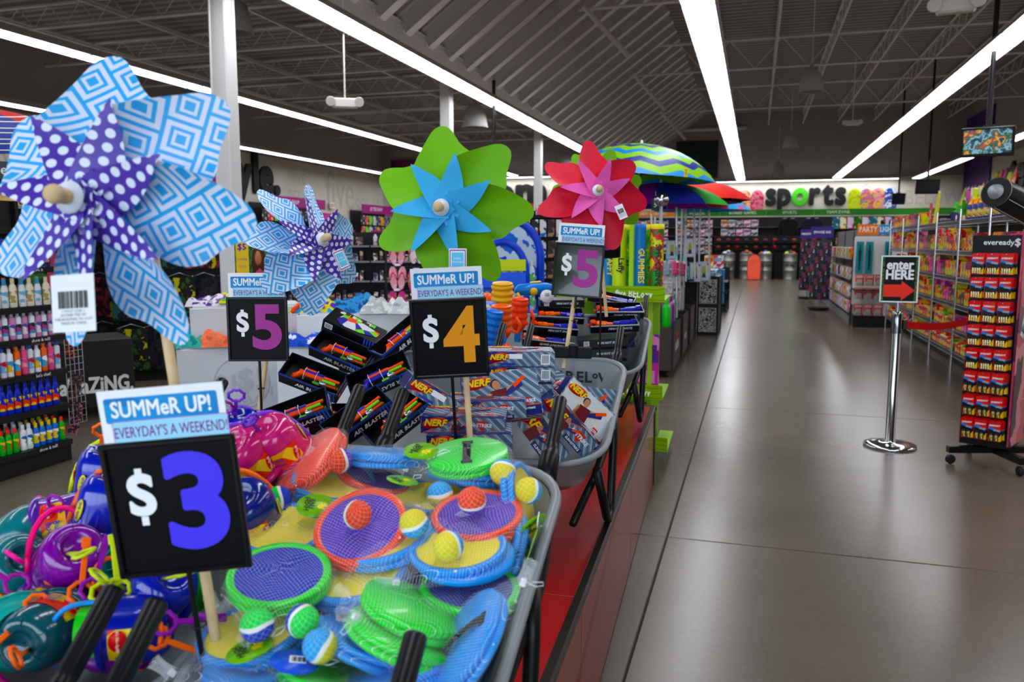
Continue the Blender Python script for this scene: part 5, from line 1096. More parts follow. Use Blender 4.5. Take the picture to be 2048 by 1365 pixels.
for q, (u, d, w, lab) in enumerate(((232, 9.6, 1.7, 'dark grid rack of shorts behind the large pinwheel'), (372, 9.4, 1.5, 'dark grid rack of caps and shorts beside the white cubes'), (560, 11.6, 1.3, 'dark grid rack of shirts behind the small pinwheel'))):
    p = atd(u, 600, d); M = lookat((p.x, p.y, 0)) @ T(-w / 2, 0, 0); gondola('clothes_rack', lab, M, w, 1.92, [1.9], .35, DK)
    for r in range(3):
        for c in range(int(w / .27)): garment('%s garment on row %d of the rack %s' % (('black', 'navy', 'dark brown', 'dark teal', 'dark red', 'olive')[(c + r * 2 + q) % 6], r + 1, ('behind the large pinwheel', 'beside the white cubes', 'behind the small pinwheel')[q]), M @ T(.15 + c * .27, -.02, 1.8 - r * .58), DARKG[(c + r * 2 + q) % 6], 'garments row %d rack %d %d' % (r + 1, q + 1, (c + r * 2 + q) % 6), (c + r * 2 + q) % 6)
# ---- cosmetics gondola
GM = lookat((atd(640, 690, 11.5).x, atd(640, 690, 11.5).y, 0)) @ RZ(-8)
for q, (off, lab) in enumerate(((-.55, 'black cosmetics shelf unit beside the small pinwheel'), (.75, 'black cosmetics shelf unit behind the flip-flop posts'))):
    LV2 = [.22, .5, .78, 1.06, 1.34, 1.56]
    gondola('cosmetics_shelf', lab, GM @ T(off, 0, 0), 1.28, 1.75, LV2, .4, DK, strip=mat('#8a8a8e', .4), lip=.025)
    for i, z in enumerate(LV2[:5]):
        CNM = ['black', 'brown', 'cream', 'pink', 'grey', 'tan']
        cs = [['#1a1a1e', '#6a4a3a', '#c8a890'], ['#3a2a2a', '#b07a6a', '#1a1a1a'], ['#e0d0c8', '#c04a6a', '#2a2a2a'], ['#d83a7a', '#1a1a1e', '#f0f0f0'], ['#c8ccd0', '#6a4a8a', '#2a2a2a'], ['#8a6a5a', '#e8e0d8', '#3a3a3a']]
        row('makeup_pack', ['%s %s makeup pack on shelf %d of the %s cosmetics unit' % (w_, c_, i + 1, ('first', 'second')[q]) for w_, c_ in (('small', CNM[(i + q) % 6]), ('tall', CNM[(i + 2) % 6]), ('wide', CNM[(i + 4) % 6]))], 'makeup', 'makeup on shelf %d of cosmetics unit %s' % (i + 1, 'AB'[q]), [pbox(.06, .05, .11, cs[(i + q) % 6], 30), pbox(.045, .05, .14, cs[(i + 2) % 6], 30), pbox(.08, .06, .09, cs[(i + 4) % 6], 30)], GM @ T(off, 0, 0), .06, 1.22, .085, z, .05, 1, skip=.06)
    row('brush_bundle', ['silver brush canister on the %s cosmetics unit' % ('first', 'second')[q], 'dark brush box on the %s cosmetics unit' % ('first', 'second')[q]], 'brush', 'brushes on cosmetics unit ' + 'AB'[q], [pbottle(.03, .16, '#c8ccd0', '#e8d8d0', ['#8a8f98', '#d8a0b0', '#e8e8ec'], 1, 1), pbox(.1, .06, .12, ['#2a2a2e', '#b08a8a', '#5a4a4a'], 30)], GM @ T(off, 0, 0), .06, 1.22, .12, 1.56, .08, 1)
# ---------------------------------------------------------------- left wall, room wall, their signs
MAGT = mat('#8a1f6a', .5); DKL = mat('#101012', .6); PALEP = mat('#bdb9ad', .8)
def wsign(name, label, letters, M, size, cols, depth=.05, width=None, cat='wall sign'):
    """separate thick letters along local x, standing in the xz plane, facing -y"""
    t = thing(name, label, cat, M); x = 0
    for ch, c in zip(letters, cols):
        me = text(ch, size, 0, depth, 4, 1, 'LEFT', 1, 0); xs = [v.co.x for v in me.vertices]; x0, x1 = min(xs), max(xs)
        st = size * .045; m = MB(); vs = [v.co.copy() for v in me.vertices]; fs = [tuple(p.vertices) for p in me.polygons]
        for i in range(8): m.add(vs, fs, T(st * cos(i * pi / 4), st * sin(i * pi / 4), i * 1e-4))
        o = m.build('letter', c, t, T(x - x0 + st, 0, 0) @ RX(90)); x += x1 - x0 + 2 * st + size * .035
    if width: 
        for o in t.children: o.matrix_basis = SC(width / x, 1, 1) @ o.matrix_basis
    return t
WLM = T(-16.2, 0, 0) @ RZ(90)                 # local x runs along the wall away from the viewer
PINKL = mat('#b03a86', .5)
wsign('wall_sign', 'large dark letters spelling style. on the cream wall, pink first letter', 'style.', WLM @ T(21.1, -.06, 3.85), 1.75, [PINKL] + [DKL] * 5, width=4.0)
wsign('wall_sign', 'large dark letters spelling room. on the far cream wall', 'room.', T(-13.0, YL - .06, 3.75), 1.6, [DKL, mat('#27348a', .5), DKL, DKL, DKL], width=4.95)
def ghost(M, s, size):
    me = text(s, size, 0, 0, 3, .8); k = ('gh', s, size)
    if k not in PMESH: c = me.copy(); c.materials.append(PALEP); PMESH[k] = c
    put('painted_word', PMESH[k], wl, M @ RX(90))
for x, z, s, sz in ((8, 3.4, 'five', 1.7), (11.2, 3.2, 'BELoW', 1.2), (14.5, 3.5, 'five', 2.3), (18.5, 3.4, 'BELoW', 1.3), (26.4, 4.0, 'five', .9), (26.6, 3.2, 'BELoW', .8), (29.5, 3.6, 'five', 2.1), (32, 3.1, 'BELoW', 1.0)): ghost(WLM @ T(x, -.012, z), s, sz)
for x, z, s, sz in ((-15.2, 3.5, 'five', 1.4), (-8.1, 3.6, 'five', 1.5), (-6.9, 3.1, 'BELoW', .8)): ghost(T(x, YL - .012, z), s, sz)
def banner(label, M, w, h, cols): MB().box(w, .06, h, (0, 0, h / 2), b=.01).build('wall_banner', art(cols, 3, .5, 'noise'), None, M, label=label, cat='banner')
banner('dark magenta banner high in the corner of the cream wall', T(-14.9, YL - .05, 3.1), 1.7, 2.15, ['#2a1028', '#5a1a4a', '#7a2060', '#3a1434'])
banner('near-black banner on the wall corner above the umbrellas', T(-6.6, YL - .05, 4.0) @ T(.3, 0, .0), .9, 1.2, ['#14141c', '#1a1a28', '#101018'])
banner('dark green banner high above the zigzag umbrella', T(-2.75, YB - .05, 4.55), 1.9, 1.7, ['#101a10', '#16261a', '#0c120c'])
def fixture_wall(label, M, w, head, text_, hcol, rows_, group, top=2.95, cols=None, bays=1):
    t = gondola('wall_bay', label, M, w, top, [.3, .75, 1.2, 1.65, 2.1], .45, mat('#252528', .6), group=group)
    if head:
        MB().box(w, .05, .36, (w / 2, -.1, top + .05), b=.01).build('header_board', hcol, t)
        if text_: write(text_, mat('#e6dbe4', .5), t, T(w * .4, -.13, top + .05) @ RX(90), .2, fat=.02, res=1)
    return t
TN = ['black', 'red', 'green', 'white', 'blue', 'yellow', 'purple']; TEES = [['#1a1a1e', '#e8e8e8', '#2a2a2e'], ['#c83a3a', '#e8e8e8', '#c83a3a'], ['#2a9a3a', '#1a1a1e', '#7ac84a'], ['#e8e8ea', '#3a3a3e', '#c8c8cc'], ['#2a5fb8', '#e8e8e8', '#1a2a5a'], ['#e8b81a', '#1a1a1e', '#d89a1a'], ['#7a5aa8', '#e8c8d8', '#4a3a6a']]
for q, (y0, w, lab, hd) in enumerate(((23.2, 4.0, 'tee shirt wall bay before the pink door', '$5 TEE SHOP'), (30.2, 3.1, 'tee shirt wall bay beyond the pink door', '$5 TEE SHOP'))):
    M = WLM @ T(y0, -.5, 0); fixture_wall(lab, M, w, True, hd, MAGT, 0, None)
    for k in range(4):
        z = 2.72 - k * .45
        row('folded_tee', ['%s printed tee, row %d of the bay %s the pink door' % (c_, k + 1, ('before', 'beyond')[q]) for c_ in TN[k:] + TN[:k]], 't-shirt', 'tees row %d bay %d' % (k + 1, q + 1), [pcard(.3, .38, c, 7) for c in TEES[k:] + TEES[:k]], M, .2, w - .2, .36, z, -.02)
d = struct('door_1', MB().box(.08, 1.15, 2.75, (-16.14, 28.55, 1.37)), mat('#c2409a', .5)); MB().box(.04, .8, 2.2, (-16.09, 28.55, 1.15)).build('door_leaf', mat('#8a1a4a', .5), d); MB().cyl((-16.05, 28.25, 1.05), (-15.98, 28.25, 1.05), .03).build('door_handle', STEEL, d)
ex = thing('exit_sign', 'white exit sign with red letters over the pink door', 'exit sign', WLM @ T(28.6, -.12, 3.05)); MB().box(.36, .06, .24, (0, 0, 0), b=.01).build('sign_box', mat('#e8e4dc', .5), ex); write('EXIT', mat('#c8402a', .5), ex, T(0, -.032, 0) @ RX(90), .17, fat=.02, res=1)
# hanging signs and low displays on the left-centre floor
for lab, u, v, d, w, h, s, c in (('small magenta hanging sign over the cosmetics, first', 690, 468, 12, .3, .11, 'MAKEUP & MORE', '#9a2f74'), ('small magenta hanging sign over the cosmetics, second', 760, 468, 12.2, .28, .1, 'ELECTRONICS', '#9a2f74'), ('magenta sign reading pretty amazing over hanging accessories', 1078, 466, 13, .5, .17, 'PRETTY AMAZING', '#9a2f74')):
    t = thing('hanging_sign', lab, 'sign', lookat(atd(u, v, d))); MB().box(w, .02, h, (0, 0, 0)).build('sign_board', mat(c, .5), t); MB().cyl((0, .02, -(1.8 if d > 12.5 else .6)), (0, .02, 0), .01).build('sign_post', DK, t); write(s, WH, t, T(0, -.011, 0) @ RX(90), w / len(s) * 1.35, fat=.01, res=1)
# water bottle display: a blue arched stand
BD = lookat((atd(1005, 620, 8.6).x, atd(1005, 620, 8.6).y, 0)); bd = thing('bottle_display', 'blue arched display stand of soda bottles behind the toy wheelbarrows', 'display stand', BD)
BLD = mat('#1a3fc0', .4); arch = [(-.42, 0)] + [(.42 * cos(pi - pi * i / 14), 1.45 + .42 * sin(pi - pi * i / 14)) for i in range(15)] + [(.42, 0)]
MB().prism(arch, .04, T(0, .5, 0) @ RX(90)).build('back_board', art(['#bfe0f0', '#1a3fc0', '#d8ecf4', '#2a6fd8'], 3, .5, 'noise'), bd)
MB().tube([(x, .3, z) for x, z in arch], .045, 8).build('arch_frame', BLD, bd); MB().tube([(x * .62, .1, z * .86) for x, z in arch], .04, 8).build('inner_arch', BLD, bd)
for z in (.45, .85, 1.1): MB().box(.8, .4, .03, (0, .25, z)).build('tray', BLD, bd)
MB().box(.3, .02, .12, (.1, .04, 1.36)).build('tab_sign', mat('#c8d84a', .5), bd); MB().box(.5, .03, .16, (0, .04, 1.2)).build('header_tab', mat('#2a5fe0', .4), bd)
sb = [pbottle(.04, .28, '#c8d4e4', '#2a4ab8', ['#2a5fd0', '#e8e8ec', '#e8702a'], 1, 0), pbottle(.04, .28, '#b8c8dc', '#c8ccd4', ['#5fb04a', '#e8e8ec', '#2a5fd0'], 1, 0)]
for z in (.87, 1.12, .47): row('soda_bottle', ['%s soda bottle on the %s tray of the blue arched stand' % (c_, {.87: 'middle', 1.12: 'upper', .47: 'lower'}[z]) for c_ in ('blue capped', 'grey capped')], 'bottle', 'soda bottles %.2f' % z, sb, BD, -.35, .36, .095, z, .12, 2, .11)
# accessories on a grid right of it, red bins above
AG = lookat((atd(1075, 620, 12.5).x, atd(1075, 620, 12.5).y, 0)); gondola('accessory_grid', 'dark grid wall of hanging accessories beyond the blue stand', AG @ T(-.75, 0, 0), 1.6, 2.1, [2.0], .3, DK)
for k in range(5): row('accessory_card', ['%s accessory card on row %d of the grid beyond the blue stand' % (c_, k + 1) for c_ in ('red', 'blue', 'brown', 'aqua', 'crimson')], 'accessory', 'accessories row %d' % (k + 1), [pcard(.1, .26, c, 16) for c in (['#e8402a', '#f0f0f0', '#1a1a1e'], ['#2a6fd8', '#1a1a1e', '#e8e8e8'], ['#b08a6a', '#7a5a4a', '#3a2a2a'], ['#8ad0d8', '#e87aa0', '#f0f0f0'], ['#c82a4a', '#f0d8d8', '#5a1a2a'])], AG @ T(-.75, 0, 0), .08, 1.55, .125, 1.95 - k * .32, -.03)
row('red_bin', ['small red plastic bin on top of the accessory grid', 'pale patterned box between the red bins on the accessory grid'], 'bin', 'red bins', [pbox(.2, .2, .18, ['#d8281c', '#e8402a', '#b81c14'], 3), pbox(.2, .2, .16, ['#c8c8cc', '#d85a8a', '#e8e8ec'], 12)], AG @ T(-.75, 0, 0), .1, 1.5, .24, 2.02, .12)
# patriotic umbrella at the picture edge
def umbrella(label, p, R, h, mats, n=8, pole=2.0, tilt=(0, 0), uvs=None, lip=.0, polecol=None, under=None, valance=0):
    t = thing('umbrella', label, 'umbrella', Matrix.Translation(p) @ RX(tilt[0]) @ RY(tilt[1]), 'beach umbrellas')
    def fn(k):
        def f(a, b):
            th = 2 * pi * (k + a) / n; sag = 1 - .05 * sin(pi * a) * b; r = R * sin(b * 1.1) / sin(1.1) * sag
            return (r * cos(th), r * sin(th), -h * (1 - cos(b * 1.15)) / (1 - cos(1.15)) - valance * max(0, b - .93) * 14)
        return f
    for k in range(n):
        MB().sheet(fn(k), 8, 9, None, 0, lambda a, b, k=k: ((k + a) / n * 2.2, b * 2.3)).build('canopy_panel', mats[k % len(mats)], t)
        th = 2 * pi * k / n; MB().cyl((.02, 0, -h * .55), (R * .62 * cos(th), R * .62 * sin(th), -h * .42), .004, n=5).cyl((R * .6 * cos(th), R * .6 * sin(th), -h * .42), (R * .985 * cos(th), R * .985 * sin(th), -h * 1.0), .003, n=5).build('rib', STEEL, t)
    MB().cyl((0, 0, -pole), (0, 0, .02), .016, n=10).build('pole', mat(polecol or '#c9ccd0', .3, .6), t); MB().lathe([(.018, 0), (.02, .02), (.012, .045), (.001, .05)], 10).build('finial', WH, t); return t
FLAG = [art(['#b81c14', '#d8d4d0', '#b81c14', '#b81c14'], 5, .7, 'rings'), art(['#1a3480', '#d8d4d0', '#1a3480', '#1a3480'], 5, .7, 'rings'), mat('#b81c14', .7)]
umbrella('red white and blue umbrella at the upper picture edge', atd(-70, 212, 5.4), .72, .26, FLAG, 8, 2.2, (8, 6))
# ---------------------------------------------------------------- behind the platform: umbrellas, lime stand, bins, boxes along the aisle
ZIG = uvpat('zigzag_green_blue', ('#8fc82a', '#2a8fd8', '#1f2f8a'), 1.0, 'zigzag')
def um(label, u, v, d, R, h, mats, **kw): return umbrella(label, atd(u, v, d), R, h, mats, **kw)
um('green and blue zigzag beach umbrella above the candy tubes', 1283, 288, 10.3, .97, .44, [ZIG], n=8, pole=2.35, tilt=(0, 4))
um('red and purple beach umbrella under the zigzag one', 1322, 366, 11.0, .92, .32, [mat('#d8321f', .7), mat('#8a1f9a', .7), mat('#1f2fa0', .7), mat('#2a8f2a', .7)], n=8, pole=1.9)
um('plain red beach umbrella farther along the aisle', 1366, 358, 12.0, 1.0, .33, [mat('#e03a2a', .7), mat('#d8301f', .7)], n=8, pole=2.0)
um('dark blue beach umbrella under the red one', 1372, 386, 12.4, .86, .16, [mat('#1a2f90', .7), mat('#203aa8', .7)], n=8, pole=1.8)
um('sky blue beach umbrella with pink flamingo print', 1402, 386, 13.5, .82, .3, [art(['#3f9fd8', '#3f9fd8', '#4aa8de', '#3f9fd8', '#e05a9a'], 7, .7)], n=8, pole=1.3)
for i, (u, v, d) in enumerate(((1311, 410, 10.0), (1356, 395, 11.2), (1407, 372, 11.6), (1369, 400, 12.0))):
    t = thing('price_tab', ('black price tab hanging from the zigzag umbrella', 'red price tab hanging on an umbrella rib', 'blue price tab hanging from the red umbrella', 'dark price tab hanging over the flamingo umbrella')[i], 'price tag', lookat(atd(u, v, d)) @ SC(1.4)); MB().box(.07, .006, .1, (0, 0, 0)).build('tab_card', mat(('#141414', '#7a1a1a', '#1a2a5a', '#141414')[i], .4), t); write('5', WH, t, T(0, -.004, 0) @ RX(90), .07, res=1); MB().cyl((0, 0, .05), (0, 0, .12), .002, n=4).build('string', WH, t)
t = thing('sale_tag', 'yellow tag hanging on the zigzag umbrella edge', 'price tag', lookat(atd(1372, 345, 9.5))); MB().box(.04, .004, .11, (0, 0, 0)).build('tag_card', mat('#e8d020', .5), t); write('SALE', BLACK, t, T(0, -.003, 0) @ RX(90) @ RZ(90), .035, res=1)
for i, (u, v0, v1, d) in enumerate(((1310, 435, 640, 10.0), (1323, 400, 660, 10.2), (1353, 415, 640, 10.6), (1303, 430, 600, 9.9), (1388, 400, 560, 12.3), (1371, 400, 520, 12.0), (1418, 420, 530, 12.8))):
    a, b = atd(u, v0, d), atd(u + 2, v1, d); t = thing('umbrella_pole', 'steel umbrella pole %s' % ('beside the lime stand', 'rising past the candy tubes', 'rising over the lava lamp boxes', 'close behind the candy tubes', 'under the flamingo umbrella', 'under the plain red umbrella', 'farthest along the aisle')[i], 'pole', None, 'bare umbrella poles')
    MB().cyl(Vector((b.x, b.y, .26 if i < 4 else 1.02)), a, .016, n=8).build('tube', STEEL, t); MB().cyl(a.lerp(b, .35), a.lerp(b, .42), .026, n=8).build('collar', mat('#8a8f94', .4, .6), t)
# lime green stand with candy tubes, facing the aisle
LM = T(-.69, 5.62, 0) @ RZ(2); LIME = mat('#9cc81e', .45); LIMEP = art(['#9cc81e', '#b4d83a', '#9cc81e', '#8ab818'], 9, .45, 'wave')
ls = thing('candy_stand', 'lime green cardboard stand at the end of the red platform', 'display stand', LM)
for x in (-.66, -.33): MB().box(.03, .34, 1.2, (x, .2, .6)).build('side_wall', LIME, ls)
MB().box(.03, .04, 1.22, (0, .04, .61)).build('corner_post', LIME, ls); MB().box(.03, .08, 1.78, (-.17, .3, .89)).build('divider', LIME, ls); MB().box(.03, .06, 1.7, (-.44, .35, .85)).build('divider', LIME, ls)
MB().box(.7, .03, 1.2, (-.33, .62, .6)).build('back_wall', LIME, ls); MB().box(.7, .36, .1, (-.33, .2, .05)).build('base', LIME, ls)
def lip(parent, M, w, s='five BELoW'):
    l = MB().add([(0, 0, 0), (w, -.02, 0), (w, -.05, .11), (0, -.03, .11), (0, .01, 0), (w, -.01, 0), (w, -.04, .11), (0, -.02, .11)], [(0, 1, 2, 3), (4, 7, 6, 5), (0, 4, 5, 1), (3, 2, 6, 7), (0, 3, 7, 4), (1, 5, 6, 2)]).build('tray_front', LIMEP, parent, M)
    write(s, mat('#f2f6dc', .5), l, T(w * .5, -.034, .055) @ RX(75) @ RZ(-2), .075, fat=.02, res=1, sx=.72)
    MB().box(w, .6, .012, (w / 2, .3, .006)).build('tray_floor', LIME, parent, M)
for z in (.5, 1.19): lip(ls, T(-.32, -.02, z), .42); lip(ls, T(-.72, -.02, z), .4)
lip(ls, T(.04, .02, .12), .1, '')
TUBE = {'g': art(['#5aa81e', '#3f8f1a', '#6ab82a', '#d8d83a'], 7, .35, 'noise'), 'y': art(['#c8d81e', '#b8c818', '#d0d83a'], 30, .35, 'rings'), 'b': art(['#1f6fc8', '#3f9ae0', '#1f6fc8'], 20, .35, 'rings'), 'd': art(['#2f8f2a', '#2a7a24', '#c83a4a', '#e0d84a', '#2f8f2a'], 9, .35, 'noise')}
for i, (u, c, s, d, lab) in enumerate(((1238, 'y', 'Laffy', 6.1, 'yellow-green candy tube with dark lettering'), (1258, 'g', 'apple', 6.2, 'dark green candy tube behind the yellow-green one'), (1276, 'b', 'GUMMIES', 6.0, 'blue candy tube with yellow lettering'), (1312, 'd', 'SHOCKING', 6.0, 'green candy tube with candy pictures at the stand end'), (1298, 'g', 'sour', 6.12, 'plain green candy tube behind the stand wall'), (1216, 'b', 'TAFFY', 6.3, 'blue candy tube half hidden behind the $5 sign'))):
    p = atd(u, 568, d); p.z = 1.21; r = .052 if i in (0, 2, 3) else .042; L = .52
    t = thing('candy_tube', lab, 'candy tube', lookat(p), 'giant candy tubes')
    MB().lathe([(r, 0), (r, L)], 18).build('tube_wall', TUBE[c], t); MB().lathe([(r * 1.04, L - .03), (r * 1.04, L), (r * .9, L + .006)], 18).build('tube_cap', mat('#e8d81e' if c != 'b' else '#1f6fc8', .35), t)
    write(s, mat('#14140a' if c != 'b' else '#f0d820', .4), t, T(0.012 * (1 if i != 2 else 1.6), -r * 1.01 - .001, L * .42) @ RX(90) @ RZ(-90), .062, fat=.03, res=1)
for i, (z, cols, lab) in enumerate(((.52, ['#c83a9a', '#e88ac8', '#5a2a8a'], 'pink and purple toy carton on the lower lime tray'), (.14, ['#2a8fd0', '#e84a7a', '#1f5fa0', '#f0f0f0'], 'blue and pink book at the foot of the lime stand'))):
    put('toy_carton', pbox(.16, .08, .42 if i == 0 else .3, cols, 12), None, LM @ T(.0, .08, z) @ T(-.02 if i == 0 else -.08, 0, .012), lab, 'carton')
row('toy_carton', 'blue patterned book standing low in the lime stand', 'book', 'books in the lime stand', [pbox(.13, .04, .33, ['#2a8fd0', '#e84a7a', '#1f5fa0'], 12)], LM, -.6, -.06, .145, .12, .02)
row('toy_carton', 'tall pink and violet carton on the middle lime tray', 'carton', 'cartons on the middle tray', [pbox(.13, .08, .5, ['#7a2a9a', '#e06ab8', '#f0a0d0', '#3a1a5a'], 10)], LM, -.6, -.2, .145, .515, .06)
# bins on casters along the aisle, with bottles and clear packs
BR = mat('#3a2f2a', .5)
def bin_(label, M, w, d, h, letters):
    t = thing('aisle_bin', label, 'bin', M, 'dark wheeled bins along the aisle')
    for a, b, x, y in ((w, .02, w / 2, 0), (w, .02, w / 2, d), (.02, d, 0, d / 2), (.02, d, w, d / 2)): MB().box(a, b, h, (x, y, h / 2 + .09)).build('bin_wall', BR, t)
    MB().box(w - .03, d - .03, .02, (w / 2, d / 2, .585 if 'soda' in label else h * .45 + .24)).build('bin_floor', BR, t)
    for x, y in ((0, 0), (w, 0), (0, d), (w, d)): MB().box(.03, .03, h + .06, (x, y, h / 2 + .1)).build('corner_post', DK, t)
    for x in (.06, w - .06):
        for y in (.06, d - .06): MB().lathe([(.03, -.012), (.04, 0), (.03, .012)], 10, T(x, y, .042) @ RY(90)).build('caster', BLACK, t)
    A = T(w + .012, d * .5, h * .5 + .09) @ RZ(90) @ RX(90)
    for i, s in enumerate(letters): write(s, mat('#d8402a' if i == 0 else '#e8e4e0', .5), t, A @ T(0, .12 - .14 * i, 0), .15, fat=.03, res=1, sx=.8)
    write('it.', mat('#d8402a', .5), t, T(w * .55, -.012, h * .55) @ RX(90), .2, fat=.03, res=1)
    return t
bn = []
for k, (y, lab) in enumerate(((9.5, 'dark wheeled bin of soda bottles nearest along the aisle'), (10.75, 'dark wheeled bin of clear packs, second along the aisle'), (12.0, 'dark wheeled bin of clear boxes, third along the aisle'))):
    M = T(-1.72, y, 0) @ RZ(1); bin_(lab, M, .82, 1.15, .52, (('want', 'AMAZING.'), ('love', 'amazing'), ('need', 'it.'))[k]); bn.append(M)
for r_ in range(3):
    for i in range(7):
        c = ['#2fb83a', '#2a3fb0', '#4a2a8a', '#c83a9a', '#2a3fb0', '#4a2a8a', '#c82a6a'][(i + r_) % 7] if not (r_ == 2 and i == 0) else '#2fb83a'
        put('drink_bottle', pbottle(.052, .34, c, c, None, 1, 0), None, bn[0] @ T(.33 + r_ * .2, .12 + i * .15, .6), 'tall %s drink bottle standing in the nearest aisle bin' % {'#2fb83a': 'green', '#2a3fb0': 'blue', '#4a2a8a': 'violet', '#c83a9a': 'magenta', '#c82a6a': 'crimson'}[c], 'bottle', 'drink bottles in the nearest bin ' + c)
CLR = art(['#c9c6c2', '#b4b0ac', '#dcd8d4', '#c8a8a8', '#a8a4a2'], 14, .15, 'noise')
def clearpack(label, M, w, d, h, cols=None):
    t = thing('clear_pack', label, 'storage box', M, 'clear packed housewares along the aisle')
    MB().box(w, d, h, (0, 0, h / 2), b=.012).build('pack_body', art(cols, 14, .2, 'noise') if cols else CLR, t); MB().box(w * 1.03, d * 1.03, .02, (0, 0, h + .008), b=.004).build('pack_lid', mat('#d4d4d6', .15), t)
    for x in (-1, 1): MB().box(.008, .008, h, (x * w / 2, -d / 2, h / 2)).build('edge_band', mat('#eaeaec', .2), t)
random.seed(4)
for i, (k, x, y, z, w, d, h, cols) in enumerate(((1, .35, .3, .5, .5, .4, .3, None), (1, .4, .8, .5, .5, .4, .34, None), (1, .45, .35, .83, .42, .36, .22, None), (2, .4, .3, .5, .55, .42, .36, None), (2, .4, .8, .5, .55, .42, .4, ['#c8d4dc', '#9ab0bc', '#e0e4e6']), (2, .45, .45, .91, .4, .4, .2, None), (2, .4, .85, .93, .4, .36, .25, ['#8ac8d0', '#e8e8e8', '#c85a7a']))):
    clearpack(('clear pack low in the second bin', 'clear pack at the back of the second bin', 'clear pack stacked on top in the second bin', 'clear box low in the third bin', 'pale blue clear box at the back of the third bin', 'clear box stacked on top in the third bin', 'teal and pink clear box stacked at the back of the third bin')[i], bn[k] @ T(x, y, z), w, d, h, cols)
# tier of lamp boxes and cup rack behind the lime stand
TB = lookat((-1.45, 11.4, 0)); gondola('lamp_tier', 'dark tiered table carrying boxed lava lamps', T(-2.0, 13.3, 0), 1.05, 1.0, [1.0], .8, DK)
for i, (u, v, d, lab) in enumerate(((1362, 545, 13.4, 'left lower'), (1391, 545, 13.4, 'middle lower'), (1408, 543, 13.4, 'right lower'), (1344, 500, 13.7, 'left upper'), (1380, 496, 13.7, 'right upper'), (1340, 545, 13.4, 'farthest lower'))):
    t = thing('lamp_box', 'blue box picturing a lava lamp, %s of the tier' % lab, 'boxed lamp', lookat(atd(u, v, d)), 'boxed lava lamps')
    MB().box(.2, .14, .32, (0, 0, 0), b=.004).build('carton', mat('#9cc4d8', .4), t); MB().box(.17, .002, .29, (0, -.072, 0)).build('panel_print', mat('#dfe6ea', .4), t)
    MB().prism([(-.035, -.1), (.035, -.1), (.02, -.03), (.035, -.02), (.022, .09), (-.022, .09), (-.035, -.02), (-.02, -.03)], .002, T(0, -.073, 0) @ RX(90)).build('lamp_print', mat('#c8c04a', .4), t); MB().prism([(-.035, -.1), (.035, -.1), (.02, -.03), (-.02, -.03)], .003, T(0, -.073, 0) @ RX(90)).build('stand_print', mat('#2a3030', .4), t); MB().lathe([(.018, 0), (.018, .002)], 10, T(.06, -.074, .12) @ RX(90)).build('badge_print', mat('#d83a4a', .4), t)
for i, (u, v, d, c, lab) in enumerate(((1345, 520, 9.6, '#c83a6a', 'crimson'), (1330, 522, 9.6, '#8a9aa8', 'grey'), (1360, 522, 9.8, '#a8325a', 'plum'))):
    t = thing('cup_basket', 'wire basket of %s cups and straws behind the lime stand' % lab, 'basket', lookat(atd(u, v + 35, d)), 'wire cup baskets')
    MB().box(.13, .13, .18, (0, 0, .12), b=.02).build('cups', art([c, '#e8d8dc', c], 24, .3), t); m = MB()
    for z in (.02, .1, .2): m.tube([(.075, -.075, z), (.075, .075, z), (-.075, .075, z), (-.075, -.075, z)], .004, 4, closed=True)
    for x in (-.075, 0, .075): m.cyl((x, -.075, 0), (x, -.075, .22), .003, n=4)
    m.build('wires', STEEL, t); MB().cyl((.03, -.05, .1), (.035, -.05, .28), .008).build('straw', mat('#1fb8c8', .4), t)
row('magazine_stack', 'pale boxed glassware stacked on the tiered table', 'carton', 'glassware cartons', [pbox(.22, .2, .22, ['#8ac0cc', '#dfe8ea', '#5a8a98', '#2a2a2a'], 12)], T(-2.0, 13.1, 0), .12, 1.0, .25, 1.0, .05)
# ornament panels at the end of the low gondola
oe = gondola('ornament_gondola', 'black low gondola end with two white ornament panels', T(-.94, 14.2, 0), .36, 1.02, [], 1.1, mat('#0e0e10', .5), base=1.02)
for z in (.27, .76):
    o = MB().box(.29, .006, .42, (.18, -.004, z)).build('ornament_panel', art(['#d8d8d6', '#1a1a1a', '#c8c8c6', '#0c0c0c'], 17, .5, 'noise'), oe)
    MB().tube([(.18 + x, -.009, z + y) for x, y in rrect(.28, .41, .004)], .004, 4, closed=True).build('panel_border', mat('#d8d8d6', .5), o); MB().lathe([(.05, 0), (.05, .002)], 16, T(.18, -.009, z) @ RX(90)).build('medallion', art(['#d8d8d6', '#1a1a1a'], 60, .5), o)
row('teal_carton', 'teal bookish carton lying on the ornament gondola', 'carton', 'teal cartons', [pbox(.26, .3, .1, ['#5aa8b8', '#9ad0d8', '#2a7080', '#d8e8ea'], 12)], T(-.94, 14.2, 0), .17, .2, .3, 1.02, .3, 3, .34)
g = gondola('book_gondola', 'low gondola stacked with blue books farther along the aisle', T(-1.15, 19, 0), .55, 1.0, [.2, .45, .7], 1.6, DK)
for k in range(3):
    for j in range(12): put('book', pbox(.42, .3, .02, ['#3a8ab8', '#5aa8d0', '#2a6a98'], 6), None, T(-.88, 18.98 + k * .0 + .16, .2 + k * .27 + j * .0205), 'blue book lying in the stack on shelf %d of the book gondola' % (k + 1), 'book', 'blue books shelf %d' % (k + 1))
row('display_book', ['orange paperback facing out on the book gondola', 'grey paperback facing out on the book gondola', 'yellow paperback facing out on the book gondola'], 'book', 'books on top', [pbox(.2, .03, .3, c, 10) for c in (['#e8a82a', '#f0e0c0', '#c85a2a'], ['#d8dce0', '#c83a4a', '#8a9aa8'], ['#e8d84a', '#3a6ab8', '#f0f0f0'])], T(-1.15, 19, 0), .12, .5, .2, 1.0, .2, 3, .4)
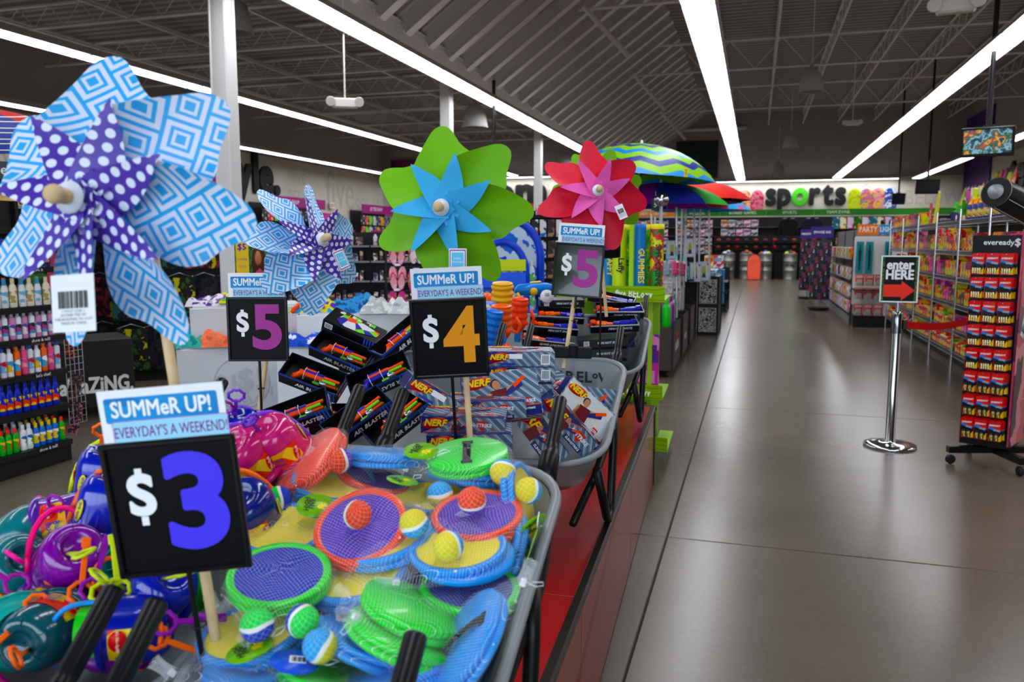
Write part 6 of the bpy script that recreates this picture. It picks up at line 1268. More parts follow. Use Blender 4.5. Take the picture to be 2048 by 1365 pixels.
# ---------------------------------------------------------------- right of the aisle
# stanchion with belt and sign
st = thing('stanchion', 'chrome belt stanchion standing on the aisle floor', 'stanchion', T(*atz(1779, 893, 0)))
MB().lathe([(.19, 0), (.195, .008), (.19, .022), (.12, .034), (.04, .038), (.04, .05)], 40).build('base', CHROME, st)
MB().lathe([(.04, .045), (.036, .05), (.036, .94)], 24).build('post', CHROME, st)
MB().lathe([(.041, .90), (.042, .93), (.042, 1.05), (.036, 1.065), (.02, 1.07)], 24).build('belt_head', mat('#8a8c90', .15, 1), st)
MB().box(.03, .05, .075, (.055, 0, .97), b=.005).build('belt_cassette', BLACK, st); MB().cyl((0, 0, 1.06), (0, 0, 1.14), .014).build('sign_stem', CHROME, st)
sp_ = Vector(st.location); e1 = atd(1940, 642, 6.35) - sp_; e0 = Vector((.07, 0, .97)); dv = e1 - e0
MB().sheet(lambda a, b: e0 + dv * a + Vector((0, 0, -.03 * sin(pi * a) + (b - .5) * .056)), 12, 1).sheet(lambda a, b: e0 + dv * (1 - a) + Vector((0, .002, -.03 * sin(pi * a) + (b - .5) * .056)), 12, 1).build('belt', mat('#c81418', .6), st)
es = thing('enter_sign', 'black enter here sign with red arrow on the stanchion', 'sign', lookat(sp_ + Vector((.0, 0, 1.14))) @ RZ(6) @ SC(.86))
fr = MB()
for x in (-.15, .15): fr.box(.012, .014, .42, (x, 0, .21))
for z in (.006, .414): fr.box(.3, .014, .012, (0, 0, z))
fr.build('frame', mat('#9aa09a', .3, .7), es); MB().box(.29, .006, .4, (0, .002, .21)).build('board', mat('#0a0c0a', .7), es)
for x, c in ((-.135, 1), (.135, 0)): MB().box(.02, .002, .4, (x, -.002, .21)).build('leaf_print', art(['#2a4a1a', '#4a6a1a', '#141a0c', '#6a7a2a'], 40, .5, 'noise'), es)
for z, s in ((.335, 'enter'), (.245, 'HERE')): write(s, WH, es, T(0, -.003, z) @ RX(90), .118, fat=.035, res=2, sx=.84)
MB().prism([(-.125, .055), (.02, .055), (.02, .02), (.13, .115), (.02, .2), (.02, .165), (-.125, .165)], .002, T(0, -.002, -.005) @ RX(90)).build('arrow', mat('#e8412a', .5), es)
# battery spinner
BM = lookat((1.63, 6.3, 0)) @ RZ(-14)
br = thing('battery_rack', 'black rolling peg rack of battery packs', 'display rack', BM)
BK_ = mat('#0d0e14', .45)
MB().box(.32, .28, 1.5, (-.035, .16, .9), b=.004).build('rack_core', BK_, br); MB().box(.014, .36, 1.5, (.135, .12, .94)).build('side_panel', art(['#1a1026', '#4a1a3a', '#b0405a', '#c85a6a', '#5a2a4a'], 1.6, .25, 'noise'), br)
for a in (45, 135, 225, 315):
    MB().box(.33, .05, .05, (.17, 0, .11), T(0, .16, 0) @ RZ(a), b=.004).build('foot_bar', BLACK, br)
    c_ = MB().lathe([(.026, -.014), (.034, -.01), (.034, .01), (.026, .014)], 14, T(0, .16, 0) @ RZ(a) @ T(.31, 0, .036) @ RX(90)).build('caster', mat('#1a1a1c', .5), br)
MB().cyl((0, .16, .1), (0, .16, .2), .035).build('stem', BLACK, br)
sp2 = MB().box(.46, .003, 1.5, (0, 0, 0)).build('print_panel', art(['#20122c', '#6a2040', '#c8556a', '#e08a90', '#40203a'], 1.3, .25, 'noise'), br, T(.145, .16, .94) @ RZ(90) @ T(0, -.002, 0))
pb = MB().cyl((-.09, 0, -.2), (.09, 0, .22), .045, n=14).build('battery_print', mat('#d8d8de', .3), br, T(.148, .12, 1.15) @ RZ(90) @ SC(1, .1, 1))
write('Energizer', mat('#14141a', .4), br, T(.154, .12, 1.15) @ RZ(90) @ RX(90) @ RZ(64), .1, fat=.02, res=2)
write("that's positivenergy", mat('#e8c8d0', .5), br, T(.151, .14, .5) @ RZ(90) @ RX(90), .03, res=1)
write('eveready', WH, br, T(-.03, .0185, 1.6) @ RX(90), .052, fat=.015, res=2); write('$', WH, br, T(.085, .0185, 1.6) @ RX(90), .07, fat=.03, res=2)
bp = MB(); bp.prism([(-.034, 0), (.034, 0), (.034, -.118), (.02, -.125), (-.034, -.118)], .002, RX(90)); cardm = bp
def battery_meshes(kind):
    a = MB().prism([(-.038, .0), (-.03, .006), (.03, .006), (.038, 0), (.038, -.118), (-.038, -.118)], .002, RX(90)).mesh('card', mat('#d8281a', .35))
    b = MB().prism([(-.036, -.03), (.038, -.055), (.038, -.112), (-.01, -.112), (-.036, -.09)], .0012, T(0, -.0022, 0) @ RX(90)).mesh('black_print', mat('#0e1014', .35))
    c = MB().prism([(-.036, -.028), (.036, -.05), (.03, -.062), (-.036, -.042)], .0012, T(0, -.0032, 0) @ RX(90)).mesh('blue_swoosh', mat('#2a7ad0', .3))
    f = MB().prism([(.038, -.075), (.038, -.116), (.008, -.116)], .0012, T(0, -.0036, 0) @ RX(90)).mesh('flame_print', mat('#f0c01e', .35))
    d = MB()
    n = 4 if kind == 0 else 2; r = .0062 if kind == 0 else .013; L = .042 if kind == 0 else .045
    for i in range(n): d.lathe([(r, 0), (r, L * .78), (r * .98, L * .78)], 10, T((i - (n - 1) / 2) * r * 2.15 - .002, -.006 - r * .4, -.112)); d.lathe([(r, L * .78), (r, L * .96), (r * .35, L * .97), (r * .35, L)], 10, T((i - (n - 1) / 2) * r * 2.15 - .002, -.006 - r * .4, -.112), mi=1)
    d = d.mesh('cells', [mat('#c9b98a' if kind == 0 else '#8a7a4a', .25, .8), mat('#0e1014', .3)])
    return a, b, c, f, d
BMS = [battery_meshes(0), battery_meshes(1)]; EV = text('EVEREADY', .0145, 0, 0, 1, .9, 'CENTER', 1, .1, .03); GO = text('GOLD', .014, 0, 0, 1, 1, 'CENTER', 1, .1, .03)
EVm, GOm = EV.copy(), GO.copy(); EVm.materials.append(WH); GOm.materials.append(mat('#e8c83a', .35))
for r in range(8):
    for c in range(3):
        for k in range(4):
            z = 1.52 - r * .166; kind = 1 if r > 4 else 0
            t = thing('battery_pack', 'red battery card, row %d from the top, %s peg of the rolling rack' % (r + 1, ('first', 'middle', 'last')[c]), 'battery pack', BM @ T(-.125 + c * .088 + k * .004, -.075 + k * .021, z - (k == 0) * .002) @ RZ(random.uniform(-6, 6)) @ RY(random.uniform(-4, 4)) @ SC(1.06, 1, 1.16), 'battery packs row %d peg %d' % (r + 1, c + 1))
            A = BMS[kind]
            for nm, me in zip(('card', 'black_print', 'blue_swoosh', 'flame_print', 'cells'), A): put(nm, me, t)
            if k < 1: put('lettering', EVm, t, T(0, -.0036, -.022) @ RX(90)); put('lettering', GOm, t, T(.012, -.0046, -.05) @ RX(90))
        MB().cyl((-.125 + c * .088, -.1, 1.52 - r * .166), (-.125 + c * .088, .03, 1.52 - r * .166), .003, n=5).build('peg', STEEL, br)
bb_ = thing('giant_battery', 'oversized dummy battery on top of the rolling rack', 'display prop', facing(atd(1996, 386, 5.9), RT * .85 + HF * .45 - Vector((0, 0, .28))) @ SC(1.42))
MB().lathe([(.075, -.02), (.078, 0), (.078, .42)], 28).build('casing', mat('#0e0e12', .3), bb_); MB().lathe([(.079, -.021), (.079, -.012), (.03, -.022), (.03, -.045), (.001, -.046)][::-1], 24, capb=False, capt=False).build('terminal', mat('#9a9da2', .45, .2), bb_)
write('E', WH, bb_, T(0, -.0795, .3) @ RX(90), .09, res=2)
for a in (-60, 0): MB().box(.003, .003, .42, (0, -.0785, .21), RZ(a)).build('stripe', WH, bb_)
# ---- candy wire shelving along the aisle
CX, CY0, CY1 = 2.33, 8.2, 16.0; WIRE = mat('#8d8f92', .35, .7)
CMX = T(CX, CY1, 0) @ RZ(-90)                 # local x runs towards the viewer, front faces the aisle
CL = [.28, .55, .86, 1.18, 1.5, 1.86]
for k in range(6):
    M = CMX @ T(k * 1.3, 0, 0); t = thing('wire_shelving', 'chrome wire shelving of candy, bay %d counted from the party gondola' % (k + 1), 'shelf unit', M, 'candy shelving bays')
    for x in (0, 1.29):
        for y in (0, .5): MB().cyl((x, y, 0), (x, y, 2.0), .013, n=8).build('post', CHROME, t)
    for z in CL:
        m = MB().tube([(0, 0, z), (1.29, 0, z), (1.29, .5, z), (0, .5, z)], .006, 5, closed=True).tube([(0, 0, z - .05), (1.29, 0, z - .05), (1.29, .5, z - .05), (0, .5, z - .05)], .006, 5, closed=True)
        for i in range(26): m.cyl((i * .0516, 0, z), (i * .0516, .5, z), .003, n=4); m.cyl((i * .0516, -.0, z), (i * .0516, 0, z - .05), .003, n=4)
        m.build('wire_shelf', WIRE, t)
    MB().box(1.29, .03, .16, (.64, .3, .08)).build('kick_board', DK, t); MB().box(1.28, .012, 1.9, (.645, .52, 1.0)).build('back_card', mat('#2a2622', .7), t)
CANDY = [['#e8c81e', '#d8401c', '#b02a18'], ['#f0d020', '#e0b818', '#7a3a9a'], ['#d83a2a', '#e8b83a', '#a81c1c'], ['#5aa83a', '#d8d020', '#e86a2a'], ['#e8701c', '#e8b83a', '#5a2a1a'], ['#8a3a8a', '#e07ab0', '#d83a7a'], ['#6a4a3a', '#b08a5a', '#3a2a1a'], ['#d8d020', '#a8c83a', '#e83a3a'], ['#2a5aa8', '#e8c83a', '#d8a02a'], ['#e83a6a', '#f0c82a', '#8a1a3a']]
random.seed(33)
for k in range(6):
    for i, z in enumerate(CL):
        base = (k * 3 + i * 2) % 10; x = .06
        H_ = (.13, .15, .17, .19, .2, .2)[i]
        while x < 1.24:
            j = (base + int(x * 4)) % 10; w = (.1, .14, .12)[(i + j) % 3]; h = H_ * random.choice((.75, .9, 1))
            if i == 5 and k >= 2: break
            cn = ('yellow and red', 'plain yellow', 'red', 'green', 'orange', 'purple', 'brown', 'lime', 'blue', 'pink'); lab = cn[j] + ' candy carton on shelf %d of candy bay %d' % (i + 1, k + 1); lab2 = 'low ' + cn[(j + 1) % 10] + ' candy carton stacked on shelf %d of candy bay %d' % (i + 1, k + 1)
            put('candy_carton', pbox(w, .14, round(h, 2), CANDY[j], 16), None, CMX @ T(k * 1.3 + x + w / 2, .09, z + .007) @ RZ(random.uniform(-3, 3)), lab, 'candy', lab)
            if k < 4 and random.random() < .35 and i < 5: put('candy_carton', pbox(w, .14, .08, CANDY[(j + 1) % 10], 16), None, CMX @ T(k * 1.3 + x + w / 2, .1, z + .009 + round(h, 2)), lab2, 'candy', lab2)
            x += w + .012
# snack canisters with yellow tops on the top shelf
def canister():
    b = MB().lathe([(.05, 0), (.052, .01), (.052, .17), (.03, .2), (.0, .205)], 14); b.lathe([(.053, .03), (.053, .12)], 14, mi=1, capb=False, capt=False)
    b.lathe([(.05, .165), (.036, .2), (.012, .23), (.012, .25)], 12, mi=2); b.box(.09, .03, .035, (-.035, 0, .235), RY(18), mi=2, b=.008); b.add([(-.02, -.054, .165), (.02, -.054, .165), (0, -.03, .235)], [(0, 1, 2)], mi=3)
    return b.mesh('cheese_can', [mat('#2a3a8a', .35), art(['#e8c04a', '#c88a3a', '#f0e0b0', '#2a3a8a'], 30, .4), mat('#f0b81a', .35), mat('#d8401c', .4)])
can = canister()
for k in range(16): put('cheese_can', can, None, CMX @ T(5.15 + k * .125, .12 + .03 * (k % 2), 1.868) @ RZ(90 + random.uniform(-8, 8)), 'blue can with yellow spout in the row on the top candy shelf', 'can', 'cheese cans on top')
for k in range(9):
    for q in range(1 + k % 2): put('tea_carton', pbox(.13, .16, .2, [['#d8d83a', '#8ab83a', '#f0f0d8'], ['#c85aa0', '#f0e8c0', '#7a2a6a'], ['#e8e0a8', '#6a9a2a', '#d8d83a']][k % 3], 14), None, CMX @ T(4.2 + k * .16, .3, 1.868 + .205 * q), ('yellow and green', 'pink', 'cream')[k % 3] + ' snack carton %s behind the cheese cans' % ('standing', 'stacked on another')[q], 'carton', 'snack cartons on top %d %d' % (k % 3, q))
lf = thing('paper_sprig', 'green leafy decoration among the snack cartons', 'decoration', CMX @ T(5.0, .05, 1.9)); m = MB()
for k in range(14): a = k * 2.4; m.add([(0, 0, .02), (.06 * cos(a), .06 * sin(a), .08 + .01 * k), (.12 * cos(a + .3), .12 * sin(a + .3), .05 + .012 * k), (.07 * cos(a + .6), .07 * sin(a + .6), .04 + .01 * k)], [(0, 1, 2, 3)])
m.build('leaves', mat('#4aa83a', .6), lf)
sg = thing('yellow_sign', 'tilted yellow card sign on the top candy shelf', 'sign', CMX @ T(3.3, .1, 1.87)); MB().prism([(-.2, 0), (.1, 0), (.2, .42), (.08, .45)], .01, RX(90)).build('board', mat('#e8d81e', .5), sg)
sg = thing('price_sign_card', 'small red and white 5 for price card on the top candy shelf', 'sign', CMX @ T(2.9, .1, 1.87)); MB().box(.16, .01, .3, (0, 0, .15)).build('card', mat('#d83a2a', .5), sg); write('5', WH, sg, T(0, -.007, .12) @ RX(90), .18, fat=.03, res=1)
# ---- party gondola facing the viewer, with clip strips beyond
PM = T(1.82, 16.4, 0); pg = gondola('party_gondola', 'white pegboard gondola end under a party lights sign', PM, .95, 1.72, [.72], .5, mat('#101012', .5), mat('#dcdcd8', .6), base=.22)
MB().box(.95, .02, 1.3, (.475, .44, 1.05)).build('pegboard', uvpat('pegboard', ('#dededa', '#8a8a86'), 30, 'dots'), pg)
h1 = MB().box(.36, .02, .2, (.18, 0, 1.84)).build('header_orange', mat('#e07a2a', .5), pg); h2 = MB().box(.32, .02, .18, (.53, 0, 1.84)).build('header_blue', mat('#2a8fc8', .5), pg)
write('PARTY', mat('#f4ece0', .5), pg, T(.18, -.012, 1.84) @ RX(90), .15, fat=.01, res=1, sx=.7); write('LIGHTS', WH, pg, T(.53, -.012, 1.84) @ RX(90), .13, fat=.02, res=1, sx=.7)
for i, x in enumerate((.1, .27, .6)):
    t = thing('lighter_pack', 'teal hanging torch pack, %s on the party gondola' % ('first', 'second', 'third')[i], 'hang pack', PM @ T(x, .36, 1.62), 'torch packs'); MB().box(.13, .02, .62, (0, 0, -.31), b=.005).build('pack', mat('#2a8a98', .3), t); MB().lathe([(.012, -.55), (.02, -.3), (.03, -.2), (.012, -.12), (.012, -.06)], 8, T(0, -.02, 0)).build('torch', mat('#10343a', .3), t)
for r in range(4):
    for c in range(5): put('bulb_card', pcard(.155, .22, ['#c83a3a', '#c83a3a', '#d84a44', '#b8b0ae'] if (c < 3) else ['#2a7ab8', '#3a8ac8', '#c8d0d8'], 5, '#a8a8a8'), None, PM @ T(.09 + c * .175, .1, 1.0 - r * .25 - (.06 if r > 1 else 0)), '%s light bulb card, row %d of the party gondola' % ('red' if c < 3 else 'blue', r + 1), 'hang card', 'bulb cards row %d %s' % (r + 1, 'red' if c < 3 else 'blue'))
# side run behind: party goods facing the aisle
SMX = T(1.8, 25.0, 0) @ RZ(-90)
for k in range(4):
    M = SMX @ T(k * 2.0, 0, 0); gondola('party_shelf', 'party goods shelf run, bay %d counted from the far end' % (k + 1), M, 1.95, 1.9, [.25, .55, .9, 1.3], .5, mat('#6a6a6c', .5), strip=mat('#a8a8aa', .4), group='party goods run')
    for i, z in enumerate((.25, .55, .9, 1.3)): row('party_pack', 'assorted party pack on shelf %d of party bay %d' % (i + 1, k + 1), 'party goods', 'party packs %d %d' % (i + 1, k + 1), [pbox(.16, .12, .2, c, 12) for c in [['#2a8fc8', '#e8e8ec', '#d83a4a'], ['#e87a9a', '#f0d8c0', '#8ac8d8'], ['#2a9a8a', '#e8a83a', '#c8e0dc'], ['#d8d8dc', '#a83a5a', '#e8e8f0'], ['#1f3f90', '#f0f0f0', '#c8282a'], ['#c8b8a0', '#8a6a8a', '#f0e8e0']][i:] + CANDY[k:k + 2]], M, .12, 1.85, .19, z, .04, skip=.05)
# spinner of phone cases and tall racks further on
for q, (x, y, lab, hd) in enumerate(((1.24, 20.2, 'grey wire spinner of phone cases by the aisle', 'iPHONE 6/6S'), (1.2, 24.2, 'far wire spinner of accessories by the aisle', 'HEADPHONES'))):
    M = T(x, y, 0) @ SC(.8, .8, 1); t = thing('case_spinner', lab, 'spinner rack', M, 'spinner racks'); MB().cyl((.3, .2, .05), (.3, .2, 1.65), .03).build('pole', STEEL, t); MB().lathe([(.3, 0), (.3, .05)], 20, T(.3, .2, .02)).build('base', DK, t); MB().box(.55, .3, 1.4, (.3, .2, .95)).build('core', mat('#3a3a3e', .5), t)
    MB().box(.62, .02, .26, (.3, .03, 1.84)).build('header', mat('#3a2a7a', .5), t); write(hd, WH, t, T(.3, .018, 1.84) @ RX(90), .085, fat=.02, res=1)
    for r in range(8):
        for c in range(5): put('phone_case', pcard(.09, .14, [['#c8ccd0', '#2a2a2e', '#8a3a4a'], ['#d8486a', '#e8e8ec', '#2a2a2e'], ['#e8e8ec', '#3a6ab8', '#1a1a1e']][(r + c) % 3], 14), None, M @ T(.06 + c * .118, .03, 1.6 - r * .17), 'small phone case card on row %d of the %s spinner' % (r + 1, ('nearer', 'farther')[q]), 'phone case', 'cases spinner %d row %d' % (q + 1, r + 1))
# ---- right wall: banner, letters, boards, screens
WRM = T(8.4, 0, 0) @ RZ(-90)
wsign('wall_sign', 'large dark letters spelling tech on the cream wall, purple c', 'tech', WRM @ T(-32.0, -.06, 3.95), 1.5, [DKL, DKL, mat('#5a3a8a', .5), DKL], width=3.6)
banner('deep purple banner on the tech wall beyond the hanging screen', WRM @ T(-36.6, -.05, 2.75), 4.0, 4.0, ['#2a1240', '#3a1a5a', '#4a2470', '#30164a'])
hb = gondola('wall_bay', 'long dark wall bay under the tech sign', WRM @ T(-38.2, -.5, 0), 16, 2.6, [.4, 1.0, 1.6], .45, mat('#3a3a3c', .6)); MB().box(16, .05, .3, (8, -.05, 2.72)).build('header_board', mat('#3a2a6a', .5), hb)
BOARDP = [['#c8d83a', '#d8e04a', '#b8c82a'], ['#2a4ab0', '#e8ecf0', '#3a6ad0'], ['#e8583a', '#f0a08a', '#c83a2a'], ['#3a6a9a', '#8ab0d0', '#2a4a7a'], ['#6a3a9a', '#d86a9a', '#4a2a7a'], ['#d83a3a', '#f0d0c0', '#e86a4a']]
bpts = [(-.24, 0), (.24, 0)] + [(.24 + .02 * sin(pi * i / 6), .15 * i) for i in range(1, 6)] + [(.22 * cos(pi * i / 8), .8 + .26 * sin(pi * i / 8)) for i in range(9)] + [(-.24 - .02 * sin(pi * i / 6), .15 * i) for i in range(5, 0, -1)]
def board(label, M, cols, group, sc=3, kind='noise'):
    t = thing('boogie_board', label, 'boogie board', M, group); k = ('bb', tuple(cols), sc)
    if k not in PMESH: PMESH[k] = MB().prism(bpts, .05, RX(90)).mesh('board', art(cols, sc, .3, kind))
    put('board', PMESH[k], t); MB().tube([(x * 1.0, -.025, z) for x, z in bpts], .026, 5, closed=True).build('rail', mat(cols[-1], .4), t); return t
for k in range(7): board('boogie board leaning on the tech wall ledge, number %d from the corner' % (k + 1), WRM @ T(-37.8 + k * .55, -.3, 2.88) @ RX(-12) @ SC(1, 1, .95), BOARDP[k % 6], 'boards on the tech wall')
for k in range(5): board('tall boogie board above the snack cartons, number %d from the purple banner' % (k + 1), WRM @ T(-33.6 + k * .6, -.3, 2.88) @ RX(-12) @ SC(1.1, 1, 1.25), BOARDP[(k * 2) % 6], 'boards by the purple banner')
for k in range(3): board('red and blue boogie board beside the giant battery, number %d' % (k + 1), WRM @ T(-27.4 + k * .6, -.3, 2.95) @ RX(-12) @ SC(1.1, 1, 1.5), BOARDP[(k * 3 + 2) % 6], 'boards near the giant battery')
# ---------------------------------------------------------------- sports wall
GRNB = mat('#2f7a24', .5)
wsign('wall_sign', 'large dark letters spelling sports with a green o', 'sports', T(.33, YB - .08, 3.74), 1.45, [DKL, DKL, mat('#4fb03a', .5), DKL, DKL, DKL], width=3.45)
for x, z, s, sz in ((-3.2, 3.6, 'five', 1.3), (-1.2, 3.4, 'BELoW', .9), (5.0, 3.7, 'five', 1.2), (7.2, 3.5, 'BELoW', .9)):
    me = text(s, sz, 0, 0, 3, .8); k = ('gh', s, sz)
    if k not in PMESH: c = me.copy(); c.materials.append(PALEP); PMESH[k] = c
    put('painted_word', PMESH[k], wb, T(x, YB - .012, z) @ RX(90))
for k in range(7):
    x = -5.6 + k * 2.0; g = gondola('sports_bay', 'dark wall bay under the green band, number %d from the arts corner' % (k + 1), T(x, YB - .62, 0), 1.98, 2.75, [.3, .7, 1.1, 1.5, 1.9, 2.3], .5, mat('#2a2a2c', .6), strip=mat('#5a5a5c', .5), group='sports wall bays', base=.2)
    MB().box(1.99, .08, .27, (.99, -.1, 2.92)).build('header_board', GRNB if k > 0 else mat('#e08a1e', .5), g); s = ('ARTS & CRAFTS.', 'PUZZLES.', 'BOARD GAMES.', 'SPORTS.', 'TEAM ZONE.', '', '')[k]
    if s: write(s, mat('#e8f0dc', .5), g, T(.99, -.145, 2.92) @ RX(90), .17, fat=.01, res=1)
    cs = [['#d8a0b0', '#e8e0d8', '#8a5a9a'], ['#c8d0e0', '#1a1a1e', '#e0e0e4'], ['#4a7ac0', '#e8d8a0', '#c85a3a'], ['#e87a3a', '#f0e0d0', '#5a8ac0'], ['#e8e8ec', '#2a2a2e', '#b0b0b8'], ['#7aa8d8', '#d84a6a', '#f0f0f0']]
    GN = ['pink', 'black and white', 'blue', 'orange', 'white', 'sky blue']
    for i, z in enumerate((2.3, 1.9, 1.5, 1.1)):
        if k in (3, 4) and z > 1.6: continue
        row('boxed_game', ['%s boxed game on level %d of sports bay %d' % (c_, 6 - i, k + 1) for c_ in (GN[(i + k) % 6:] + GN[:(i + k) % 6])], 'game', 'games level %d bay %d' % (6 - i, k + 1), [pbox(.3, .1, .32, c, 8, 'noise') for c in cs[(i + k) % 6:] + cs[:(i + k) % 6]], T(x, YB - .62, 0), .2, 1.85, .33, z, .06)
def hoodie(label, x, c):
    t = thing('hoodie', label, 'hoodie', T(x, YB - .7, 2.55), 'hoodies on the sports wall')
    MB().prism([(-.28, -.75), (.28, -.75), (.27, -.2), (.36, -.6), (.48, -.55), (.36, -.02), (.14, .08), (.08, .0), (-.08, .0), (-.14, .08), (-.36, -.02), (-.48, -.55), (-.36, -.6), (-.27, -.2)], .1, RX(90)).build('body', mat(c, .9, bump=.4, nscale=6), t); MB().ball(.14, (0, 0, .02), 10).build('hood', mat(c, .9), t); MB().box(.5, .02, .02, (0, .02, .12)).build('hanger', STEEL, t)
hoodie('black hoodie hanging on the sports wall', 1.35, '#141418'); hoodie('navy hoodie hanging beside the black one', 2.35, '#1a1a30')
for k in range(10): put('beach_toy', pcard(.26, .5, [['#2a9ab0', '#c8e0e4', '#1a6a80'], ['#e8c83a', '#d8602a', '#f0f0d0'], ['#d83a8a', '#8ad0d8', '#f0d0e0'], ['#5aa83a', '#e8e04a', '#2a6a2a'], ['#3a3a9a', '#d8a0d0', '#e8e8f0']][k % 5], 7), None, T(3.3 + k * .3, YB - .7, 2.7), ('teal', 'yellow', 'pink', 'green', 'indigo')[k % 5] + ' beach toy card hanging under the team zone band', 'toy', 'toys under team zone %d' % (k % 5))
for k in range(14): put('ball_pack', pcard(.2, .22, [['#8a2a8a', '#e0a0d0', '#3a1a4a'], ['#2a2a8a', '#a0b0e0', '#5a3a9a'], ['#c83a8a', '#f0c0d8', '#5a1a4a']][k % 3], 9), None, T(5.2 + (k % 7) * .32, YB - .7, 2.6 - .35 * (k // 7)), 'purple ball pack hanging at the corner of the sports wall', 'toy', 'purple packs by the corner')
for i, (u, cols, lab) in enumerate(((1428, ['#2a4ab0', '#e8ecf0', '#3a6ad0'], 'blue and white board at the arts corner of the sports wall'), (1489, ['#f0583a', '#f8a02a', '#f8d0c0', '#d8302a'], 'coral and orange board left of the sports letters'), (1514, ['#e8406a', '#f08aa0', '#d02a4a'], 'pink board beside the sports letters'), (1708, ['#d0e03a', '#d8e85a', '#c0d02a'], 'lime board right of the sports letters'), (1732, ['#3a9ab0', '#f0d04a', '#e86a9a', '#5ab8c8'], 'teal dotted board, second right of the letters'), (1755, ['#f06a8a', '#f8d03a', '#f0a0b0', '#f04a7a'], 'pink dotted board, third right of the letters'), (1779, ['#2a4ab8', '#e8ecf4', '#1a3a90', '#5a8ad8'], 'blue swirl board, fourth right of the letters'), (1452, ['#3a6ac0', '#7a3a9a', '#4a8ad0'], 'violet board behind the flamingo umbrella'))):
    p = aty(u, 417, YB - .5); board(lab, T(p.x, YB - .55, 3.06) @ RX(-8) @ SC(1.0, 1, .82), cols, 'boards on the green band', 4)
ob = board('orange boogie board leaning against the steel barrels', T(*aty(1507, 559, 36.0)) @ T(0, 0, 0) @ RX(-12), ['#f0563a', '#f8644a', '#e84a30'], 'floor board', 2)
MB().prism([(-.1, -.12), (.1, -.12), (.1, .12), (-.1, .12)], .004, RX(-12) @ T(0, -.055, .5) @ RX(90)).build('print_panel', art(['#2a3a5a', '#e8c04a', '#3a8ac0'], 9, .4, 'noise'), ob)
# barrels of balls
BAR_ = mat('#9a9c98', .3, .8)
for i in range(6):
    x = -1.15 + i * .78 if i < 3 else -.9 + i * .78
    t = thing('ball_barrel', 'steel barrel of balls with green stencil, number %d from the arts corner' % (i + 1), 'barrel', T(x, 36.75, 0), 'steel ball barrels')
    MB().lathe([(.3, 0), (.31, .03), (.3, .06), (.3, .38), (.312, .4), (.3, .42), (.3, .78), (.312, .8), (.3, .82), (.3, 1.1), (.31, 1.13), (.29, 1.14), (.285, 1.0)], 24, capt=False).build('drum', BAR_, t)
    write(('PLAY', 'GAME', 'TEAM', 'FUN', 'BALL', 'GOAL')[i], mat('#2a3a1a', .5), t, T(0, -.314, .6) @ RX(90), .2, fat=.02, res=1)
    for k in range(7):
        a = k * 2.4; rr = .15 if k else 0
        MB().ball(.105, n=12).build('sports_ball', mat(('#c8e03a', '#d8602a', '#2a4ac0', '#3a3a3e', '#e8e8ec', '#6a2a3a', '#b0542a')[(k + i) % 7], .6), None, T(x + rr * cos(a), 36.75 + rr * sin(a), 1.12 + (.06 if k == 0 else 0)), label='%s play ball heaped in barrel %d from the arts corner' % (('lime', 'orange', 'blue', 'charcoal', 'white', 'maroon', 'rust')[(k + i) % 7], i + 1), cat='ball')
for k in range(2): gondola('ball_shelf', 'low dark shelf of footballs behind the barrels, %s' % ('first', 'second')[k], T(-1.8 + k * 2.6, 37.2, 0), 2.5, 1.9, [1.3, 1.6], .5, DK)
for k in range(24): MB().ball(.11, n=10, sz=.8).build('football', mat(('#7a3a2a', '#5a2a1a', '#8a1a2a', '#2a2a30')[k % 4], .6), None, T(-1.6 + (k % 12) * .4, 37.3, 1.4 + .3 * (k // 12)), label='dark football on the %s shelf behind the barrels' % ('lower', 'upper')[k // 12], cat='ball', group='footballs %d' % (k // 12))
# ---- hanging things: screens, mirror dome, pendants, emergency lamps
def screen(label, M, w, h, pole, on=True, tilt=10):
    t = thing('hanging_screen', label, 'monitor', M, 'hanging monitors')
    MB().box(w, .07, h, (0, 0, 0), b=.012).build('housing', mat('#0c0c0e', .3), t, RX(tilt))
    if on:
        if 'em' not in MATS:
            m2, nt, b = nodes('screen_picture'); N = nt.nodes.new
            v = N('ShaderNodeTexNoise'); v.inputs['Scale'].default_value = 8; v.inputs['Detail'].default_value = 3; tc = N('ShaderNodeTexCoord'); nt.links.new(tc.outputs['Object'], v.inputs[0])
            rp = N('ShaderNodeValToRGB'); rp.color_ramp.interpolation = 'CONSTANT'; e = rp.color_ramp.elements
            for _ in range(5): e.new(.5)
            for i_, c_ in enumerate(('#0c1a22', '#23485c', '#86aab8', '#1f5a34', '#a04454', '#c4aa48', '#1c3444')): e[i_].position = .3 + .06 * i_ if i_ else 0; e[i_].color = srgb(c_)
            nt.links.new(v.outputs[0], rp.inputs[0]); nt.links.new(rp.outputs[0], b.inputs['Emission Color']); b.inputs['Emission Strength'].default_value = .8; b.inputs['Base Color'].default_value = (.01, .01, .01, 1); MATS['em'] = m2
        MB().box(w * .88, .004, h * .8, (0, -.037, h * .02)).build('picture', MATS['em'], t, RX(tilt))
    else: MB().box(w * .88, .004, h * .8, (0, -.037, h * .02)).build('picture', mat('#181c22', .15), t, RX(tilt))
    pole = 7.4 - M.translation.z - h / 2 if M.translation.x > -3 else 4.6 - M.translation.z; MB().cyl((0, 0, h / 2), (0, 0, h / 2 + pole), .035, n=10).build('drop_pole', mat('#141416', .4), t); MB().box(.14, .05, .1, (0, .03, h / 2 - .02)).build('bracket', mat('#141416', .4), t)
screen('lit monitor hanging on a black pole over the candy shelves', lookat(atd(1975, 284, 11.5)) @ RZ(-4), .68, .42, 2.2)
screen('dark monitor hanging near the far corner', lookat(atd(1855, 374, 26)) @ RZ(12), .72, .46, 2.6, False)
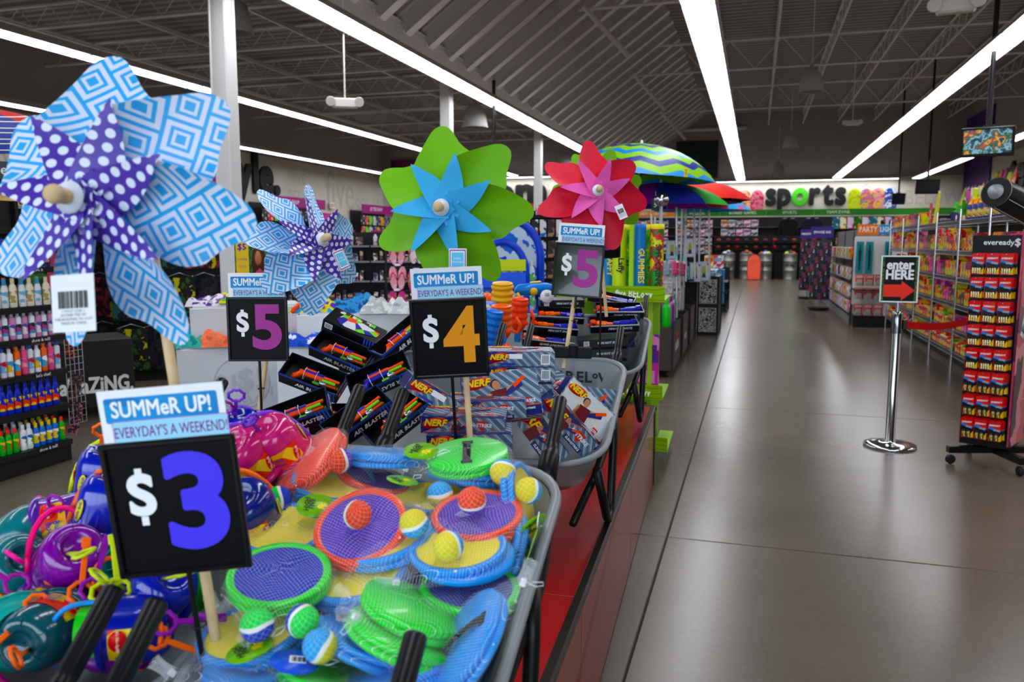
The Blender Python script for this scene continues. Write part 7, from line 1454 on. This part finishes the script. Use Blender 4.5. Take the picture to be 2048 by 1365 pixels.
screen('small dark monitor hanging before the mirror dome', lookat(atd(1797, 398, 30)) @ RZ(20), .48, .42, 2.6, False)
screen('dark monitor seen edge-on behind the green pinwheel', lookat(atd(988, 335, 16)) @ RZ(65), .6, .36, 1.8, False)
dm = thing('mirror_dome', 'round convex mirror high in the far corner', 'mirror', lookat(atd(1829, 392, 36))); MB().lathe([(.5, 0), (.48, .08), (.38, .2), (.2, .28), (.001, .3)], 24, RX(90), capb=True, capt=False).build('dome', mat('#c8ccd0', .05, 1), dm); MB().tube([(.5 * cos(a), 0, .5 * sin(a)) for a in [i * pi / 12 for i in range(24)]], .02, 6, closed=True).build('rim', DK, dm); MB().cyl((0, .1, .3), (0, .1, 3.95), .03).build('drop_pole', DK, dm)
fm_ = thing('foil_balloon', 'silver foil balloon behind the umbrella poles', 'balloon', lookat(atd(1323, 400, 9.6))); MB().ball(.09, n=16, sz=.9).build('balloon', mat('#c8ccd0', .08, 1), fm_); MB().cyl((0, 0, -1.2), (0, 0, -.08), .003, n=4).build('ribbon', STEEL, fm_)
def pendant(label, p, s=1):
    t = thing('bell_pendant', label, 'pendant lamp', Matrix.Translation(p) @ SC(s), 'unlit bell pendants'); MB().lathe([(.27, 0), (.275, .02), (.24, .2), (.2, .38), (.12, .46), (.05, .5), (.04, .6), (.001, .6)], 20, capb=False, capt=False).build('shade', mat('#b4b2b0', .5), t); MB().lathe([(.26, .03), (.03, .3)], 16, capb=False).build('reflector', mat('#8a8886', .4), t); MB().cyl((0, 0, .6), (0, 0, 2.0), .012, n=6).build('cord', IRON, t)
pendant('unlit bell pendant above the main aisle', atz(1622, 185, 4.9)); pendant('unlit bell pendant farther along the main aisle', atz(1581, 297, 4.9)); pendant('unlit bell pendant farthest along the aisle', atd(1556, 350, 34)); pendant('unlit bell pendant behind the first white column', atd(466, 68, 11.0)); pendant('unlit bell pendant left of the green pinwheel top', atd(950, 256, 17)); pendant('unlit bell pendant beside the red pinwheel', atd(1130, 335, 26))
def emergency(label, p):
    t = thing('emergency_light', label, 'emergency light', lookat(p), 'twin-head emergency lights'); MB().box(.34, .12, .13, (0, 0, 0), b=.02).build('case', mat('#d8d4d0', .5), t)
    for s in (-1, 1): MB().lathe([(.04, 0), (.065, .09), (.06, .1)], 12, T(s * .2, -.02, .03) @ RY(s * 35) @ RX(110)).build('lamp_head', mat('#cfcac4', .4), t)
    MB().cyl((0, 0, .06), (0, 0, 1.6), .012, n=6).build('conduit', IRON, t)
emergency('twin-head emergency light on a conduit over the candy aisle', atz(1705, 246, 4.6)); emergency('twin-head emergency light at the upper picture edge', atd(1912, 12, 7.6)); emergency('twin-head emergency light left of the green pinwheel', atd(690, 207, 10.5))
cr = thing('sprinkler_conduit', 'thin white conduit dropping beside the first column', 'conduit', None); a = atd(420, 0, 8.5); MB().cyl(atd(424, 200, 8.5), Vector((a.x, a.y, 5.25)), .012, n=6).build('pipe', IRON, cr)
